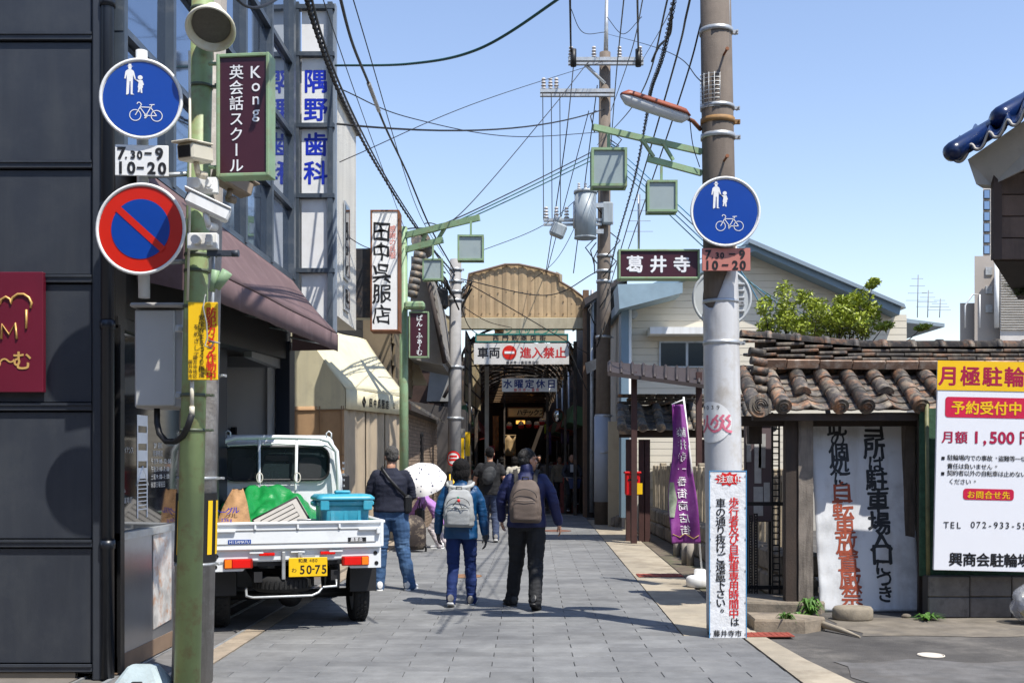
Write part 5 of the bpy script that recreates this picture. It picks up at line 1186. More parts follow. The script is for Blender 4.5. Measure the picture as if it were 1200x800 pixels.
q = MB(); q.prism([P(712,428,21), P(826,437,21), P(826,455,19.6), P(712,440,19.6)], (0,0,.07)); part('roof_sheet', q, M('brown_sheet',(.055,.04,.037),.6,.1,3,.1), lt)
for i in range(9): q = MB(); a = P(715+13*i,428+1.0*i,21)+Vector((0,0,.075)); b_ = P(715+13*i,441+1.6*i,19.6)+Vector((0,0,.075)); q.tube([a,b_], .03, 5); part('roof_batten', q, M('brown_sheet',(.055,.04,.037),.6), lt)
for px in (743, 819): q = MB(); q.box((XP(px,20),20,1.55), (.1,.1,3.1)); part('post', q, M('red_brown_post',(.08,.035,.03),.7), lt)
mb_ = thing('red_mailbox', 'bright red mailbox with yellow label on a post by the gate house', 'mailbox', (XP(741,20.2),20.2,0))
c_ = P(741,567,20.1); q = MB(); q.box(c_, (.26,.2,.4), b=.02); part('box', q, M('mail_red',(.6,.01,.015),.35,.05), mb_)
q = MB(); q.box(c_+Vector((.0,-.0,.21)), (.3,.24,.04), b=.01); part('lid', q, M('mail_red',(.6,.01,.015),.35), mb_)
q = MB(); q.box(c_+Vector((.12,-.11,-.08)), (.1,.015,.2)); part('label', q, yellow, mb_); q = MB(); q.box((XP(741,20.2),20.22,.45), (.06,.06,.95)); part('post', q, woodd, mb_)
q = MB(); q.box(c_+Vector((0,-.105,.08)), (.18,.01,.03)); part('slot', q, black, mb_)
# banner on a leaning pole with its white water base
bn = thing('purple_banner', 'tall purple banner with white characters on a thin leaning pole', 'banner', (XP(820,13.2),13.2,0))
d = 13.2
q = MB(); q.tube([P(801,465,d), P(810,545,d), P(817,610,d), P(824,683,d)], .012, 8); q.tube([P(787,474,d), P(801,468,d)], .008, 6); part('pole', q, white, bn)
def bf(u, v):
    l = 787-3*v+2.5*sin(v*7); r = 801+20*v+.5*sin(v*4); wv = .05*sin(u*7+v*5)+.035*sin(v*11+u*3)
    p = P(l+(r-l)*u, 474+162*v, d); return Vector((p.x,d-.05+wv,p.z))
q = MB(); q.sheet(lambda u, v: bf(u, 1-v), 16, 60, .003); cl_ = part('cloth', q, M('banner_purple',(.25,.05,.27),.6,.2,5,.1,dirt=((.34,.1,.34),.6,4)), bn)
q = MB()
for i, ch in enumerate('藤井寺一番街商店街'):
    h = MB(); put(h, ch, 0, 0, 1, .0); vv = .2+.088*i; sz = 12/162; uw = 27 if 0 else (14+25*vv)
    q.add([bf(.52-v[0]*12.5/uw*1.0, vv-v[2]*sz)-Vector((0,.012,0)) for v in h.v], h.f)
part('lettering', q, wfade, cl_)
q = MB(); n = 10
q.sheet(lambda u, v: bf(.02+.3*u*(1-abs(v-.5)), .56+.25*(1-v))-Vector((0,.01,0)), 5, 10); part('flower_print', q, M('banner_print',(.35,.4,.3),.7,.4,9,0), cl_)
q = MB(); q.tube([bf(.05,.93)-Vector((0,.012,0)), bf(.3,.955)-Vector((0,.012,0)), bf(.5,.93)-Vector((0,.012,0)), bf(.75,.965)-Vector((0,.012,0)), bf(.95,.94)-Vector((0,.012,0))], .005, 4); part('gold_line', q, M('gold_line',(.5,.35,.08),.5), cl_)
q = MB(); c_ = Vector((XP(822,13),13.1,.018)); n = 24
def rg3(r, z): return [c_+Vector((r*cos(2*pi*i/n),r*sin(2*pi*i/n),z)) for i in range(n)]
q.loft([rg3(.15,0),rg3(.165,.02),rg3(.165,.1),rg3(.14,.125),rg3(.1,.135),rg3(.07,.14),rg3(.07,.2),rg3(.05,.21)], True); single('banner_base', q, white, 'white round water filled base holding the purple banner pole', 'banner base', c_)
# ---------------------------------------------------------------- white house with blue trim
wh = thing('white_house', 'pale sided house with blue grey roof edge behind the temple sign', 'house', (5.5,26,0))
d = 24.0; hm = M('house_siding',(.66,.61,.52),.75,.04,1.5,.1)
X0, X1 = XP(733,d), XP(1062,d)
zt = lambda px: ZP({0:348,1:0}.get(0), d)
q = MB(); q.prism([Vector((X0,d,0)), Vector((X1,d,0)), P(1062,372,d), P(884,292,d), P(733,352,d)], (0,8,0)); part('wall', q, M('siding_gap',(.5,.47,.41),.9), wh)
def roofz(px): return ZP(292+(px-884)*80/178, d) if px > 884 else ZP(292+(884-px)*60/151, d)
i = 0; z = .9
sl_ = []
while z < ZP(292,d)-.06:
    a = 733 if z < ZP(352,d) else 884-(ZP(292,d)-z)/(d/F)*151/60; b_ = 1062 if z < ZP(372,d) else 884+(ZP(292,d)-z)/(d/F)*178/80
    if b_-a > 6: q = MB(); q.box(((XP(a,d)+XP(b_,d))/2, d-.012, z+.068), (XP(b_,d)-XP(a,d), .03, .139), rot=(-.03,0,0)); part('siding_board', q, hm, wh)
    z += .145
blue_t = M('blue_trim',(.2,.28,.34),.5,.06,3,.05)
q = MB(); q.prism([P(884,283,d-.5), P(1056,358,d-.5), P(1054,369,d-.5), P(884,294,d-.5)], (0,9,0)); part('roof_edge', q, blue_t, wh)
q = MB(); q.prism([P(728,347,d-.5), P(884,283,d-.5), P(884,294,d-.5), P(728,358,d-.5)], (0,9,0)); part('roof_edge', q, blue_t, wh)
q = MB(); q.prism([P(878,279,d-.6), P(1060,356,d-.6), P(1062,361,d-.6), P(878,284,d-.6)], (0,9.3,0)); part('roof_sheet', q, M('roof_metal',(.28,.34,.39),.35,.05), wh)
q = MB(); q.prism([P(724,333,d-1), P(800,331,d-1), P(800,343,d-1), P(726,362,d-1)], (0,1.0,0)); part('side_eave', q, M('blue_trim_light',(.3,.4,.46),.5), wh)
q = MB(); q.box((XP(730,d),d-.2,2.6), (.16,.5,4.6)); part('corner_trim', q, blue_t, wh)
q = MB(); q.cyl((XP(737,d-.3),d-.3,.4), (XP(737,d-.3),d-.3,ZP(350,d)), .06, n=10); q.box((XP(737,d-.3),d-.3,ZP(348,d)), (.22,.2,.2)); part('downpipe', q, white, wh)
q = MB(); q.cyl((XP(742,d),d-.1,ZP(369,d)), (XP(742,d),d,ZP(369,d)), .09, n=16); part('vent', q, galv, wh)
q = MB(); q.box(((XP(772,d)+XP(860,d))/2,d-.03,(ZP(400,d)+ZP(431,d))/2), (XP(860,d)-XP(772,d),.08,ZP(400,d)-ZP(431,d))); wf = part('window', q, galv, wh)
for a, b_ in ((774,803),(806,858)): q = MB(); q.box(((XP(a,d)+XP(b_,d))/2,d-.075,(ZP(402,d)+ZP(429,d))/2), (XP(b_,d)-XP(a,d),.01,ZP(402,d)-ZP(429,d))); part('pane', q, M('blue_black_glass',(.02,.035,.045),.15), wf)
q = MB(); q.prism([P(762,383,d-.55), P(860,383,d-.55), P(860,391,d-.55), P(762,391,d-.55)], (0,.5,0)); part('window_hood', q, white, wh)
# lower roofs behind, right
lr_ = thing('low_grey_house', 'low house with thin grey metal roof right of the white house', 'house', (12,32,0)); d = 30
q = MB(); q.box(((XP(1030,d)+XP(1100,d))/2,d+2,1.9), (XP(1100,d)-XP(1030,d),4,3.9)); part('wall', q, M('wall_grey',(.25,.25,.25),.8), lr_)
q = MB(); q.prism([P(1030,369,d-.6), P(1107,379,d-.6), P(1107,383,d-.6), P(1030,374,d-.6)], (0,5.4,0)); part('roof', q, M('roof_thin_grey',(.3,.36,.4),.5), lr_)
iron_ = M('aerial_grey',(.22,.22,.23),.5)
# tv aerials
for i, px in enumerate((1075,1087,1101,749)):
    d = 29 if i < 3 else 24; q = MB(); a = P(px, 372 if i < 3 else 300, d); b_ = P(px+1, (322,340,350,228)[i], d); q.tube([a,b_], .012, 5)
    for k in range(4): z = a.z+(b_.z-a.z)*(.4+.17*k); q.tube([(a.x-.3+.05*k,d,z),(a.x+.3-.05*k,d,z)], .006, 4)
    single('tv_aerial', q, iron_, ['tallest thin aerial above the low grey roof','middle thin aerial above the low grey roof','shortest thin aerial right of the other two','thin mast rising behind the temple sign'][i], 'aerial', a)
# apartment block at right edge
ap = thing('apartment_block', 'beige apartment block with stair tower and blue glass strip at right', 'building', (22,50,0)); d = 46
apm = M('apartment_beige',(.42,.38,.34),.85,.06,1,.1); apl = M('apartment_light',(.6,.58,.54),.8)
def bxp(nm, x0, y0, x1, y1, dd, dp, m, par=ap): q = MB(); a = P(x0,y1,dd); b_ = P(x1,y0,dd); h_ = b_.z-a.z; k_ = dp*.5; q.prism([(a.x,dd,a.z),(b_.x,dd,a.z),(b_.x+k_,dd+dp,a.z),(a.x+k_,dd+dp,a.z)], (0,0,h_)); return part(nm, q, m, par)
bxp('wall', 1142, 300, 1300, 545, d, 10, apm); bxp('wall', 1125, 355, 1143, 545, d+.5, 8, apm); bxp('wall', 1172, 308, 1300, 545, d-.5, .45, apl)
bxp('stair_tower', 1152, 218, 1162, 300, d+1, 3, apl); 
for k in range(6): f = bxp('window', 1152.5, 222+13*k, 1160.5, 233+13*k, d+.9, .1, steelg); bxp('pane', 1153.5, 223+13*k, 1159.5, 232+13*k, d+.85, .06, glass, f)
for k in range(3): bxp('window', 1155, 313+22*k, 1163, 322+22*k, d-.06, .06, galv)
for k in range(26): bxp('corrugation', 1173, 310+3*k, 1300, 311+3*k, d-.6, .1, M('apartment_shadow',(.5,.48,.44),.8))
q = MB(); q.tube([P(1148,384,d-.5),P(1148,345,d-.5),P(1140,345,d-.5),P(1131,358,d-.5),P(1131,384,d-.5)], .035, 6); part('handrail', q, white, ap)
q = MB(); q.tube([P(1168,384,d-.5),P(1168,308,d-.5)], .1, 6); part('downpipe', q, white, ap)
# corner house with blue glazed tiles, upper right
ch = thing('blue_tile_house', 'dark timber upper storey with blue glazed wavy roof tiles at upper right', 'house', (7,12.5,0)); d = 12.0
x0 = XP(1163,d); z0, z1 = ZP(305,d), ZP(200,d)
q = MB(); q.prism([(x0+.03,d+.05,z0),(9,d+.05,z0),(9,d+2.9,z0),(x0+1.6,d+2.9,z0)], (0,0,z1-z0+.1)); part('upper_wall', q, woodd, ch)
q = MB(); q.box((9.1,d+1.4,z0/2), (3.2,2.5,z0)); part('ground_wall', q, M('plaster_grey',(.4,.39,.37),.9), ch)
for i in range(5):
    q = MB(); q.box(((x0+9)/2+.01,d-.0,z0+.12+.235*i), (9-x0,.035,.225), b=.004); part('wall_board', q, M('timber_board',(.13,.09,.07),.8,.25,4,.5,50,streak=((.06,.04,.03),.6,12),rnd=.2), ch)
q = MB(); q.box((x0+.03,d-.03,(z0+z1)/2), (.09,.07,z1-z0)); part('corner_post', q, M('timber_dark',(.08,.055,.045),.8), ch)
# eave runs up to the right and towards the camera: white soffit block then the tiles
ev = [P(1141,180,12.0), P(1290,118,10.6)]
q = MB(); u_ = (ev[1]-ev[0]); q.prism([P(1134,187,12.0), P(1310,66,10.7), P(1310,142,10.7), P(1163,217,12), P(1144,216,12.0)], (.75,1.6,.35)); part('eave_block', q, M('eave_plaster',(.5,.48,.44),.9,.08,3,.3,dirt=((.3,.28,.26),.5,4)), ch)
mort = M('tile_mortar',(.5,.47,.42),.8)
for i in range(5):
    px = 1117+21.5*i; py = 189-14.2*i; dd = 12.0-.2*i
    def wave(u, v, px=px, py=py, dd=dd):
        zz = 8.5*cos(2*pi*(u+.08))*(1.0 if cos(2*pi*(u+.08)) > 0 else .45); p = P(px+21.5*u, py-14.2*u-zz, dd-.2*u); return Vector((p.x+.34*v, p.y+.75*v, p.z+.33*v))
    for k in range(2): q = MB(); q.sheet(lambda u, v: wave(u, v)+Vector((.3*k,.66*k,.3*k)), 18, 3, .035); part('glazed_tile', q, btile, ch)
    q = MB(); q.tube([wave(j/12, 0)+Vector((0,-.012,-.02)) for j in range(13)], .014, 5); part('mortar_edge', q, mort, ch)
def roll(a, b_, r0):
    q = MB(); ax = (b_-a).normalized(); x_ = ax.orthogonal().normalized(); y_ = ax.cross(x_); rings = []
    for f_, k_ in ((-.09,.15),(-.07,.6),(-.03,.92),(.03,1),(1,1),(1.02,.9)):
        c_ = a+(b_-a)*f_; rings.append([c_+(x_*cos(t_)+y_*sin(t_))*r0*k_ for t_ in (2*pi*k/20 for k in range(20))])
    q.loft(rings); part('gable_roll_tile', q, btile, ch)
roll(P(1116,178,11.8), P(1170,146,12.3), .105); roll(P(1172,138,12.0), P(1225,108,12.4), .12)
# ---------------------------------------------------------------- shrub behind the tiled wall, pine sprig at right edge
def leaf_cloud(mb, cs, n, size, rr, droop=.3):
    for _ in range(n):
        c, r = rr.choice(cs); v = Vector((rr.gauss(0,1),rr.gauss(0,1),rr.gauss(0,1))); v = v.normalized()*(rr.random()**.45)
        p = Vector(c)+Vector((v.x*r[0],v.y*r[1],v.z*r[2])); a = Vector((rr.uniform(-1,1),rr.uniform(-1,1),rr.uniform(-.7,.5))).normalized(); b_ = a.orthogonal().normalized(); b_ = (b_*cos(rr.uniform(0,6))+a.cross(b_)*sin(rr.uniform(0,6))).normalized(); s = size*rr.uniform(.6,1.3)
        mb.add([p-a*s, p+b_*s*.38-a*.1*s, p+a*s-Vector((0,0,s*droop)), p-b_*s*.38-a*.1*s], [(0,1,2),(0,2,3)])
sh = thing('garden_shrub', 'yellow green leafy shrub rising behind the tiled garden wall', 'shrub', (4.1,13.2,0))
rr = random.Random(4); d = 13.0; cs = []; stems = MB()
for px, py, rx_, ry_ in ((893,362,8,12),(914,348,9,14),(918,372,10,10),(938,352,10,10),(952,365,14,12),(970,372,14,9),(996,365,12,14),(1012,350,13,12),(1006,372,14,10),(1018,334,5,5),(1022,362,9,10),(940,378,20,7),(985,380,24,5),(1030,384,9,4),(1076,385,6,3),(902,378,9,8),(926,362,10,10),(945,376,16,9),(960,356,8,8),(984,366,12,9),(1000,352,9,9),(1022,372,10,8),(988,352,6,7),(928,374,12,8),(905,388,12,7),(930,387,14,7),(958,388,16,8),(985,388,14,8),(1010,388,14,8),(916,378,12,9),(974,380,14,9),(1000,378,12,10)):
    s = d/F; cs.append((P(px,py,d)+Vector((0,rr.uniform(-.25,.25),0)), (rx_*s*1.25,.2,ry_*s*1.2)))
    b0 = P(960+(px-960)*.5,430,d); stems.tube([b0, P(960+(px-960)*.85,404,d), cs[-1][0]], [.012,.008,.003], 5)
q = MB(); leaf_cloud(q, cs, 8000, .03, rr); part('foliage', q, M('shrub_leaf',(.34,.4,.05),.5,.4,30,.1,isl=.35,trans=0), sh)
stems.tube([(4.0,13.2,0),(3.95,13.15,1.2),P(958,430,d)], [.05,.04,.025], 8); part('stem', stems, woodd, sh)
pn = thing('pine_tree', 'pine sprig with long needles at the right edge under the timber storey', 'tree', (7.0,14.2,0)); q = MB(); rr = random.Random(9)
for px, py in ((1192,335),(1200,328),(1210,340),(1196,345),(1215,320),(1190,318),(1225,335)):
    c_ = P(px,py,14)
    for i in range(70): v = Vector((rr.gauss(0,.6),rr.gauss(0,.6),rr.uniform(.0,1))).normalized(); q.tube([c_, c_+v*rr.uniform(.1,.2)], .0028, 3)
part('needles', q, M('pine_needle',(.1,.16,.035),.6,.3,9,0), pn); q = MB(); q.tube([(7.2,14.2,0),(7.1,14.2,2.4),P(1225,350,14)], [.09,.07,.04], 8)
for px, py in ((1192,335),(1210,340),(1215,320),(1190,318)): q.tube([P(1225,350,14), P(px,py,14)], [.03,.01], 6)
part('trunk', q, woodd, pn)
# ---------------------------------------------------------------- covered arcade at the end of the street
ar = thing('shopping_arcade', 'covered shopping arcade with tan corrugated gable at the end of the street', 'arcade', (0.1,30.5,0))
D = 30.0; AL, AR = XP(528,D), XP(688,D)
corr = M('tan_corrugated', (.47,.35,.21), .6, .18, 2, .15, 60, streak=((.3,.2,.11), .7, 7), rnd=.07, dirt=((.36,.25,.14),.5,3))
beam_m = M('beige_beam', (.45,.4,.29), .7, .12, 3, .15, streak=((.25,.2,.13), .6, 6))
prof = [(541,350),(546,344),(550,322),(570,317),(592,311),(608,311),(632,316),(655,323),(656,331),(670,339),(684,350)]
def pz(px):
    for (a, za), (b_, zb) in zip(prof, prof[1:]):
        if a <= px <= b_: return za+(zb-za)*(px-a)/(b_-a)
    return prof[-1][1]
px = 541.0; k = 0
while px < 684:
    w_ = 9.55; b_ = min(px+w_, 684); q = MB(); s_ = D/F; x0, x1 = XP(px,D), XP(b_,D); zb = ZP(372,D); n = 6; ring = []
    for i in range(n+1):
        u = i/n; xx = x0+(x1-x0)*u; yy = D-.02*(1-abs(2*u-1))-.015*(k % 2)
        ring.append((xx, yy, zb, ZP(pz(px+(b_-px)*u),D)))
    vs = [(x,y,z0) for x,y,z0,z1 in ring]+[(x,y,z1) for x,y,z0,z1 in ring]+[(x,D+.02,z0) for x,y,z0,z1 in ring]+[(x,D+.02,z1) for x,y,z0,z1 in ring]; m_ = n+1
    q.add(vs, [(i,i+1,m_+i+1,m_+i) for i in range(n)]+[(2*m_+i+1,2*m_+i,3*m_+i,3*m_+i+1) for i in range(n)]+[(m_+i,m_+i+1,3*m_+i+1,3*m_+i) for i in range(n)])
    for zz_ in (zb+.12, (zb+ZP(pz(px+4),D))/2, ZP(pz(px+4),D)-.15): q.box(((x0+x1)/2, D-.035, zz_), (.03,.02,.03))
    part('gable_sheet', q, corr, ar); px += w_; k += 1
q = MB(); q.tube([P(p[0]-(1 if i == 0 else 0),p[1]-1,D-.08) for i, p in enumerate(prof)], .035, 5); part('gable_edge', q, M('rust_brown_edge',(.18,.12,.08),.7), ar)
# side slope sheet at the left of the gable and the ridge shade at right
q = MB(); q.prism([P(514,352,D-1.5),P(545,340,D),P(545,372,D),P(530,362,D-.6)], (0,.05,.05)); part('side_canopy', q, M('canopy_dark',(.09,.08,.07),.7), ar)
q = MB(); q.prism([P(652,318,D+.2),P(659,322,D+.2),P(659,334,D+.2),P(652,331,D+.2)], (0,.4,0)); part('vent_louvre', q, beam_m, ar)
q = MB(); q.box(P(612,379.5,D-.12), (XP(684,D)-XP(541,D),.3,13*D/F), b=.01); part('front_beam', q, beam_m, ar)
q = MB(); q.box(P(610,373.5,D-.2), (XP(664,D)-XP(556,D),.06,4*D/F)); part('front_beam', q, M('beam_ochre',(.42,.3,.14),.6), ar)
b = board('arcade_name_board', 'narrow brown board with dark characters above the banner at the arcade mouth', 'sign', 557,391,666,401, D-.3, .08, M('name_board_tan',(.42,.32,.2),.6,.1), M('teal_end',(.02,.2,.18),.5), 1.5)
lett(b, [('西門筋商店街', 581,396.3,11,7.5,'h')], inkb, .03)
b = board('arcade_old_sign', 'green lettered strip half hidden under the arcade front beam', 'sign', 590,386,662,391, D-.25, .05, beam_m, None)
lett(b, [('ショッピング', 596,387.5,11,9,'h')], M('teal_ink',(.01,.22,.15),.5), .02)
d = D-.75
b = board('no_entry_banner', 'white cloth banner with red no entry mark and writing across the arcade mouth', 'banner', 555,402,667,427, d, .015, M('banner_white',(.66,.64,.6),.6,.05,3,.2,12,dirt=((.45,.42,.36),.4,4)), None)
lett(b, [('車両', 566,413,13.5,13.5,'h')], inkb, .03)
lett(b, [('進入禁止', 616,413,13.6,13.6,'h')], M('banner_red',(.55,.03,.03),.5), .03)
lett(b, [('藤井寺一番街商店街', 595,424.6,4.3,4,'h')], inkb, .01)
t, bo, cx, by, d_ = b; s = d_/F
q = MB(); q.cyl(((597-cx)*s,-.012,(by-413)*s), ((597-cx)*s,-.002,(by-413)*s), 8.3*s, n=36); no_ = part('no_entry_disc', q, red_s, bo, local=True)
q = MB(); q.box(((597-cx)*s,-.016,(by-413)*s), (11.5*s,.006,2.8*s)); part('white_bar', q, refl, no_, local=True)
b = board('closed_day_sign', 'white sign with blue characters hanging inside the arcade mouth', 'sign', 588,443,653,459, D+.35, .06, M('closed_board',(.82,.8,.74),.5,.08), None)
lett(b, [('水曜定休日', 595,449.5,12.8,11,'h')], M('navy_ink',(.02,.05,.22),.5), .03)
lett(b, [('藤井寺一番街', 604,456.6,5.2,4,'h')], inkr, .01)
b = board('shop_hanging_sign', 'cream lit sign with black katakana deep inside the arcade', 'sign', 594.5,477,637,489, D+8, .1, M('sign_cream_in',(.85,.66,.36),.5,.1), M('wood_frame_in',(.3,.15,.06),.6), 1.2)
lett(b, [('ハテックス', 609,483,6.5,7.5,'h')], inkb, .03)
# side walls, floor, posts
iron = M('arcade_iron', (.07,.06,.05), .7, .3, 5, .2, dirt=((.16,.09,.05), .7, 5))
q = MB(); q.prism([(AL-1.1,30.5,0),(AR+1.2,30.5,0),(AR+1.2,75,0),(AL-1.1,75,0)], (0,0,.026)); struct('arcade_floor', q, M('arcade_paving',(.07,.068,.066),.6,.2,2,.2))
q = MB(); q.box(((AL+AR)/2,30.45,.02), (AR-AL+2,.1,.035)); struct('threshold_strip', q, conc)
# shop rows on both sides, each bay its own shop
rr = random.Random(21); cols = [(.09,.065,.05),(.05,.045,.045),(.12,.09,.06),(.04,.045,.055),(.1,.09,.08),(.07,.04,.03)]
for sd in (-1, 1):
    y = 30.6
    for i in range(7):
        L0 = rr.uniform(4.5, 6.5); X = AL-.25 if sd < 0 else AR+.3; t = thing('arcade_shop', '', 'shop', (X, y+L0/2, 0))
        t['label'] = '%s shop bay on the %s side inside the dim arcade' % (['nearest','second','third','fourth','fifth','sixth','deepest'][i], 'left' if sd < 0 else 'right'); t['group'] = 'shops inside the arcade'
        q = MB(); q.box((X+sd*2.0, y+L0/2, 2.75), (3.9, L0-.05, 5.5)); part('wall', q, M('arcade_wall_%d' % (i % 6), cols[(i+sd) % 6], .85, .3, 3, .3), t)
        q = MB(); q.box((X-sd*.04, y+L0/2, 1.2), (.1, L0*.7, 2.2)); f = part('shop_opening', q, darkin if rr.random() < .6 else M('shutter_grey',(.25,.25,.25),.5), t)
        q = MB(); q.box((X-sd*.35, y+L0/2, 2.75), (.7, L0*.85, .5), rot=(0,sd*.25,0)); part('shop_fascia', q, M('fascia_%d' % rr.randint(0,4), rr.choice([(.3,.05,.04),(.45,.36,.2),(.06,.12,.25),(.1,.2,.1),(.4,.38,.35)]), .6), t)
        q = MB(); q.box((X-sd*.1, y+.1, 2.7), (.14,.14,5.4)); part('post', q, iron, t)
        q = MB(); q.tube([(X-sd*.2,y+.3,0),(X-sd*.2,y+.3,5.2)], .04, 6); part('downpipe', q, galv, t)
        y += L0
# front posts
for nm, px0, px1, yt, yb_, dd, m in (('post',683,690,340,606,29.6,M('rusty_post',(.2,.12,.07),.75,.3,4,.3,streak=((.08,.06,.05),.7,9))),('post',568,573,430,600,31.5,M('pale_post',(.45,.4,.32),.8)),('post',556,560,420,600,33,iron),('post',549,552,400,600,30.2,iron),('post',640,643,430,600,33,iron),('post',661,664,430,600,31.4,iron),('post',672,676,400,600,30.3,iron),('post',590,592,430,590,36,iron)):
    q = MB(); q.box(((XP(px0,dd)+XP(px1,dd))/2, dd, ZP(yt,dd)/2), (XP(px1,dd)-XP(px0,dd), .14, ZP(yt,dd)), b=.01); part(nm, q, m, ar)
q = MB(); q.tube([P(694,340,29.4),P(693,600,29.4)], .05, 8); part('downpipe', q, galv, ar)
# arched trusses and roof sheets (light falls between them)
Xc = (AL+AR)/2; hw = (AR-AL)/2-.25
def archz(x, base=4.35, rise=1.05): u = (x-Xc)/hw; return base+rise*max(0, 1-u*u)**.5
amber = M('amber_sheet', (.62,.4,.16), .4, .15, 4, .05, trans=.55)
for i in range(14):
    y = 31+1.8*i; q = MB(); pts = [(Xc+hw*cos(pi-pi*k/14), y, 4.3+1.0*sin(pi*k/14)) for k in range(15)]; q.tube(pts, .035, 5); p2_ = [(p[0]*.96+Xc*.04, y, p[2]-.28) for p in pts]; q.tube(p2_, .025, 5)
    for k in range(14): q.tube([pts[k], p2_[k+1]], .014, 4); 
    q.tube([(Xc-hw,y,4.15),(Xc+hw,y,4.15)], .02, 4); part('roof_truss', q, iron, ar)
rr = random.Random(3)
for i in range(13):
    for k in range(14):
        if rr.random() < (.35 if i < 3 else .04): continue
        a0, a1 = pi-pi*k/14, pi-pi*(k+1)/14; y = 31+1.8*i; q = MB()
        q.prism([(Xc+hw*cos(a0),y,4.36+1.0*sin(a0)),(Xc+hw*cos(a1),y,4.36+1.0*sin(a1)),(Xc+hw*cos(a1),y+1.7,4.36+1.0*sin(a1)),(Xc+hw*cos(a0),y+1.7,4.36+1.0*sin(a0))], (0,0,.02)); part('roof_sheet', q, amber if rr.random() < (.5 if i < 4 else .12) else iron, ar)
q = MB(); q.prism([(AL-.3,30.02,5.38),(AR+.3,30.02,5.38),(AR+.3,31,5.38),(AL-.3,31,5.38)], (0,0,.05)); part('soffit', q, iron, ar)
for i in range(5): q = MB(); y = 38+7*i; q.box((Xc,y,5.2), (hw*2.3,.1,1.9)); part('inner_gable', q, M('inner_gable',(.2,.13,.07),.8,.2), ar) if i > 1 else None
# goods racks and stands in front of the shops
rr = random.Random(77)
for i in range(26):
    sd = -1 if i % 2 else 1; y = 32+1.1*i; x = (AL+.15 if sd < 0 else AR-.15)-sd*rr.uniform(0,.3); hgt = rr.uniform(.6,1.7); t = thing('goods_stand', '', 'stand', (x,y,0), 0, 'goods stands along the arcade shops'); t['label'] = '%s coloured goods stand, %s along the %s side of the arcade' % (['dark red','ochre','navy','pale grey','brown','dark green','sand'][i % 7], ['nearest','second','third','fourth','fifth','sixth','seventh','eighth','ninth','tenth','eleventh','twelfth','deepest'][i//2], 'right' if sd > 0 else 'left')
    q = MB(); q.box((0,0,hgt*.45), (.5,.7,hgt*.9), b=.02); part('rack', q, M('rack_%d' % (i % 7), [(.2,.05,.04),(.3,.22,.12),(.05,.07,.15),(.25,.24,.22),(.1,.06,.03),(.04,.1,.06),(.35,.3,.2)][i % 7], .7, .4, 8, .2), t, local=True)
    for k in range(4): q = MB(); q.box((rr.uniform(-.15,.15),-.2+.13*k,hgt*.9+.07), (.14,.11,rr.uniform(.1,.25)), b=.01); part('goods', q, M('goods_%d' % rr.randint(0,4), rr.choice([(.5,.4,.3),(.4,.08,.06),(.6,.58,.5),(.1,.2,.3),(.5,.35,.05)]), .6), t, local=True)
# end of the arcade: dark brown wall far inside
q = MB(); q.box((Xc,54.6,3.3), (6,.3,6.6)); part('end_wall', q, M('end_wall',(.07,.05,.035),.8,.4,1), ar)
# latticed side screens on the left, hanging beside the mouth
def lattice(label, pts, nx, nz, d0, d1):
    """pts: corner pixels tl, tr, br, bl; left edge at d0, right edge at d1"""
    t = thing('lattice_screen', label, 'screen', P(*pts[3], d0)); tl, tr_, br, bl = P(*pts[0],d0), P(*pts[1],d1), P(*pts[2],d1), P(*pts[3],d0)
    def at(u, v): return tl.lerp(tr_,u).lerp(bl.lerp(br,u), v)
    for i in range(nx):
        for j in range(nz):
            q = MB(); e = .06; q.prism([at((i+e)/nx,(j+e/2)/nz), at((i+1-e)/nx,(j+e/2)/nz), at((i+1-e)/nx,(j+1-e/2)/nz), at((i+e)/nx,(j+1-e/2)/nz)], (.01,.03,0)); part('screen_pane', q, M('yellowed_pane',(.5,.42,.26),.5,.15,3,.1,rnd=.15,dirt=((.25,.2,.13),.6,4)), t)
    q = MB()
    for i in range(nx+1): q.tube([at(i/nx,0)-Vector((0,.02,0)), at(i/nx,1)-Vector((0,.02,0))], .025, 4)
    for j in range(nz+1): q.tube([at(0,j/nz)-Vector((0,.02,0)), at(1,j/nz)-Vector((0,.02,0))], .025, 4)
    part('lattice', q, iron, t)
lattice('yellowed lattice screen hanging left of the arcade mouth behind the grey pole', ((546,388),(563,424),(563,482),(544,470)), 3, 4, 30.2, 33.5)
lattice('narrow yellowed lattice screen left of the grey pole', ((517,366),(529,374),(526,462),(516,452)), 1, 5, 28.5, 29.5)
# lanterns in a row inside
lan = thing('paper_lantern', 'leftmost white and red lantern of the row inside the arcade', 'lantern', P(597,503,38))
q = MB(); c_ = P(597,499,38); r = 3.4*38/F; prof2 = [(.4,1.25),(.8,1.05),(1,.5),(1,0),(1,-.0)]; n = 14
q.loft([[c_+Vector((a*r*cos(2*pi*i/n),a*r*sin(2*pi*i/n),b_*r*1.1)) for i in range(n)] for a, b_ in ((1,0),(1,.4),(.8,.95),(.4,1.15))]); part('white_half', q, M('lantern_white',(.7,.65,.55),.6), lan)
q = MB(); q.loft([[c_+Vector((a*r*cos(2*pi*i/n),a*r*sin(2*pi*i/n),b_*r*1.1)) for i in range(n)] for a, b_ in ((.4,-1.15),(.8,-.95),(1,-.5),(1,-.005))]); part('red_half', q, M('lantern_red',(.6,.04,.03),.6), lan)
q = MB(); q.cyl(c_+Vector((0,0,r*1.25)), c_+Vector((0,0,r*1.45)), r*.4, n=10); q.tube([c_+Vector((0,0,r*1.4)), c_+Vector((0,0,r*3))], .01, 4); part('cap', q, black, lan)
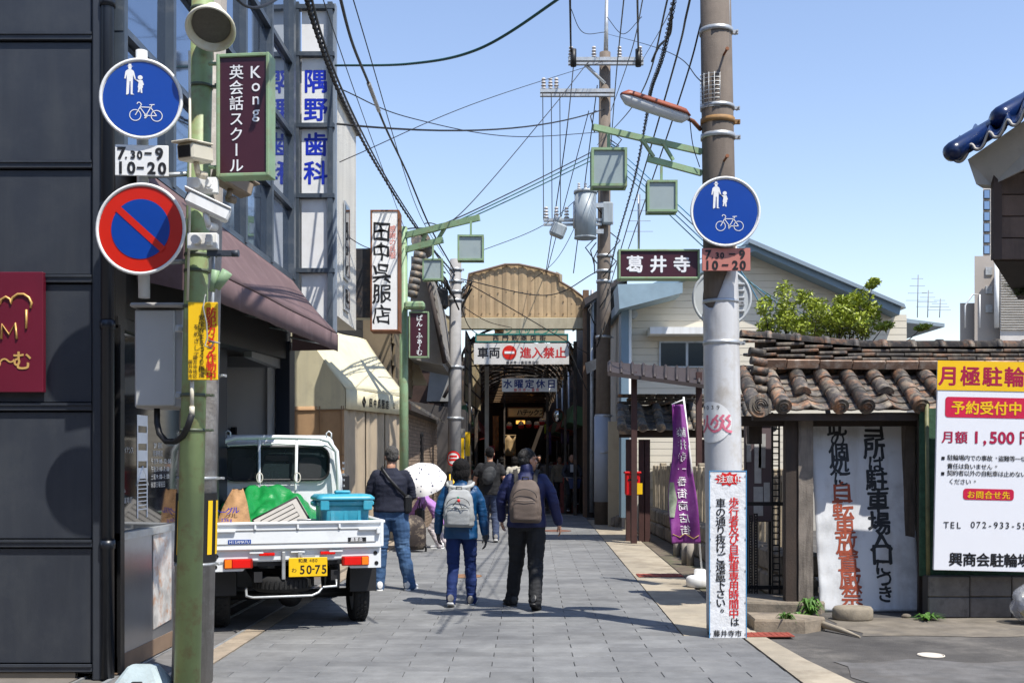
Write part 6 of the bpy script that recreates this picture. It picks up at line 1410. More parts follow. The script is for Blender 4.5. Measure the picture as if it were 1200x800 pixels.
for i, (px, py) in enumerate(((610.5,498),(619.5,497),(629,498),(635,494))):
    c = copy_tree(lan); c.location = P(px,py+4,38); c['label'] = ['second lantern from the left','third lantern from the left','fourth lantern from the left','rightmost higher lantern'][i]+' in the row inside the arcade'
for o in [o for o in bpy.data.objects if o.name.startswith('paper_lantern')]: o['group'] = 'lanterns hanging in the arcade'
# lit orange glow panel deep inside
q = MB(); c_ = P(610,494.5,40); q.box(c_, (.32,.1,.12)); em = bpy.data.materials.new('lit_orange_sign'); em.use_nodes = True; bs_ = em.node_tree.nodes['Principled BSDF']; bs_.inputs['Base Color'].default_value = (.8,.35,.05,1); bs_.inputs['Emission Color'].default_value = (1,.45,.08,1); bs_.inputs['Emission Strength'].default_value = 1.2
single('lit_sign', q, em, 'small lit orange striped sign deep inside the arcade', 'sign', c_)
for k, (px, py, w_, h_, dd, col, lab) in enumerate((
    (575,530,9,14,34,(.45,.06,.06),'red cloth hanging by the shop front inside the arcade on the left'),
    (597,522,14,24,36,(.4,.28,.14),'tan wooden display panel beside the red cloth in the arcade'),
    (644,520,3,26,35,(.12,.08,.2),'narrow violet banner on the right inside the arcade'),
    (662,512,10,16,37,(.14,.1,.18),'dim violet cloth high on the right inside the arcade'),
    (581,508,7,40,38,(.35,.18,.08),'orange brown wooden column panel behind the lanterns'),
    (640,503,3,10,36,(.45,.5,.05),'small yellow green sign inside the arcade on the right'))):
    p = P(px,py+h_/2,dd); q = MB(); n = 8
    ww, hh = w_*dd/F, h_*dd/F
    q.sheet(lambda u, v: (p.x+(u-.5)*ww, dd+.03*sin(u*9+k), p.z+hh*v), 8, 4, .02); q.box((p.x,dd+.0,p.z+hh+.01), (ww*1.1,.04,.03)); single('hanging_cloth' if k != 1 else 'display_panel', q, M('arcade_cloth_%d' % k, col, .7, .25, 9, .1), lab, 'cloth' if k in (0,2,3) else 'panel', p)
t = thing('arcade_mirror', 'round convex mirror on the right side inside the arcade', 'mirror', P(654,486,33)); c_ = P(654,487,33); q = MB(); q.ell(c_, (.15,.04,.2), 20, 8); part('glass', q, M('mirror_glass',(.5,.52,.55),.08,.05,1,0,metal=1), t); q = MB(); q.tube([c_+Vector((.16*cos(a),-.01,.21*sin(a))) for a in (2*pi*i/20 for i in range(20))], .015, 5, True); part('rim', q, M('mirror_rim',(.25,.1,.05),.5), t)
# yellow narrow notices on the left by the grey pole
for i, (px, py) in enumerate(((541,528),(548,520))):
    p = P(px,py+14,27+i); q = MB(); q.box(p+Vector((0,0,.3)), (.12,.03,.6)); single('yellow_notice', q, yellow, ['yellow vertical notice right of the red round sticker','second yellow notice behind the first one near the arcade'][i], 'sign', p)
# dark sheds left of the arcade mouth and on the right
ls = thing('grey_shed', 'grey lean-to shed with dark roof left of the arcade behind the pole', 'shed', (-3,28.6,0))
q = MB(); q.prism([P(482,470,28),P(545,480,28),P(545,602,28),P(482,602,28)], (0,1.9,0)); part('wall', q, M('shed_wall',(.09,.08,.075),.85,.2,3,.3), ls)
q = MB(); q.prism([P(505,425,28.2),P(528,425,28.2),P(528,470,28.2),P(500,470,28.2)], (0,1,0)); part('upper_wall', q, M('shed_grey',(.3,.3,.29),.85,.1), ls)
q = MB(); q.prism([P(500,415,27.8),P(530,419,27.8),P(530,426,27.8),P(500,424,27.8)], (0,1.5,0)); part('roof', q, M('shed_roof',(.14,.1,.09),.6), ls)
q = MB(); q.tube([P(520,466,27.9),P(530,447,27.9)], .05, 5); part('stair_rail', q, woodd, ls)
for i in range(4):
    q = MB(); q.prism([P(532,502+12*i,27.9), P(545,502+12*i,27.9), P(545,512+12*i,27.9), P(532,512+12*i,27.9)], (0,.05,0)); part('shed_board', q, M('shed_board',(.2,.19,.17),.8,.2,5,.2,rnd=.3), ls)
rs = thing('dark_right_house', 'dark weathered house between the arcade and the white house', 'house', (3.6,29,0)); dd = 29.5
q = MB(); q.prism([P(688,352,dd),P(712,334,dd),P(735,322,dd),P(735,607,dd),P(688,607,dd)], (0,5,0)); part('wall', q, M('house_black_brown',(.045,.038,.033),.85,.25,3,.3), rs)
for i in range(22):
    q = MB(); z = .1+.24*i; q.box(((XP(695,dd)+XP(735,dd))/2,dd-.02,z+.1), (XP(735,dd)-XP(695,dd),.05,.21)); part('wall_board', q, M('house_boards',(.09,.07,.06),.8,.25,4,.3,rnd=.35), rs)
q = MB(); q.prism([P(684,350,dd-.8),P(740,316,dd-.8),P(740,322,dd-.8),P(686,357,dd-.8)], (0,6,0)); part('roof', q, M('dark_roof',(.06,.05,.05),.7), rs)
q = MB(); q.prism([P(686,425,dd-.3),P(712,415,dd-1.5),P(712,425,dd-1.5),P(688,438,dd-.3)], (0,.1,0)); part('side_board', q, galv, rs)

# ---------------------------------------------------------------- the other side of the crossing, behind the viewer (seen in the glass)
def plain_house(label, x, y, w_, dp, h_, m, face):
    t = thing('street_house', label, 'house', (x,y,0)); q = MB(); q.box((x,y,h_/2), (w_,dp,h_)); part('wall', q, m, t)
    q = MB(); q.prism([(x-w_/2-.4,y-dp/2-.4,h_),(x+w_/2+.4,y-dp/2-.4,h_),(x+w_/2+.4,y,h_+1.6),(x-w_/2-.4,y,h_+1.6)], (0,0,.12)); q.prism([(x-w_/2-.4,y,h_+1.6),(x+w_/2+.4,y,h_+1.6),(x+w_/2+.4,y+dp/2+.4,h_),(x-w_/2-.4,y+dp/2+.4,h_)], (0,0,.12)); part('roof', q, ktile2, t)
    for fl in range(int(h_//2.8)):
        for i in range(int(w_//2.4)):
            q = MB(); xx = x-w_/2+1.4+2.4*i; q.box((xx,y+face*(dp/2+.02),1.4+2.8*fl), (1.3,.08,1.1)); f = part('window', q, galv, t); q = MB(); q.box((xx,y+face*(dp/2+.065),1.4+2.8*fl), (1.15,.02,.95)); part('pane', q, glassd, f)
for a in (('pale house across the crossing behind the viewer',-9,-11,9,8,6.2,hm,1),('brown house across the crossing behind the viewer',2,-12,9,8,7.5,M('plaster_brown',(.2,.15,.11),.85,.1),1),('grey house across the crossing behind the viewer at right',12.5,-11,9,8,6,M('plaster_mid',(.28,.27,.26),.85,.1),1),('dark house left of the viewer outside the picture',-12,-1,7,9,7,M('plaster_dark',(.1,.09,.085),.85,.1),1)): plain_house(*a)
# ---------------------------------------------------------------- small truck
tk = thing('small_truck', 'white open bed mini truck loaded with bins and sacks parked on the left', 'truck', (-1.86, 9.62, 0), R(17))
carw = M('truck_white', (.76,.78,.79), .25, .03, 2, .03, dirt=((.5,.5,.48),.25,5)); 
plas = M('black_plastic', (.02,.02,.022), .6, .2); tyrem = M('tyre_rubber', (.018,.018,.018), .85, .2, 12, .4)
def tp(name, mb, m, parent=tk, label=None): return part(name, mb, m, parent, label, local=True)
WB = .74
q = MB(); q.box((0,.0,.86), (2*WB-.03,.035,.235), b=.008); tg = tp('tailgate', q, carw)
q = MB(); q.box((0,-.022,.965), (2*WB-.02,.03,.028), b=.01); q.box((0,-.02,.752), (2*WB-.03,.028,.024), b=.008)
for x in (-.36,.0,.36): q.box((x,-.024,.935), (.018,.02,.045), b=.003)
tp('tailgate_rail', q, carw, tg)
for z_ in (.79,.905): q = MB(); q.box((0,-.019,z_), (1.36,.006,.008)); tp('pressed_line', q, M('panel_gap',(.2,.2,.2),.6), tg)
for s_ in (-1,1):
    q = MB(); q.box((s_*(WB-.13),-.03,.905), (.17,.03,.022), b=.006); q.box((s_*(WB-.04),-.035,.89), (.035,.04,.06), b=.006); tp('latch', q, carw, tg)
    q = MB(); q.box((s_*(WB+.0),.975,.86), (.03,1.95,.235), b=.008); q.box((s_*(WB+.012),.975,.965), (.035,1.94,.03), b=.008); tp('side_gate', q, carw)
q = MB(); q.box((-.49,-.021,.812), (.19,.004,.036)); tp('blue_badge', q, M('badge_blue',(.01,.08,.35),.4), tg)
q = MB(); htext(q, 'HISAMATU', -.565, .812, .034, .034, bold=.0, y=-.0245); tp('badge_lettering', q, wfade, tg)
q = MB(); q.box((.515,-.019,.806), (.16,.004,.05)); tp('emblem', q, inkb, tg)
q = MB(); htext(q, '農業会', .475, .813, .036, .036, bold=.02, y=-.0225); tp('emblem_lettering', q, wfade, tg)
q = MB(); q.box((0,1.0,.66), (2*WB-.04,1.96,.05)); tp('bed_floor', q, carw)
q = MB()                                                           # rear skirt: deeper at the ends, with lamp wells
q.prism([(-.73,0,.735),(-.73,0,.56),(-.46,0,.56),(-.4,0,.65),(.4,0,.65),(.46,0,.56),(.73,0,.56),(.73,0,.735)], (0,.04,0)); sk = tp('rear_skirt', q, carw)
for s_ in (-1,1):
    l = MB(); l.box((s_*.5,-.012,.625), (.24,.03,.085), b=.008); lp = tp('tail_lamp', l, M('lamp_housing',(.35,.02,.01),.2), sk)
    l = MB(); l.box((s_*.475,-.03,.625), (.15,.01,.07), b=.003); tp('red_lens', l, M('red_lens',(.7,.015,.01),.12), lp)
    l = MB(); l.box((s_*.585,-.03,.625), (.058,.01,.07), b=.003); tp('amber_lens', l, M('amber_lens',(.9,.25,.02),.12), lp)
    l = MB(); l.box((s_*.26-.0,-.01,.7), (.13,.02,.026), b=.004); tp('red_reflector', l, M('red_lens',(.7,.015,.01),.12), sk)
    for dx, dz in ((.68,.69),(.36,.62),(.69,.6)): l = MB(); l.cyl((s_*dx,-.004,dz), (s_*dx,.001,dz), .018, n=12); tp('hole', l, black, sk)
for x in (-.35,.0,.33): q = MB(); q.box((x,-.012,.715), (.12,.02,.018), b=.004); tp('hinge', q, carw, sk)
# number plate
q = MB(); q.box((.085,-.05,.585), (.33,.01,.165), b=.003); npl = tp('number_plate', q, yellow)
q = MB()
htext(q, '5', .035, .565, 1, .105, bold=.02, y=-.0565, sx=.9); htext(q, '0', .093, .565, 1, .105, bold=.02, y=-.0565, sx=.9); htext(q, '7', .167, .565, 1, .105, bold=.02, y=-.0565, sx=.9); htext(q, '5', .222, .565, 1, .105, bold=.02, y=-.0565, sx=.9)
q.box((.13,-.056,.567), (.022,.001,.01)); put(q, 'わ', -.035, .56, .045, y=-.0565); put(q, '和', .02, .642, .04, y=-.0565); put(q, '泉', .06, .642, .04, y=-.0565); htext(q, '480', .105, .642, .04, .042, bold=.0, y=-.0565); tp('plate_lettering', q, inkb, npl)
q = MB(); q.box((.085,-.04,.68), (.12,.02,.02)); q.box((-.12,-.0,.6), (.03,.05,.24), b=.004); q.box((.02,-.0,.62), (.04,.05,.2), b=.004); tp('hook_bracket', q, galv)
# chassis, wheels
q = MB()
for s_ in (-1,1): q.box((s_*.33,1.5,.5), (.07,2.9,.09))
q.box((0,.35,.5), (.6,.08,.08)); q.cyl((-.6,.62,.28), (.6,.62,.28), .04, n=10); q.ell((0,.62,.28), (.12,.12,.12)); q.box((.25,1.3,.5), (.4,.5,.2), b=.03); q.box((0,.2,.62), (1.3,.3,.05)); tp('chassis', q, plas)
q = MB(); q.box((0,1.4,.6), (1.36,1.0,.1)); tp('underbody', q, black)
def wheel(x, y):
    t = MB(); n = 28; prof_ = [(.17,.06),(.24,.075),(.268,.06),(.275,.045),(.277,0),(.275,-.045),(.268,-.06),(.24,-.075),(.17,-.06)]
    t.loft([[Vector((x+b_, y+a*cos(2*pi*i/n), .277+a*sin(2*pi*i/n))) for i in range(n)] for a, b_ in prof_], True, False)
    for k in (-.03,-.0,.03):
        for i in range(n*1): a = 2*pi*(i+.5*(k == 0))/n; t.box((x+k,y+.277*cos(a),.277+.277*sin(a)), (.02,.035,.012), rot=(a-pi/2,0,0))
    o = tp('wheel', t, tyrem); r_ = MB(); s_ = 1 if x > 0 else -1
    r_.cyl((x-.05,y,.277), (x+.05*1,y,.277), .175, n=28); r_.cyl((x+s_*.05,y,.277), (x+s_*.06,y,.277), .07, n=16); tp('rim', r_, galv, o)
for x, y in ((-.62,.62),(.62,.62),(-.62,2.5),(.62,2.5)): wheel(x, y)
for s_ in (-1,1): q = MB(); q.box((s_*.62,.3,.47), (.24,.012,.3)); tp('mudflap', q, plas)
q = MB(); n = 30; c_ = Vector((-.1,.25,.43))
q.loft([[c_+Vector((a*cos(2*pi*i/n), a*sin(2*pi*i/n), b_)) for i in range(n)] for a, b_ in ((.15,.06),(.23,.07),(.262,.04),(.265,0),(.262,-.04),(.23,-.07),(.15,-.06))]); 
for i in range(40): a = 2*pi*i/40; q.box(c_+Vector((.265*cos(a),.265*sin(a),0)), (.012,.02,.07), rot=(0,0,a))
tp('spare_tyre', q, tyrem)
q = MB(); q.tube([(-.43,.1,.4),(-.43,.0,.345),(-.38,-.03,.335),(.12,-.03,.335),(.18,-.02,.36),(.22,.02,.4),(.34,.02,.405),(.34,.04,.46)], .011, 8); tp('spare_carrier', q, galv)
# cab
cabm = MB(); n = 5
def ringc(y, zt, wt, wb_, z0=.45):
    r = .1; pts = [(-wb_,z0),(-wb_,1.05),(-wb_+.01,1.15)]
    for k in range(6): a = pi-pi/2*k/5; pts.append((-wt+r+r*cos(a), zt-r+r*sin(a)))
    for k in range(6): a = pi/2-pi/2*k/5; pts.append((wt-r+r*cos(a), zt-r+r*sin(a)))
    pts += [(wb_-.01,1.15),(wb_,1.05),(wb_,z0)]; return [Vector((x,y,z)) for x,z in pts]
cabm.loft([ringc(2.0,1.7,.57,.7), ringc(2.04,1.745,.6,.71), ringc(2.2,1.775,.62,.72), ringc(2.75,1.775,.62,.725), ringc(2.95,1.74,.6,.725), ringc(3.22,1.1,.64,.72), ringc(3.34,1.0,.6,.69)][0:7], True)
cab = tp('cab', cabm, carw)
q = MB()
def rr_rect(cx, cz, w_, h_, r, y, n=5):
    pts = []
    for qx, qz, a0 in ((1,1,0),(-1,1,90),(-1,-1,180),(1,-1,270)):
        for k in range(n+1): a = R(a0+90*k/n); pts.append(Vector((cx+qx*(w_/2-r)+r*cos(a), y, cz+qz*(h_/2-r)+r*sin(a))))
    return pts
q.prism(rr_rect(0,1.475,1.04,.32,.09,1.97), (0,.03,0)); rw_ = tp('rear_window', q, M('rear_glass',(.03,.045,.05),.06,.1,1,0,spec=.9), cab)
a_ = rr_rect(0,1.475,1.06,.34,.1,1.955); q = MB(); q.tube(a_, .014, 6, True); tp('window_seal', q, black, rw_)
for x in (-.34,.34): q = MB(); q.prism(rr_rect(x,1.42,.23,.24,.07,1.965), (0,.004,0)); tp('seat_back', q, M('seat_grey',(.035,.038,.042),.8), rw_)
q = MB(); q.prism(rr_rect(0,1.53,.24,.06,.025,1.965), (0,.004,0)); tp('inner_mirror', q, black, rw_)
for x in (-.17,.2): q = MB(); q.box((x,1.966,1.475), (.014,.006,.3)); tp('window_bar', q, black, rw_)
q = MB(); q.tube([Vector((x,1.945,z)) for x,z in ((-.66,1.0),(-.66,1.32),(-.6,1.6),(-.52,1.66),(0,1.68),(.52,1.66),(.6,1.6),(.66,1.32),(.66,1.0))], .012, 6); tp('pressed_rib', q, carw, cab)
for s_ in (-1,1):
    q = MB(); q.prism([(s_*.728,2.35,1.12),(s_*.728,3.05,1.12),(s_*.63,2.85,1.66),(s_*.63,2.35,1.66)], (s_*.004,0,0)); tp('side_window', q, glassd, cab)
    q = MB(); q.box((s_*.85,3.05,1.25), (.13,.05,.2), b=.03); q.tube([(s_*.7,3.1,1.2),(s_*.85,3.07,1.3)], .01); tp('wing_mirror', q, plas, cab)
    for k in range(5): q = MB(); q.box((s_*.7,2.05,1.24+.06*k), (.012,.1,.022), rot=(0,0,0)); tp('side_vent', q, galv, cab)
# guard frame behind the cab
q = MB(); q.tube([(-.62,1.86,.7),(-.62,1.86,1.35),(-.6,1.86,1.6),(-.52,1.86,1.71),(-.42,1.86,1.735),(0,1.86,1.745),(.42,1.86,1.735),(.52,1.86,1.71),(.6,1.86,1.6),(.62,1.86,1.35),(.62,1.86,.7)], .024, 10)
for x in (-.19,.19): q.tube([(x-.02*(x>0),1.86,.7),(x,1.86,1.735)], .015, 8)
q.tube([(-.62,1.86,1.0),(.62,1.86,1.0)], .015, 8)
for x in (-.5,.52): q.tube([(x-.025,1.86,1.73),(x-.025,1.86,1.79),(x,1.86,1.81),(x+.025,1.86,1.79),(x+.025,1.86,1.73)], .008, 6)
tp('guard_frame', q, carw)
# ---- load in the bed: every object its own thing (placed in the truck's frame)
TM = Matrix.Translation(tk.location) @ Matrix.Rotation(R(17), 4, 'Z')
def tw_(p): return TM @ Vector(p)
def load(name, label, cat, p, rz=0): return thing(name, label, cat, tw_(p), R(17)+rz)
binm = M('bin_blue', (.06,.38,.5), .42, .12, 4, .05, dirt=((.25,.45,.5),.4,6), streak=((.02,.2,.3),.4,9))
def rrect(w_, dp, r, z, n=5):
    pts = []
    for qx, qy, a0 in ((1,1,0),(-1,1,90),(-1,-1,180),(1,-1,270)):
        for k in range(n+1): a = R(a0+90*k/n); pts.append(Vector((qx*(w_/2-r)+r*cos(a), qy*(dp/2-r)+r*sin(a), z)))
    return pts
t = load('plastic_bin', 'large square blue lidded plastic bin standing at the right of the truck bed', 'bin', (.435,.33,.69))
q = MB(); q.loft([rrect(.36,.36,.05,0), rrect(.37,.37,.05,.01), rrect(.44,.44,.06,.4), rrect(.44,.44,.06,.42)])
for k in range(-1,2):
    for sx_, sy_ in ((0,-1),(1,0),(0,1),(-1,0)): q.box(((k*.12 if sx_ == 0 else sx_*.203),(k*.12 if sy_ == 0 else sy_*.203),.22), (.045 if sx_ == 0 else .03,.045 if sy_ == 0 else .03,.36), b=.01)
part('body', q, binm, t, local=True)
q = MB(); q.loft([rrect(.48,.48,.06,.415), rrect(.49,.49,.06,.45), rrect(.48,.48,.06,.46)]); part('rim', q, binm, t, local=True)
q = MB(); q.loft([rrect(.52,.52,.05,.462), rrect(.52,.52,.05,.485), rrect(.46,.46,.05,.51), rrect(.2,.2,.04,.515)]); q.box((0,0,.53), (.14,.09,.03), b=.01); ld = part('lid', q, binm, t, local=True)
for s_ in (-1,1): q = MB(); q.box((s_*.255,0,.43), (.04,.2,.05), b=.015); q.box((s_*.19,-.25,.42), (.08,.02,.09), b=.008); part('handle', q, binm, t, local=True)
# green tarp
tarp = M('green_tarp', (.015,.26,.07), .35, .12, 5, .3, 12, bd=.02)
t = load('green_tarp', 'shiny green tarpaulin draped over the load behind the truck cab', 'tarpaulin', (-.1,1.3,.69))
def tf(u, v):
    x = -.48+1.2*u; e = max(0, 1-abs((u-.36)*2.0)**2.4); z = .14+.4*e*(1-v)**.8+.09*noise.noise(Vector((u*7,v*5,2)))+.05*abs(noise.noise(Vector((u*16,v*9,5))))+.02*sin(u*30+v*7+3*noise.noise(Vector((u*4,v*4,9))))*(.3+v)
    if u > .72: z = max(z, .33*(1-v)*(1-(u-.72)*2.2))
    return (x+.1*v*noise.noise(Vector((v*4,u*3,0))), .5-1.0*v+.05*noise.noise(Vector((u*5,v*6,7))), max(.02,z))
q = MB(); q.sheet(tf, 60, 36, .006); part('cloth', q, tarp, t, local=True)
q = MB()
for x in (-.19,.19): q.tube([(x+.1+.03*cos(a),.5+.0,.64+.05*sin(a)) for a in (2*pi*i/12 for i in range(12))], .007, 5, True)
part('tie', q, M('pale_rope',(.6,.58,.52),.7), t, local=True)
# crate lid leaning
t = load('crate_lid', 'pale grey plastic crate lid tilted on top of the green tarpaulin', 'crate lid', (-.09,.42,.93))
rot = (Matrix.Rotation(R(27),3,'Y').inverted() @ Matrix.Rotation(R(58),3,'X'))
lidm = M('lid_grey',(.5,.48,.45),.5,.06,3,.05,dirt=((.3,.28,.25),.5,5))
q = MB(); q.box((0,0,0.02), (.46,.33,.022), rot=rot, b=.006); 
bdy = part('panel', q, lidm, t, local=True)
q = MB()
for a, b_ in (((-.22,-.155,.012),(.22,-.155,.012)),((.22,-.155,.012),(.22,.155,.012)),((.22,.155,.012),(-.22,.155,.012)),((-.22,.155,.012),(-.22,-.155,.012))): q.tube([rot@Vector(a)+Vector((0,0,.02)), rot@Vector(b_)+Vector((0,0,.02))], .008, 4)
part('dark_rim', q, M('rim_dark',(.05,.05,.05),.6), bdy, local=True)
for k in range(3): q = MB(); y_ = -.09+.09*k; q.tube([rot@Vector(v)+Vector((0,0,.02)) for v in ((-.16,y_-.025,.013),(.16,y_-.025,.013),(.16,y_+.02,.013),(-.16,y_+.02,.013))], .004, 4, True); part('groove', q, M('rim_dark',(.05,.05,.05),.6), bdy, local=True)
# paper sack
t = load('paper_sack', 'brown paper sack with blue writing at the left of the truck bed', 'sack', (-.585,.35,.69))
def sack(u, v):
    a = 2*pi*u; r = (1-.75*v**1.6); return (.19*r*cos(a)*(1+.12*sin(a*3+v*3))+.1*v, .17*r*sin(a)+.02*noise.noise(Vector((u*9,v*6,0))), .56*v+.02*noise.noise(Vector((cos(a)*3,sin(a)*3,v*6))))
q = MB(); q.sheet(sack, 40, 20); part('body', q, M('kraft_paper',(.5,.3,.15),.8,.15,5,.6,18,dirt=((.3,.18,.1),.6,5),bd=.012), t, local=True)
q = MB()
for i, ch in enumerate('イーグル'): put(q, ch, -.09+.055*i, .36+.008*i, .065, .02, y=-.135)
htext(q, '25kg', -.04, .3, .04, .04, y=-.15); part('lettering', q, inkblue, t, local=True)
t = load('dark_box', 'small dark toolbox lying at the foot of the crate lid', 'toolbox', (.1,.2,.69)); q = MB(); q.box((0,0,.19), (.22,.16,.1), b=.015); part('case', q, black, t, local=True); q = MB(); q.tube([(-.08,-.0,.24),(-.08,0,.29),(.08,0,.29),(.08,0,.24)], .009); part('handle', q, galv, t, local=True); q = MB(); q.box((0,0,.07), (.26,.2,.14)); part('tray', q, galv, t, local=True)

# ---------------------------------------------------------------- people
skin = M('skin', (.48,.27,.18), .5, .08, 6, .1); hairb = M('hair_black', (.012,.01,.01), .75, .3, 30, .5, 200, spec=.25, bd=.01); hairg = M('hair_grey', (.1,.095,.09), .8, .5, 60, .6, 160, spec=.25, bd=.01)
def V(*a): return Vector(a)
def lerp(a, b, t): return a+(b-a)*t
def limb(mb, pts, rs, n=12, sx=1.0):
    """a tapered limb through joints with rounded ends"""
    for (a, b), (r0, r1) in zip(zip(pts, pts[1:]), zip(rs, rs[1:])): mb.cyl(a, b, r0, r1, n); 
    for p, r in zip(pts, rs): mb.ell(p, (r*.995, r*.995, r*.995), n, 8)
def loft_body(mb, secs, n=20):
    rings = []
    for c, rx_, ry_, e in secs:
        rings.append([Vector(c)+V(rx_*math.copysign(abs(cos(a))**e, cos(a)), ry_*math.copysign(abs(sin(a))**e, sin(a)), 0) for a in (2*pi*i/n for i in range(n))])
    mb.loft(rings)
def foldf(seed, amp, pts=(), amp2=0):
    def f(p):
        a = amp*noise.noise(V(p.x*5+seed, p.y*5, p.z*9))+amp*.6*noise.noise(V(p.x*11, p.y*11+seed, p.z*24))
        for c, r in pts:
            d_ = (p-c).length
            if d_ < r: a += amp2*(1-d_/r)*noise.noise(V(p.x*14+p.z*9,p.y*14+seed,p.z*42))*2.2
        return a
    return f
def hand(mb, w, dirv, side, pin, curl=.5, s=1.0):
    """palm with five bent fingers; dirv: wrist to knuckles, pin: palm normal"""
    d = dirv.normalized(); n_ = pin.normalized(); n_ = (n_-d*n_.dot(d)).normalized(); ac = d.cross(n_).normalized()
    mb.ell(w+d*.045*s, (.036*s,.036*s,.048*s), 12, 8, Matrix((ac, n_*.5, d)).transposed())
    for k, (off, L_, r) in enumerate(((-.027,.07,.0088),(-.009,.078,.0092),(.009,.073,.0088),(.026,.058,.008))):
        p = w+d*.078*s+ac*off*s; dd = d.copy(); pts = [p]
        for j, fr in enumerate((.45,.32,.23)):
            an = curl*(.5+.5*j); dd = (dd*cos(an)+n_*sin(an)).normalized(); p = p+dd*L_*fr*s; pts.append(p)
        limb(mb, pts, [r*s, r*.95*s, r*.85*s, r*.7*s], 8)
    t0 = w+d*.02*s+ac*-.03*s*side; limb(mb, [t0, t0+(d*.6-ac*side*.6+n_*.3).normalized()*.034*s, t0+(d*.9-ac*side*.5+n_*.45).normalized()*.062*s], [.012*s,.0105*s,.008*s], 8)
def person(label, loc, rz, H, J, top, bottom, shoe, topc='jacket', head_turn=0, tilt=0, hair='short', hairm=hairb, sleeve=1.0, res=1.0, torso=1.0, shoec=None, glasses=False, hem=.80, legw=1.0, group=None, collar=True, gloves=None, lean=0):
    """J: joints in metres for a 1.7 m figure facing +Y; hips at pelvis, etc."""
    k = H/1.7; t = thing('person', label, 'person', loc, rz, group); t.scale = (k,k,k)
    g = dict(pel=V(0,0,.93), chest=V(0,0,1.25), neck=V(0,0,1.43), head=V(0,.02,1.585),
      sL=V(-.175,0,1.385), sR=V(.175,0,1.385), eL=V(-.235,-.03,1.12), eR=V(.235,-.03,1.12), wL=V(-.25,.03,.87), wR=V(.25,.03,.87),
      kL=V(-.095,.02,.5), kR=V(.095,.02,.5), aL=V(-.1,0,.09), aR=V(.1,0,.09), hL=V(-.09,0,.9), hR=V(.09,0,.9))
    g.update(J); vx = .0065/res if res < 1 else .0065
    pel, ch, nk, hd = g['pel'], g['chest'], g['neck'], g['head']
    ty = torso
    # --- body
    b = MB(); mid = lerp(pel, ch, .45)
    def sect(e=.85, inf=0):
        ax_ = [(pel-V(0,0,.06),.14,.1),(pel,.155*ty,.115*ty),(mid,.14*ty,.1*ty),(ch,.155*ty,.11*ty),(lerp(ch,nk,.5),.14,.09),(lerp(ch,nk,.8),.09,.07),(nk,.055,.055)]
        return [(c, rx_+inf, ry_+inf, e) for c, rx_, ry_ in ax_]
    loft_body(b, sect()); limb(b, [nk-V(0,0,.06), nk+V(0,0,.02), lerp(nk,hd,.55)], [.06,.054,.052])
    for s_ in 'LR':
        limb(b, [lerp(ch,nk,.4)+V(.08 if s_ == 'R' else -.08,0,-.01), g['s'+s_]+V(-.015 if s_ == 'R' else .015,0,-.035), g['e'+s_], lerp(g['e'+s_],g['w'+s_],.3), g['w'+s_]], [.05,.045,.04,.038,.026])
        limb(b, [g['h'+s_], lerp(g['h'+s_],g['k'+s_],.5), g['k'+s_], lerp(g['k'+s_],g['a'+s_],.3), g['a'+s_]], [.085,.075,.055,.055,.036])
        dw = g['w'+s_]-g['e'+s_]; sd = 1 if s_ == 'R' else -1
        pn_ = g.get('pn'+s_, V(-sd,.1,0)); hand(b, g['w'+s_], dw, sd, pn_, g.get('curl',.45))
        tr_ = g.get('toe'+s_, V(0,1,0)); 
        limb(b, [g['a'+s_]-V(0,0,.03), g['a'+s_]-V(0,0,.045)+tr_*.13], [.035,.025])
    rotm = (Matrix.Rotation(head_turn,3,'Z') @ Matrix.Rotation(tilt,3,'X'))
    def hp(*a): return hd+rotm@V(*a)
    b.ell(hp(0,-.012,.03), (.077,.094,.09), 18, 12, rotm); b.ell(hp(0,.022,-.035), (.062,.07,.078), 16, 10, rotm); b.ell(hp(0,.055,-.085), (.035,.032,.028), 12, 8, rotm)
    b.ell(hp(0,.098,-.022), (.013,.02,.024), 10, 8, rotm); b.ell(hp(0,.088,.01), (.011,.012,.03), 8, 6, rotm)
    b.ell(hp(0,.083,-.064), (.024,.012,.008), 10, 6, rotm); b.ell(hp(0,.08,.03), (.055,.014,.012), 10, 6, rotm)
    for s_ in (-1,1): b.ell(hp(s_*.078,-.01,-.01), (.011,.02,.031), 10, 8, rotm); b.ell(hp(s_*.04,.06,-.02), (.028,.025,.025), 10, 8, rotm)
    tops('body', bake(b, vx, 2, None, 'body', skin), t)
    e_ = MB()
    for s_ in (-1,1): e_.ell(hp(s_*.031,.083,.006), (.014,.008,.007), 10, 6, rotm)
    o = part('eye', e_, M('eye_dark',(.03,.02,.018),.2), t, local=True)
    # --- hair
    h = MB()
    if hair == 'short':
        h.ell(hp(0,-.018,.036), (.081,.099,.09), 20, 12, rotm); h.ell(hp(0,-.042,-.005), (.076,.07,.068), 16, 10, rotm)
    elif hair == 'bob':
        h.ell(hp(0,-.022,.036), (.1,.112,.1), 20, 12, rotm); h.ell(hp(0,-.04,-.04), (.104,.09,.1), 18, 10, rotm); h.ell(hp(0,-.04,-.1), (.088,.068,.055), 16, 10, rotm)
    elif hair == 'thin': h.ell(hp(0,-.03,.035), (.083,.095,.083), 18, 12, rotm)
    hn = lambda p: .007*noise.noise(V(p.x*34,p.y*34,p.z*12))+.005*noise.noise(V(p.x*90,p.y*90,p.z*30))
    hm_ = bake(h, .006, 1, hn, 'hair', hairm)
    bm = bmesh.new(); bm.from_mesh(hm_)                                    # open the hair over the face
    inv = rotm.inverted()
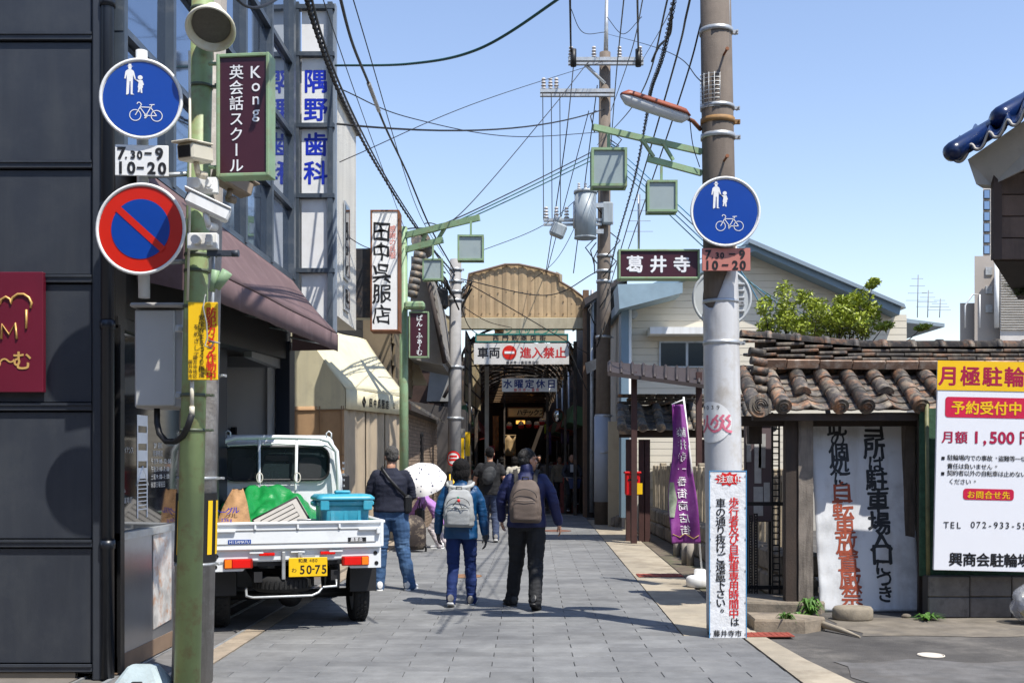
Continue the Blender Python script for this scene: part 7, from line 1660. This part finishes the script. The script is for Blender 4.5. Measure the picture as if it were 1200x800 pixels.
    dl_ = [v for v in bm.verts if (lambda q_: q_.y > (.055 if q_.z < .07 else .2) or (hair != 'bob' and q_.y > .012 and q_.z < .035 ) or (hair != 'bob' and q_.z < -.075))(inv@(v.co-hd))]
    bmesh.ops.delete(bm, geom=dl_, context='VERTS'); bm.to_mesh(hm_); bm.free(); tops('hair', hm_, t)
    if glasses:
        gl = MB()
        for s_ in (-1,1):
            gl.tube([hp(s_*.034+.022*cos(a),.1,.004+.016*sin(a)) for a in (2*pi*i/14 for i in range(14))], .0018, 5, True); gl.tube([hp(s_*.056,.098,.008), hp(s_*.08,.02,.008)], .002, 5)
        part('glasses', gl, black, t, local=True)
    # --- trousers
    b = MB(); loft_body(b, [(pel-V(0,0,.1),.155,.115,.9),(pel,.168*ty,.125*ty,.9),(pel+(ch-pel)*.2,.16*ty,.12*ty,.9)])
    fp = []
    for s_ in 'LR':
        K, A_ = g['k'+s_], g['a'+s_]; d_ = (A_-K).normalized(); A2_ = A_+V(0,0,.0)
        limb(b, [g['h'+s_]+V(0,0,.02), lerp(g['h'+s_],K,.45), K, lerp(K,A_,.45), A2_+d_*.03], [.105*legw,.097*legw,.077*legw,.07*legw,.065*legw], 14); fp += [(K,.22),(A_,.2)]
    tops('trousers', bake(b, vx, 2, foldf(1.3, .009, fp, .005), 'trousers', bottom), t)
    # --- shoes
    for s_ in 'LR':
        A_ = g['a'+s_]; tr_ = g.get('toe'+s_, V(0,1,0)).normalized(); up = g.get('fup'+s_, V(0,0,1)); up = (up-tr_*up.dot(tr_)).normalized(); ac = tr_.cross(up)
        m3 = Matrix((ac, tr_, up)).transposed(); o0 = A_-up*.09
        b = MB(); sect_ = [(-.085,.028,.028,.03),(-.075,.036,.05,.055),(-.02,.038,.055,.055),(.05,.043,.04,.04),(.11,.047,.032,.03),(.16,.04,.026,.024),(.182,.024,.02,.018)]
        rings = [[o0+m3@V(rx_*cos(a), y_, .022+zc+rz_*sin(a)*.9) for a in (2*pi*i/14 for i in range(14))] for y_, rx_, rz_, zc in sect_]
        b.loft(rings); b.cyl(o0+m3@V(0,-.02,.05), o0+m3@V(0,-.01,.095), .038, .034, 14)
        sh_ = tops('shoe', bake(b, .006, 2, None, 'shoe', shoe), t)
        so = MB(); so.loft([[o0+m3@V(x*(1.0), y_, z_) for x, y_ in ((-.026,-.085),(-.036,-.06),(-.036,.0),(-.046,.08),(-.042,.15),(-.02,.185),(.02,.185),(.042,.15),(.046,.08),(.036,0),(.036,-.06),(.026,-.085))] for z_ in (0,.024)]); part('sole', so, shoec or M('sole_white',(.7,.7,.68),.6), sh_, local=True)
    # --- top
    b = MB(); hz = hem
    hemc = pel+V(0,0,hz-.93)
    loft_body(b, [(hemc,.185*ty,.14*ty,.85),(hemc+V(0,0,.02),.187*ty,.142*ty,.85),(lerp(hemc,mid,.6),.175*ty,.132*ty,.85),(mid+(ch-mid)*.2,.17*ty,.128*ty,.85),(ch,.182*ty,.138*ty,.85),(lerp(ch,nk,.4),.182*ty,.125,.85),(lerp(ch,nk,.68),.155,.105,.85),(lerp(ch,nk,.9),.1,.085,.9),(nk+V(0,0,.015),.068,.068,1)])
    fp = []
    for s_ in 'LR':
        sh0, el, wr = g['s'+s_], g['e'+s_], g['w'+s_]; sgn = 1 if s_ == 'R' else -1
        pts = [lerp(ch,nk,.45)+V(.09*sgn,0,0), sh0-V(.012*sgn,0,.028), lerp(sh0,el,.5), el]; rs = [.08,.068,.062,.056]
        if sleeve >= 1: pts += [lerp(el,wr,.5), lerp(el,wr,.93)]; rs += [.054,.044]
        else: pts = pts[:3]+[lerp(sh0,el,sleeve)]; rs = [.078,.068,.066,.068]
        limb(b, pts, rs, 14); fp += [(el,.18)]
    if collar: limb(b, [nk, nk+V(0,-.005,.045)], [.075,.068])
    tops(topc, bake(b, vx, 2, foldf(4.1, .009, fp, .0035), topc, top), t)
    if gloves:
        pass
    return t, g, k
M_ = M
navy = M_('navy_knit',(.014,.018,.04),.85,.12,6,.3,300); jean = M_('light_denim',(.05,.115,.23),.85,.2,4,.3,260,dirt=((.13,.22,.34),.6,4)); djean = M_('dark_denim',(.01,.035,.15),.85,.15,5,.3,260)
teal = M_('teal_shell',(.003,.075,.19),.5,.1,4,.1,200); navj = M_('navy_jacket',(.013,.02,.095),.65,.1,4,.1,200); blackt = M_('black_trousers',(.016,.017,.02),.8,.1,6,.2,300)
blackc = M_('black_cotton',(.018,.018,.02),.9,.1,6,.2,300); slate = M_('slate_trousers',(.05,.07,.13),.85,.12,5,.2,300); lil = M_('lilac_shirt',(.42,.22,.52),.8,.08,5,.2,200); pale = M_('pale_trousers',(.6,.56,.56),.85,.06,5,.2)
whs = M_('shoe_white',(.7,.7,.7),.6,.05,8,.1); bls = M_('shoe_black',(.02,.02,.02),.45,.1); grs = M_('shoe_grey',(.2,.19,.18),.7,.2,20,.2)
# man in navy sweater beside the truck, light jeans
p = G(458,692); p = V(XP(458,12.75),12.75,.012)
man1, g1, k1 = person('man in navy top and light jeans standing with his back turned beside the truck', p, R(2), 1.66,
  dict(sL=V(-.18,0,1.385), sR=V(.18,0,1.385), eL=V(-.25,.03,1.13), eR=V(.24,.06,1.12), wL=V(-.17,.2,.98), wR=V(.13,.24,.98), kL=V(-.12,.0,.5), kR=V(.14,.02,.5), aL=V(-.14,-.02,.09), aR=V(.22,.0,.09), toeL=V(-.3,1,0), toeR=V(.4,1,0), head=V(.01,.04,1.575)), navy, jean, whs, 'sweater', head_turn=R(10), tilt=R(-8), hair='short', hairm=hairg, torso=1.1, hem=.93, legw=1.12, collar=False, shoec=M('sole_white',(.7,.7,.68),.6))
# woman in teal jacket, walking, grey backpack
p = V(XP(540,11.35),11.35,.012)
man2, g2, k2 = person('woman in teal blue jacket and dark jeans walking away with arms low', p, R(-3), 1.5,
  dict(sL=V(-.17,0,1.37), sR=V(.17,0,1.37), eL=V(-.25,-.03,1.1), eR=V(.25,.02,1.1), wL=V(-.27,.06,.86), wR=V(.28,.03,.83), kL=V(-.085,.0,.5), kR=V(.1,.12,.51), aL=V(-.1,-.12,.11), aR=V(.11,.16,.09), toeL=V(0,.93,-.35), toeR=V(.1,1,.1), head=V(0,.03,1.585)), teal, djean, grs, 'jacket', hair='bob', hairm=hairb, torso=1.08, hem=.79, legw=.92)
# man in navy jacket, black trousers, taupe backpack
p = V(XP(617,11.15),11.15,.012)
man3, g3, k3 = person('man in navy jacket and black trousers walking with head turned right', p, R(-4), 1.63,
  dict(sL=V(-.185,0,1.385), sR=V(.185,0,1.385), eL=V(-.27,.02,1.13), eR=V(.285,-.03,1.12), wL=V(-.27,.13,.93), wR=V(.335,.05,.9), kL=V(-.11,.12,.51), kR=V(.1,-.03,.5), aL=V(-.17,.2,.09), aR=V(.1,-.2,.13), toeL=V(-.5,1,0), toeR=V(.2,1,-.45), head=V(.015,.03,1.562)), navj, blackt, bls, 'jacket', head_turn=R(-55), hair='short', hairm=M('hair_dark_grey',(.035,.033,.031),.8,.6,60,.6,160,spec=.25,dirt=((.12,.115,.11),.7,22),bd=.01), torso=1.12, glasses=True, hem=.86, legw=1.08, shoec=black)
# man in black t-shirt ahead
p = V(XP(574,20.3),20.3,.012)
man4, g4, k4 = person('man in black tee shirt and slate trousers walking ahead of the others', p, R(0), 1.74,
  dict(eL=V(-.26,.02,1.14), eR=V(.26,-.04,1.14), wL=V(-.28,.12,.93), wR=V(.29,.02,.9), aL=V(-.08,.2,.1), aR=V(.11,-.12,.11), kL=V(-.08,.16,.52), toeR=V(0,.95,-.3)), blackc, slate, grs, 'shirt', hair='short', sleeve=.6, torso=1.12, hem=.85, collar=False, res=.8)
# woman bending under a parasol
p = V(XP(511,18.9),18.9,.012)
bent = dict(pel=V(0,-.12,.7), chest=V(0,.17,.9), neck=V(0,.3,1.02), head=V(0,.42,1.08), sL=V(-.17,.24,.98), sR=V(.17,.24,.98), eL=V(-.2,.36,.76), eR=V(.2,.34,.76), wL=V(-.14,.54,.66), wR=V(.12,.5,.64), hL=V(-.09,-.14,.66), hR=V(.09,-.14,.66), kL=V(-.1,.06,.38), kR=V(.1,.04,.38), aL=V(-.1,-.1,.09), aR=V(.12,-.18,.09))
man5, g5, k5 = person('woman in lilac shirt and pale trousers bending over under a parasol', p, R(78), 1.5, bent, lil, pale, whs, 'shirt', tilt=R(-35), hair='bob', hairm=hairb, hem=.86-.16+.0, collar=False, res=.8, torso=.98)
# parasol
pc = P(494,563,18.3); t = thing('parasol', 'white parasol with dark dots held over the bending woman', 'umbrella', pc)
ax = V(-.1,-.62,.78).normalized(); xx = ax.orthogonal().normalized(); yy_ = ax.cross(xx); n = 8
parm = M('parasol_cloth',(.72,.71,.68),.75,.04,4,.05)
nd = parm.node_tree; vo = nd.nodes.new('ShaderNodeTexVoronoi'); vo.inputs['Scale'].default_value = 13; tcn = nd.nodes.new('ShaderNodeTexCoord'); nd.links.new(tcn.outputs['Object'], vo.inputs['Vector'])
rm_ = nd.nodes.new('ShaderNodeValToRGB'); rm_.color_ramp.elements[0].position = .2; rm_.color_ramp.elements[0].color = (.03,.04,.1,1); rm_.color_ramp.elements[1].position = .23; rm_.color_ramp.elements[1].color = (.75,.73,.7,1); nd.links.new(vo.outputs['Distance'], rm_.inputs[0]); nd.links.new(rm_.outputs[0], nd.nodes['Principled BSDF'].inputs['Base Color'])
def dome(u, v):
    a = 2*pi*u; seg = (u*n) % 1; sc_o = 1-.05*(1-abs(2*seg-1))*v; r = .42*sin(v*1.15)/sin(1.15)*sc_o; h_ = .24*(1-v*v)-.012*(1-abs(2*seg-1))*v
    return xx*(r*cos(a))+yy_*(r*sin(a))+ax*h_
q = MB(); q.sheet(dome, 64, 12); part('canopy', q, parm, t, local=True)
q = MB(); q.tube([ax*.3, ax*-.5], .006, 6)
for i in range(n): a = 2*pi*i/n; q.tube([ax*.235, xx*(.22*cos(a))+yy_*(.22*sin(a))+ax*.16, xx*(.415*cos(a))+yy_*(.415*sin(a))-ax*.005], .0025, 4)
part('shaft', q, galv, t, local=True)
# shopping cart bag in front of the bending woman
t = thing('shopping_cart_bag', 'dark patterned shopping bag on wheels in front of the bending woman', 'shopping bag', (XP(484,18.1),18.1,.02), R(10))
q = MB(); q.loft([rrect(.34,.24,.08,.04), rrect(.42,.3,.1,.12), rrect(.42,.3,.1,.4), rrect(.3,.22,.08,.55), rrect(.12,.1,.04,.6)]); part('bag', q, M('bag_pattern',(.06,.045,.04),.8,.3,9,.1,dirt=((.3,.24,.17),.9,9)), t, local=True)
for s_ in (-1,1): q = MB(); q.cyl((s_*.2,.02,.06), (s_*.225,.02,.06), .06, n=14); part('wheel', q, black, t, local=True)
q = MB(); q.tube([(-.12,.14,.1),(-.12,.17,.85),(.12,.17,.85),(.12,.14,.1)], .01); part('handle', q, black, t, local=True)
hbag = MB(); hbag.box((XP(492,18.25),18.25,.6), (.16,.16,.26), b=.04); hbag.tube([(XP(489,18.25),18.25,.72),(XP(492,18.25),18.25,.88),(XP(496,18.25),18.25,.72)], .008); single('handbag', hbag, black, 'small black handbag hanging beside the patterned shopping bag', 'handbag', (XP(492,18.25),18.25,.47))
# backpacks and shoulder bags (worn, so things of their own)
def backpack(label, owner, rz, k, H_, w_, h_, dp, zc, m, m2, extra=None):
    t = thing('backpack', label, 'backpack', owner.location+Vector((0,0,0)), rz); t.scale = (k,k,k); y0 = -.16
    q = MB(); 
    rings = []
    for f_, wx, dy in ((0,.86,.75),(.04,.96,.92),(.25,1,1),(.55,.98,.95),(.8,.86,.75),(.94,.66,.5),(1,.4,.3)):
        rings.append([V(w_/2*wx*math.copysign(abs(cos(a))**.55,cos(a)), y0-dp*.5*dy+dp*.5*dy*math.copysign(abs(sin(a))**.6,sin(a)), zc-h_/2+h_*f_) for a in (2*pi*i/28 for i in range(28))])
    q.loft(rings); me = bake(q, .009, 2, foldf(7.7,.008), 'bag', m); tops('bag', me, t)
    q = MB(); rings = []
    for f_, wx, dy in ((0,.8,.5),(.06,.95,.9),(.6,1,1),(.9,.85,.8),(1,.6,.3)):
        rings.append([V(w_*.39*wx*math.copysign(abs(cos(a))**.5,cos(a)), y0-dp*.93-.03*dy*math.copysign(abs(sin(a))**.6,sin(a)), zc-h_*.45+h_*.5*f_) for a in (2*pi*i/24 for i in range(24))])
    q.loft(rings); tops('front_pocket', bake(q, .009, 2, foldf(2.7,.005), 'front_pocket', m), t)
    for s_ in (-1,1):
        q = MB()
        def st(u, v, s_=s_):
            pts = [V(s_*w_*.3,y0-.02,zc+h_*.42), V(s_*.1,-.14,1.4), V(s_*.115,-.04,1.465), V(s_*.12,.09,1.4), V(s_*.125,.135,1.25), V(s_*.13,.11,zc), V(s_*w_*.45,y0,zc-h_*.35)]; f_ = v*(len(pts)-1); i = min(int(f_), len(pts)-2); p = pts[i].lerp(pts[i+1], f_-i); return p+V((u-.5)*.045,0,0)
        q.sheet(st, 3, 30, .012); part('strap', q, m2, t, local=True)
    q = MB(); q.tube([(-.03,y0-.03,zc+h_*.47),(-.03,y0-.05,zc+h_*.56),(.03,y0-.05,zc+h_*.56),(.03,y0-.03,zc+h_*.47)], .008, 6); part('top_handle', q, m2, t, local=True)
    q = MB(); q.tube([V(w_*.37*cos(a), y0-dp*.98-.012, zc+h_*.08+.09*sin(a)) for a in (pi*i/12 for i in range(13))], .004, 5); q.tube([V(-w_*.36,y0-dp-.02,zc+h_*.02), V(0,y0-dp-.026,zc-.0), V(w_*.36,y0-dp-.02,zc+h_*.02)], .003, 5); part('zip', q, black, t, local=True)
    if extra: extra(t, y0-dp, zc)
    return t
def ex1(t, y, zc):
    q = MB(); q.tube([(.0,y-.03,zc+.1),(.05,y-.04,zc-.0),(.09,y-.035,zc+.04)], .005, 5); q.tube([(0,y-.03,zc+.1),(-.06,y-.035,zc+.03)], .005, 5); part('cord', q, black, t, local=True)
    q = MB(); q.ell((.01,y-.045,zc+.09), (.018,.014,.02)); part('red_charm', q, inkr, t, local=True)
    q = MB(); q.ell((.005,y-.045,zc+.125), (.012,.01,.014)); part('green_charm', q, M('charm_green',(.02,.3,.15),.5), t, local=True)
backpack('light grey backpack with red charm on the back of the teal jacket woman', man2, R(-3), k2, 1.5, .35, .43, .15, 1.15, M('bag_light_grey',(.36,.37,.37),.8,.08,6,.2,250), M('strap_grey',(.2,.2,.2),.8), ex1)
backpack('taupe brown backpack on the back of the man in the navy jacket', man3, R(-4), k3, 1.63, .33, .44, .15, 1.14, M('bag_taupe',(.15,.115,.095),.75,.08,6,.2,250), M('strap_dark',(.04,.035,.03),.8))
# grey hood of the teal jacket
q = MB(); pts = [V(.15*cos(a)*1.0, -.03+.12*sin(a), 1.43-.06*max(0,-sin(a))+.0*abs(cos(a))) for a in (R(160)+R(220)*i/16 for i in range(17))]; q.tube(pts, [.018+.018*sin(pi*i/16) for i in range(17)], 10)
tops('hood', bake(q, .008, 3, foldf(3,.01), 'hood', M('hood_grey',(.42,.43,.42),.8)), man2)
def gl_(o, g, s_):
    q = MB(); sd = 1 if s_ == 'R' else -1; hand(q, g['w'+s_], g['w'+s_]-g['e'+s_], sd, V(-sd,.1,0), .55, 1.15); limb(q, [g['w'+s_]-(g['w'+s_]-g['e'+s_]).normalized()*.05, g['w'+s_]+(g['w'+s_]-g['e'+s_]).normalized()*.02], [.04,.034]); tops('glove', bake(q, .006, 1, None, 'glove', M('glove_grey',(.07,.07,.075),.8,.2,20)), o)
gl_(man2, g2, 'L'); gl_(man2, g2, 'R')
# sling bags
def sling(label, owner, rz, k, sgn, bx, bz, m, w_=.2, h_=.3, y=-.19):
    t = thing('sling_bag', label, 'bag', owner.location, rz); t.scale = (k,k,k)
    q = MB(); q.ell((bx,y-.02,bz), (w_/2,.05,h_/2), 20, 12, Matrix.Rotation(R(22*sgn),3,'Y')); q.ell((bx,y-.045,bz-.03), (w_*.36,.04,h_*.3), 16, 10, Matrix.Rotation(R(22*sgn),3,'Y')); tops('bag', bake(q, .008, 2, foldf(2,.005), 'bag', m), t)
    q = MB()
    pts = [V(bx+.04*sgn,y-.0,bz+h_*.4), V(sgn*-.02+.1*sgn,-.165,1.3), V(sgn*.135,-.11,1.42), V(sgn*.13,-.02,1.47), V(sgn*.1,.1,1.4), V(-.02*sgn,.17,1.2), V(-.17*sgn,.12,1.05), V(-.2*sgn,-.02,1.0), V(bx-.05*sgn,y,bz-h_*.35)]
    def st(u, v): f_ = v*(len(pts)-1); i = min(int(f_), len(pts)-2); return pts[i].lerp(pts[i+1], f_-i)+V(0,0,(u-.5)*.035)+V((u-.5)*.02,0,0)
    q.sheet(st, 2, 40, .008); part('strap', q, m, t, local=True); return t
sling('dark grey sling bag across the back of the man in the black tee shirt', man4, R(0), k4, 1, -.01, 1.2, M('sling_grey',(.05,.052,.055),.75,.1,8,.2), .24, .34)
t = thing('sling_bag', 'black crossbody bag at the right hip of the man beside the truck', 'bag', man1.location, R(2)); t.scale = (k1,)*3
q = MB(); q.box((.2,-.05,1.02), (.1,.14,.22), b=.03); part('bag', q, black, t, local=True)
q = MB(); pts = [V(.2,-.1,1.1), V(.1,-.165,1.2), V(-.02,-.168,1.33), V(-.1,-.1,1.435), V(-.11,.0,1.46), V(-.08,.12,1.38), V(.12,.17,1.15), V(.22,.05,1.08)]
def st(u, v): f_ = v*(len(pts)-1); i = min(int(f_), len(pts)-2); return pts[i].lerp(pts[i+1], f_-i)+V((u-.5)*.02,0,(u-.5)*.03)
q.sheet(st, 2, 40, .008); part('strap', q, black, t, local=True)
# people inside the arcade, a few dozen pixels tall
def far_person(label, px, py, d, rz, H, top, bot, J=None, hair='bob', hm_=hairb):
    return person(label, V(XP(px,d), d, .03), rz, H, J or {}, top, bot, bls, 'shirt', hair=hair, hairm=hm_, res=.5, collar=False, hem=.88, group='shoppers inside the arcade')
cr = M('cream_shirt',(.5,.47,.4),.85,.06); bg_ = M('beige_coat',(.3,.26,.2),.85,.1); dk = M('dark_coat',(.04,.04,.05),.85)
far_person('shopper in cream shirt walking away just beyond the man in the black tee', 603, 0, 29.6, R(5), 1.58, cr, blackt)
far_person('shopper in light grey top on the right of the dim arcade', 641, 0, 35, R(190), 1.6, M('grey_top',(.22,.22,.22),.85), dk, None, 'bob')
far_person('shopper in beige coat facing the viewer left of the cyclist', 656, 0, 33.5, R(175), 1.62, bg_, dk, None, 'short')
far_person('shopper in dark clothes near the left shops of the arcade', 588, 0, 36, R(10), 1.6, dk, blackt)
far_person('shopper in dark coat beside the grey topped shopper', 632, 0, 37, R(170), 1.66, dk, blackt, None, 'short')
# cyclist
cyl_loc = V(XP(670,31.2),31.2,.03)
cyc, gc, kc = person('older man in black suit riding a bicycle towards the viewer in the arcade', cyl_loc, R(184), 1.66,
  dict(pel=V(0,-.12,.92), chest=V(0,.0,1.24), neck=V(0,.04,1.42), head=V(0,.07,1.57), sL=V(-.18,.03,1.38), sR=V(.18,.03,1.38), eL=V(-.26,.16,1.15), eR=V(.26,.16,1.15), wL=V(-.2,.38,1.02), wR=V(.2,.38,1.02), hL=V(-.09,-.1,.9), hR=V(.09,-.1,.9), kL=V(-.11,.28,.72), kR=V(.11,.25,.55), aL=V(-.12,.12,.36), aR=V(.12,.1,.17)), dk, blackt, bls, 'suit_jacket', hair='thin', hairm=hairg, res=.5, hem=.9)
q = MB(); q.box((0,.12,1.3), (.12,.05,.22)); part('shirt_front', q, M('shirt_white',(.6,.6,.6),.8), cyc, local=True)
bk = thing('bicycle', 'dark bicycle with navy front basket ridden by the man in the black suit', 'bicycle', cyl_loc, R(184))
def wring(y): 
    a_ = MB(); a_.tube([(0,y+.33*cos(a),.34+.33*sin(a)) for a in (2*pi*i/28 for i in range(28))], .018, 6, True); w_ = part('wheel', a_, tyrem, bk, local=True)
    b_ = MB()
    for i in range(14): a = 2*pi*i/14; b_.tube([(0,y,.34),(0,y+.32*cos(a),.34+.32*sin(a))], .002, 3)
    part('spokes', b_, galv, w_, local=True)
wring(.62); wring(-.45)
q = MB()
for a, b_ in (((0,-.05,.3),(0,.5,.8)),((0,-.05,.3),(0,-.15,.85)),((0,-.45,.34),(0,-.05,.3)),((0,-.45,.34),(0,-.14,.75)),((0,.62,.34),(0,.5,.95)),((-.26,.4,1.02),(0,.5,1.0)),((.26,.4,1.02),(0,.5,1.0))): q.tube([a,b_], .013, 6)
part('frame', q, M('bike_silver',(.35,.35,.36),.35,.05,2,0,metal=.6), bk, local=True)
q = MB(); q.loft([rrect(.26,.2,.03,0), rrect(.36,.28,.04,.26)], True, False); 
for v in range(len(q.v)): x, y, z = q.v[v]; q.v[v] = (x, y+.68, z+.72)
part('basket', q, M('basket_navy',(.05,.07,.16),.7), bk, local=True)
q = MB(); q.ell((0,-.16,.88), (.09,.13,.035)); part('saddle', q, black, bk, local=True)
bpy.data.scenes.remove(TS)
for o in bpy.data.objects:
    if '_l' in o: del o['_l']
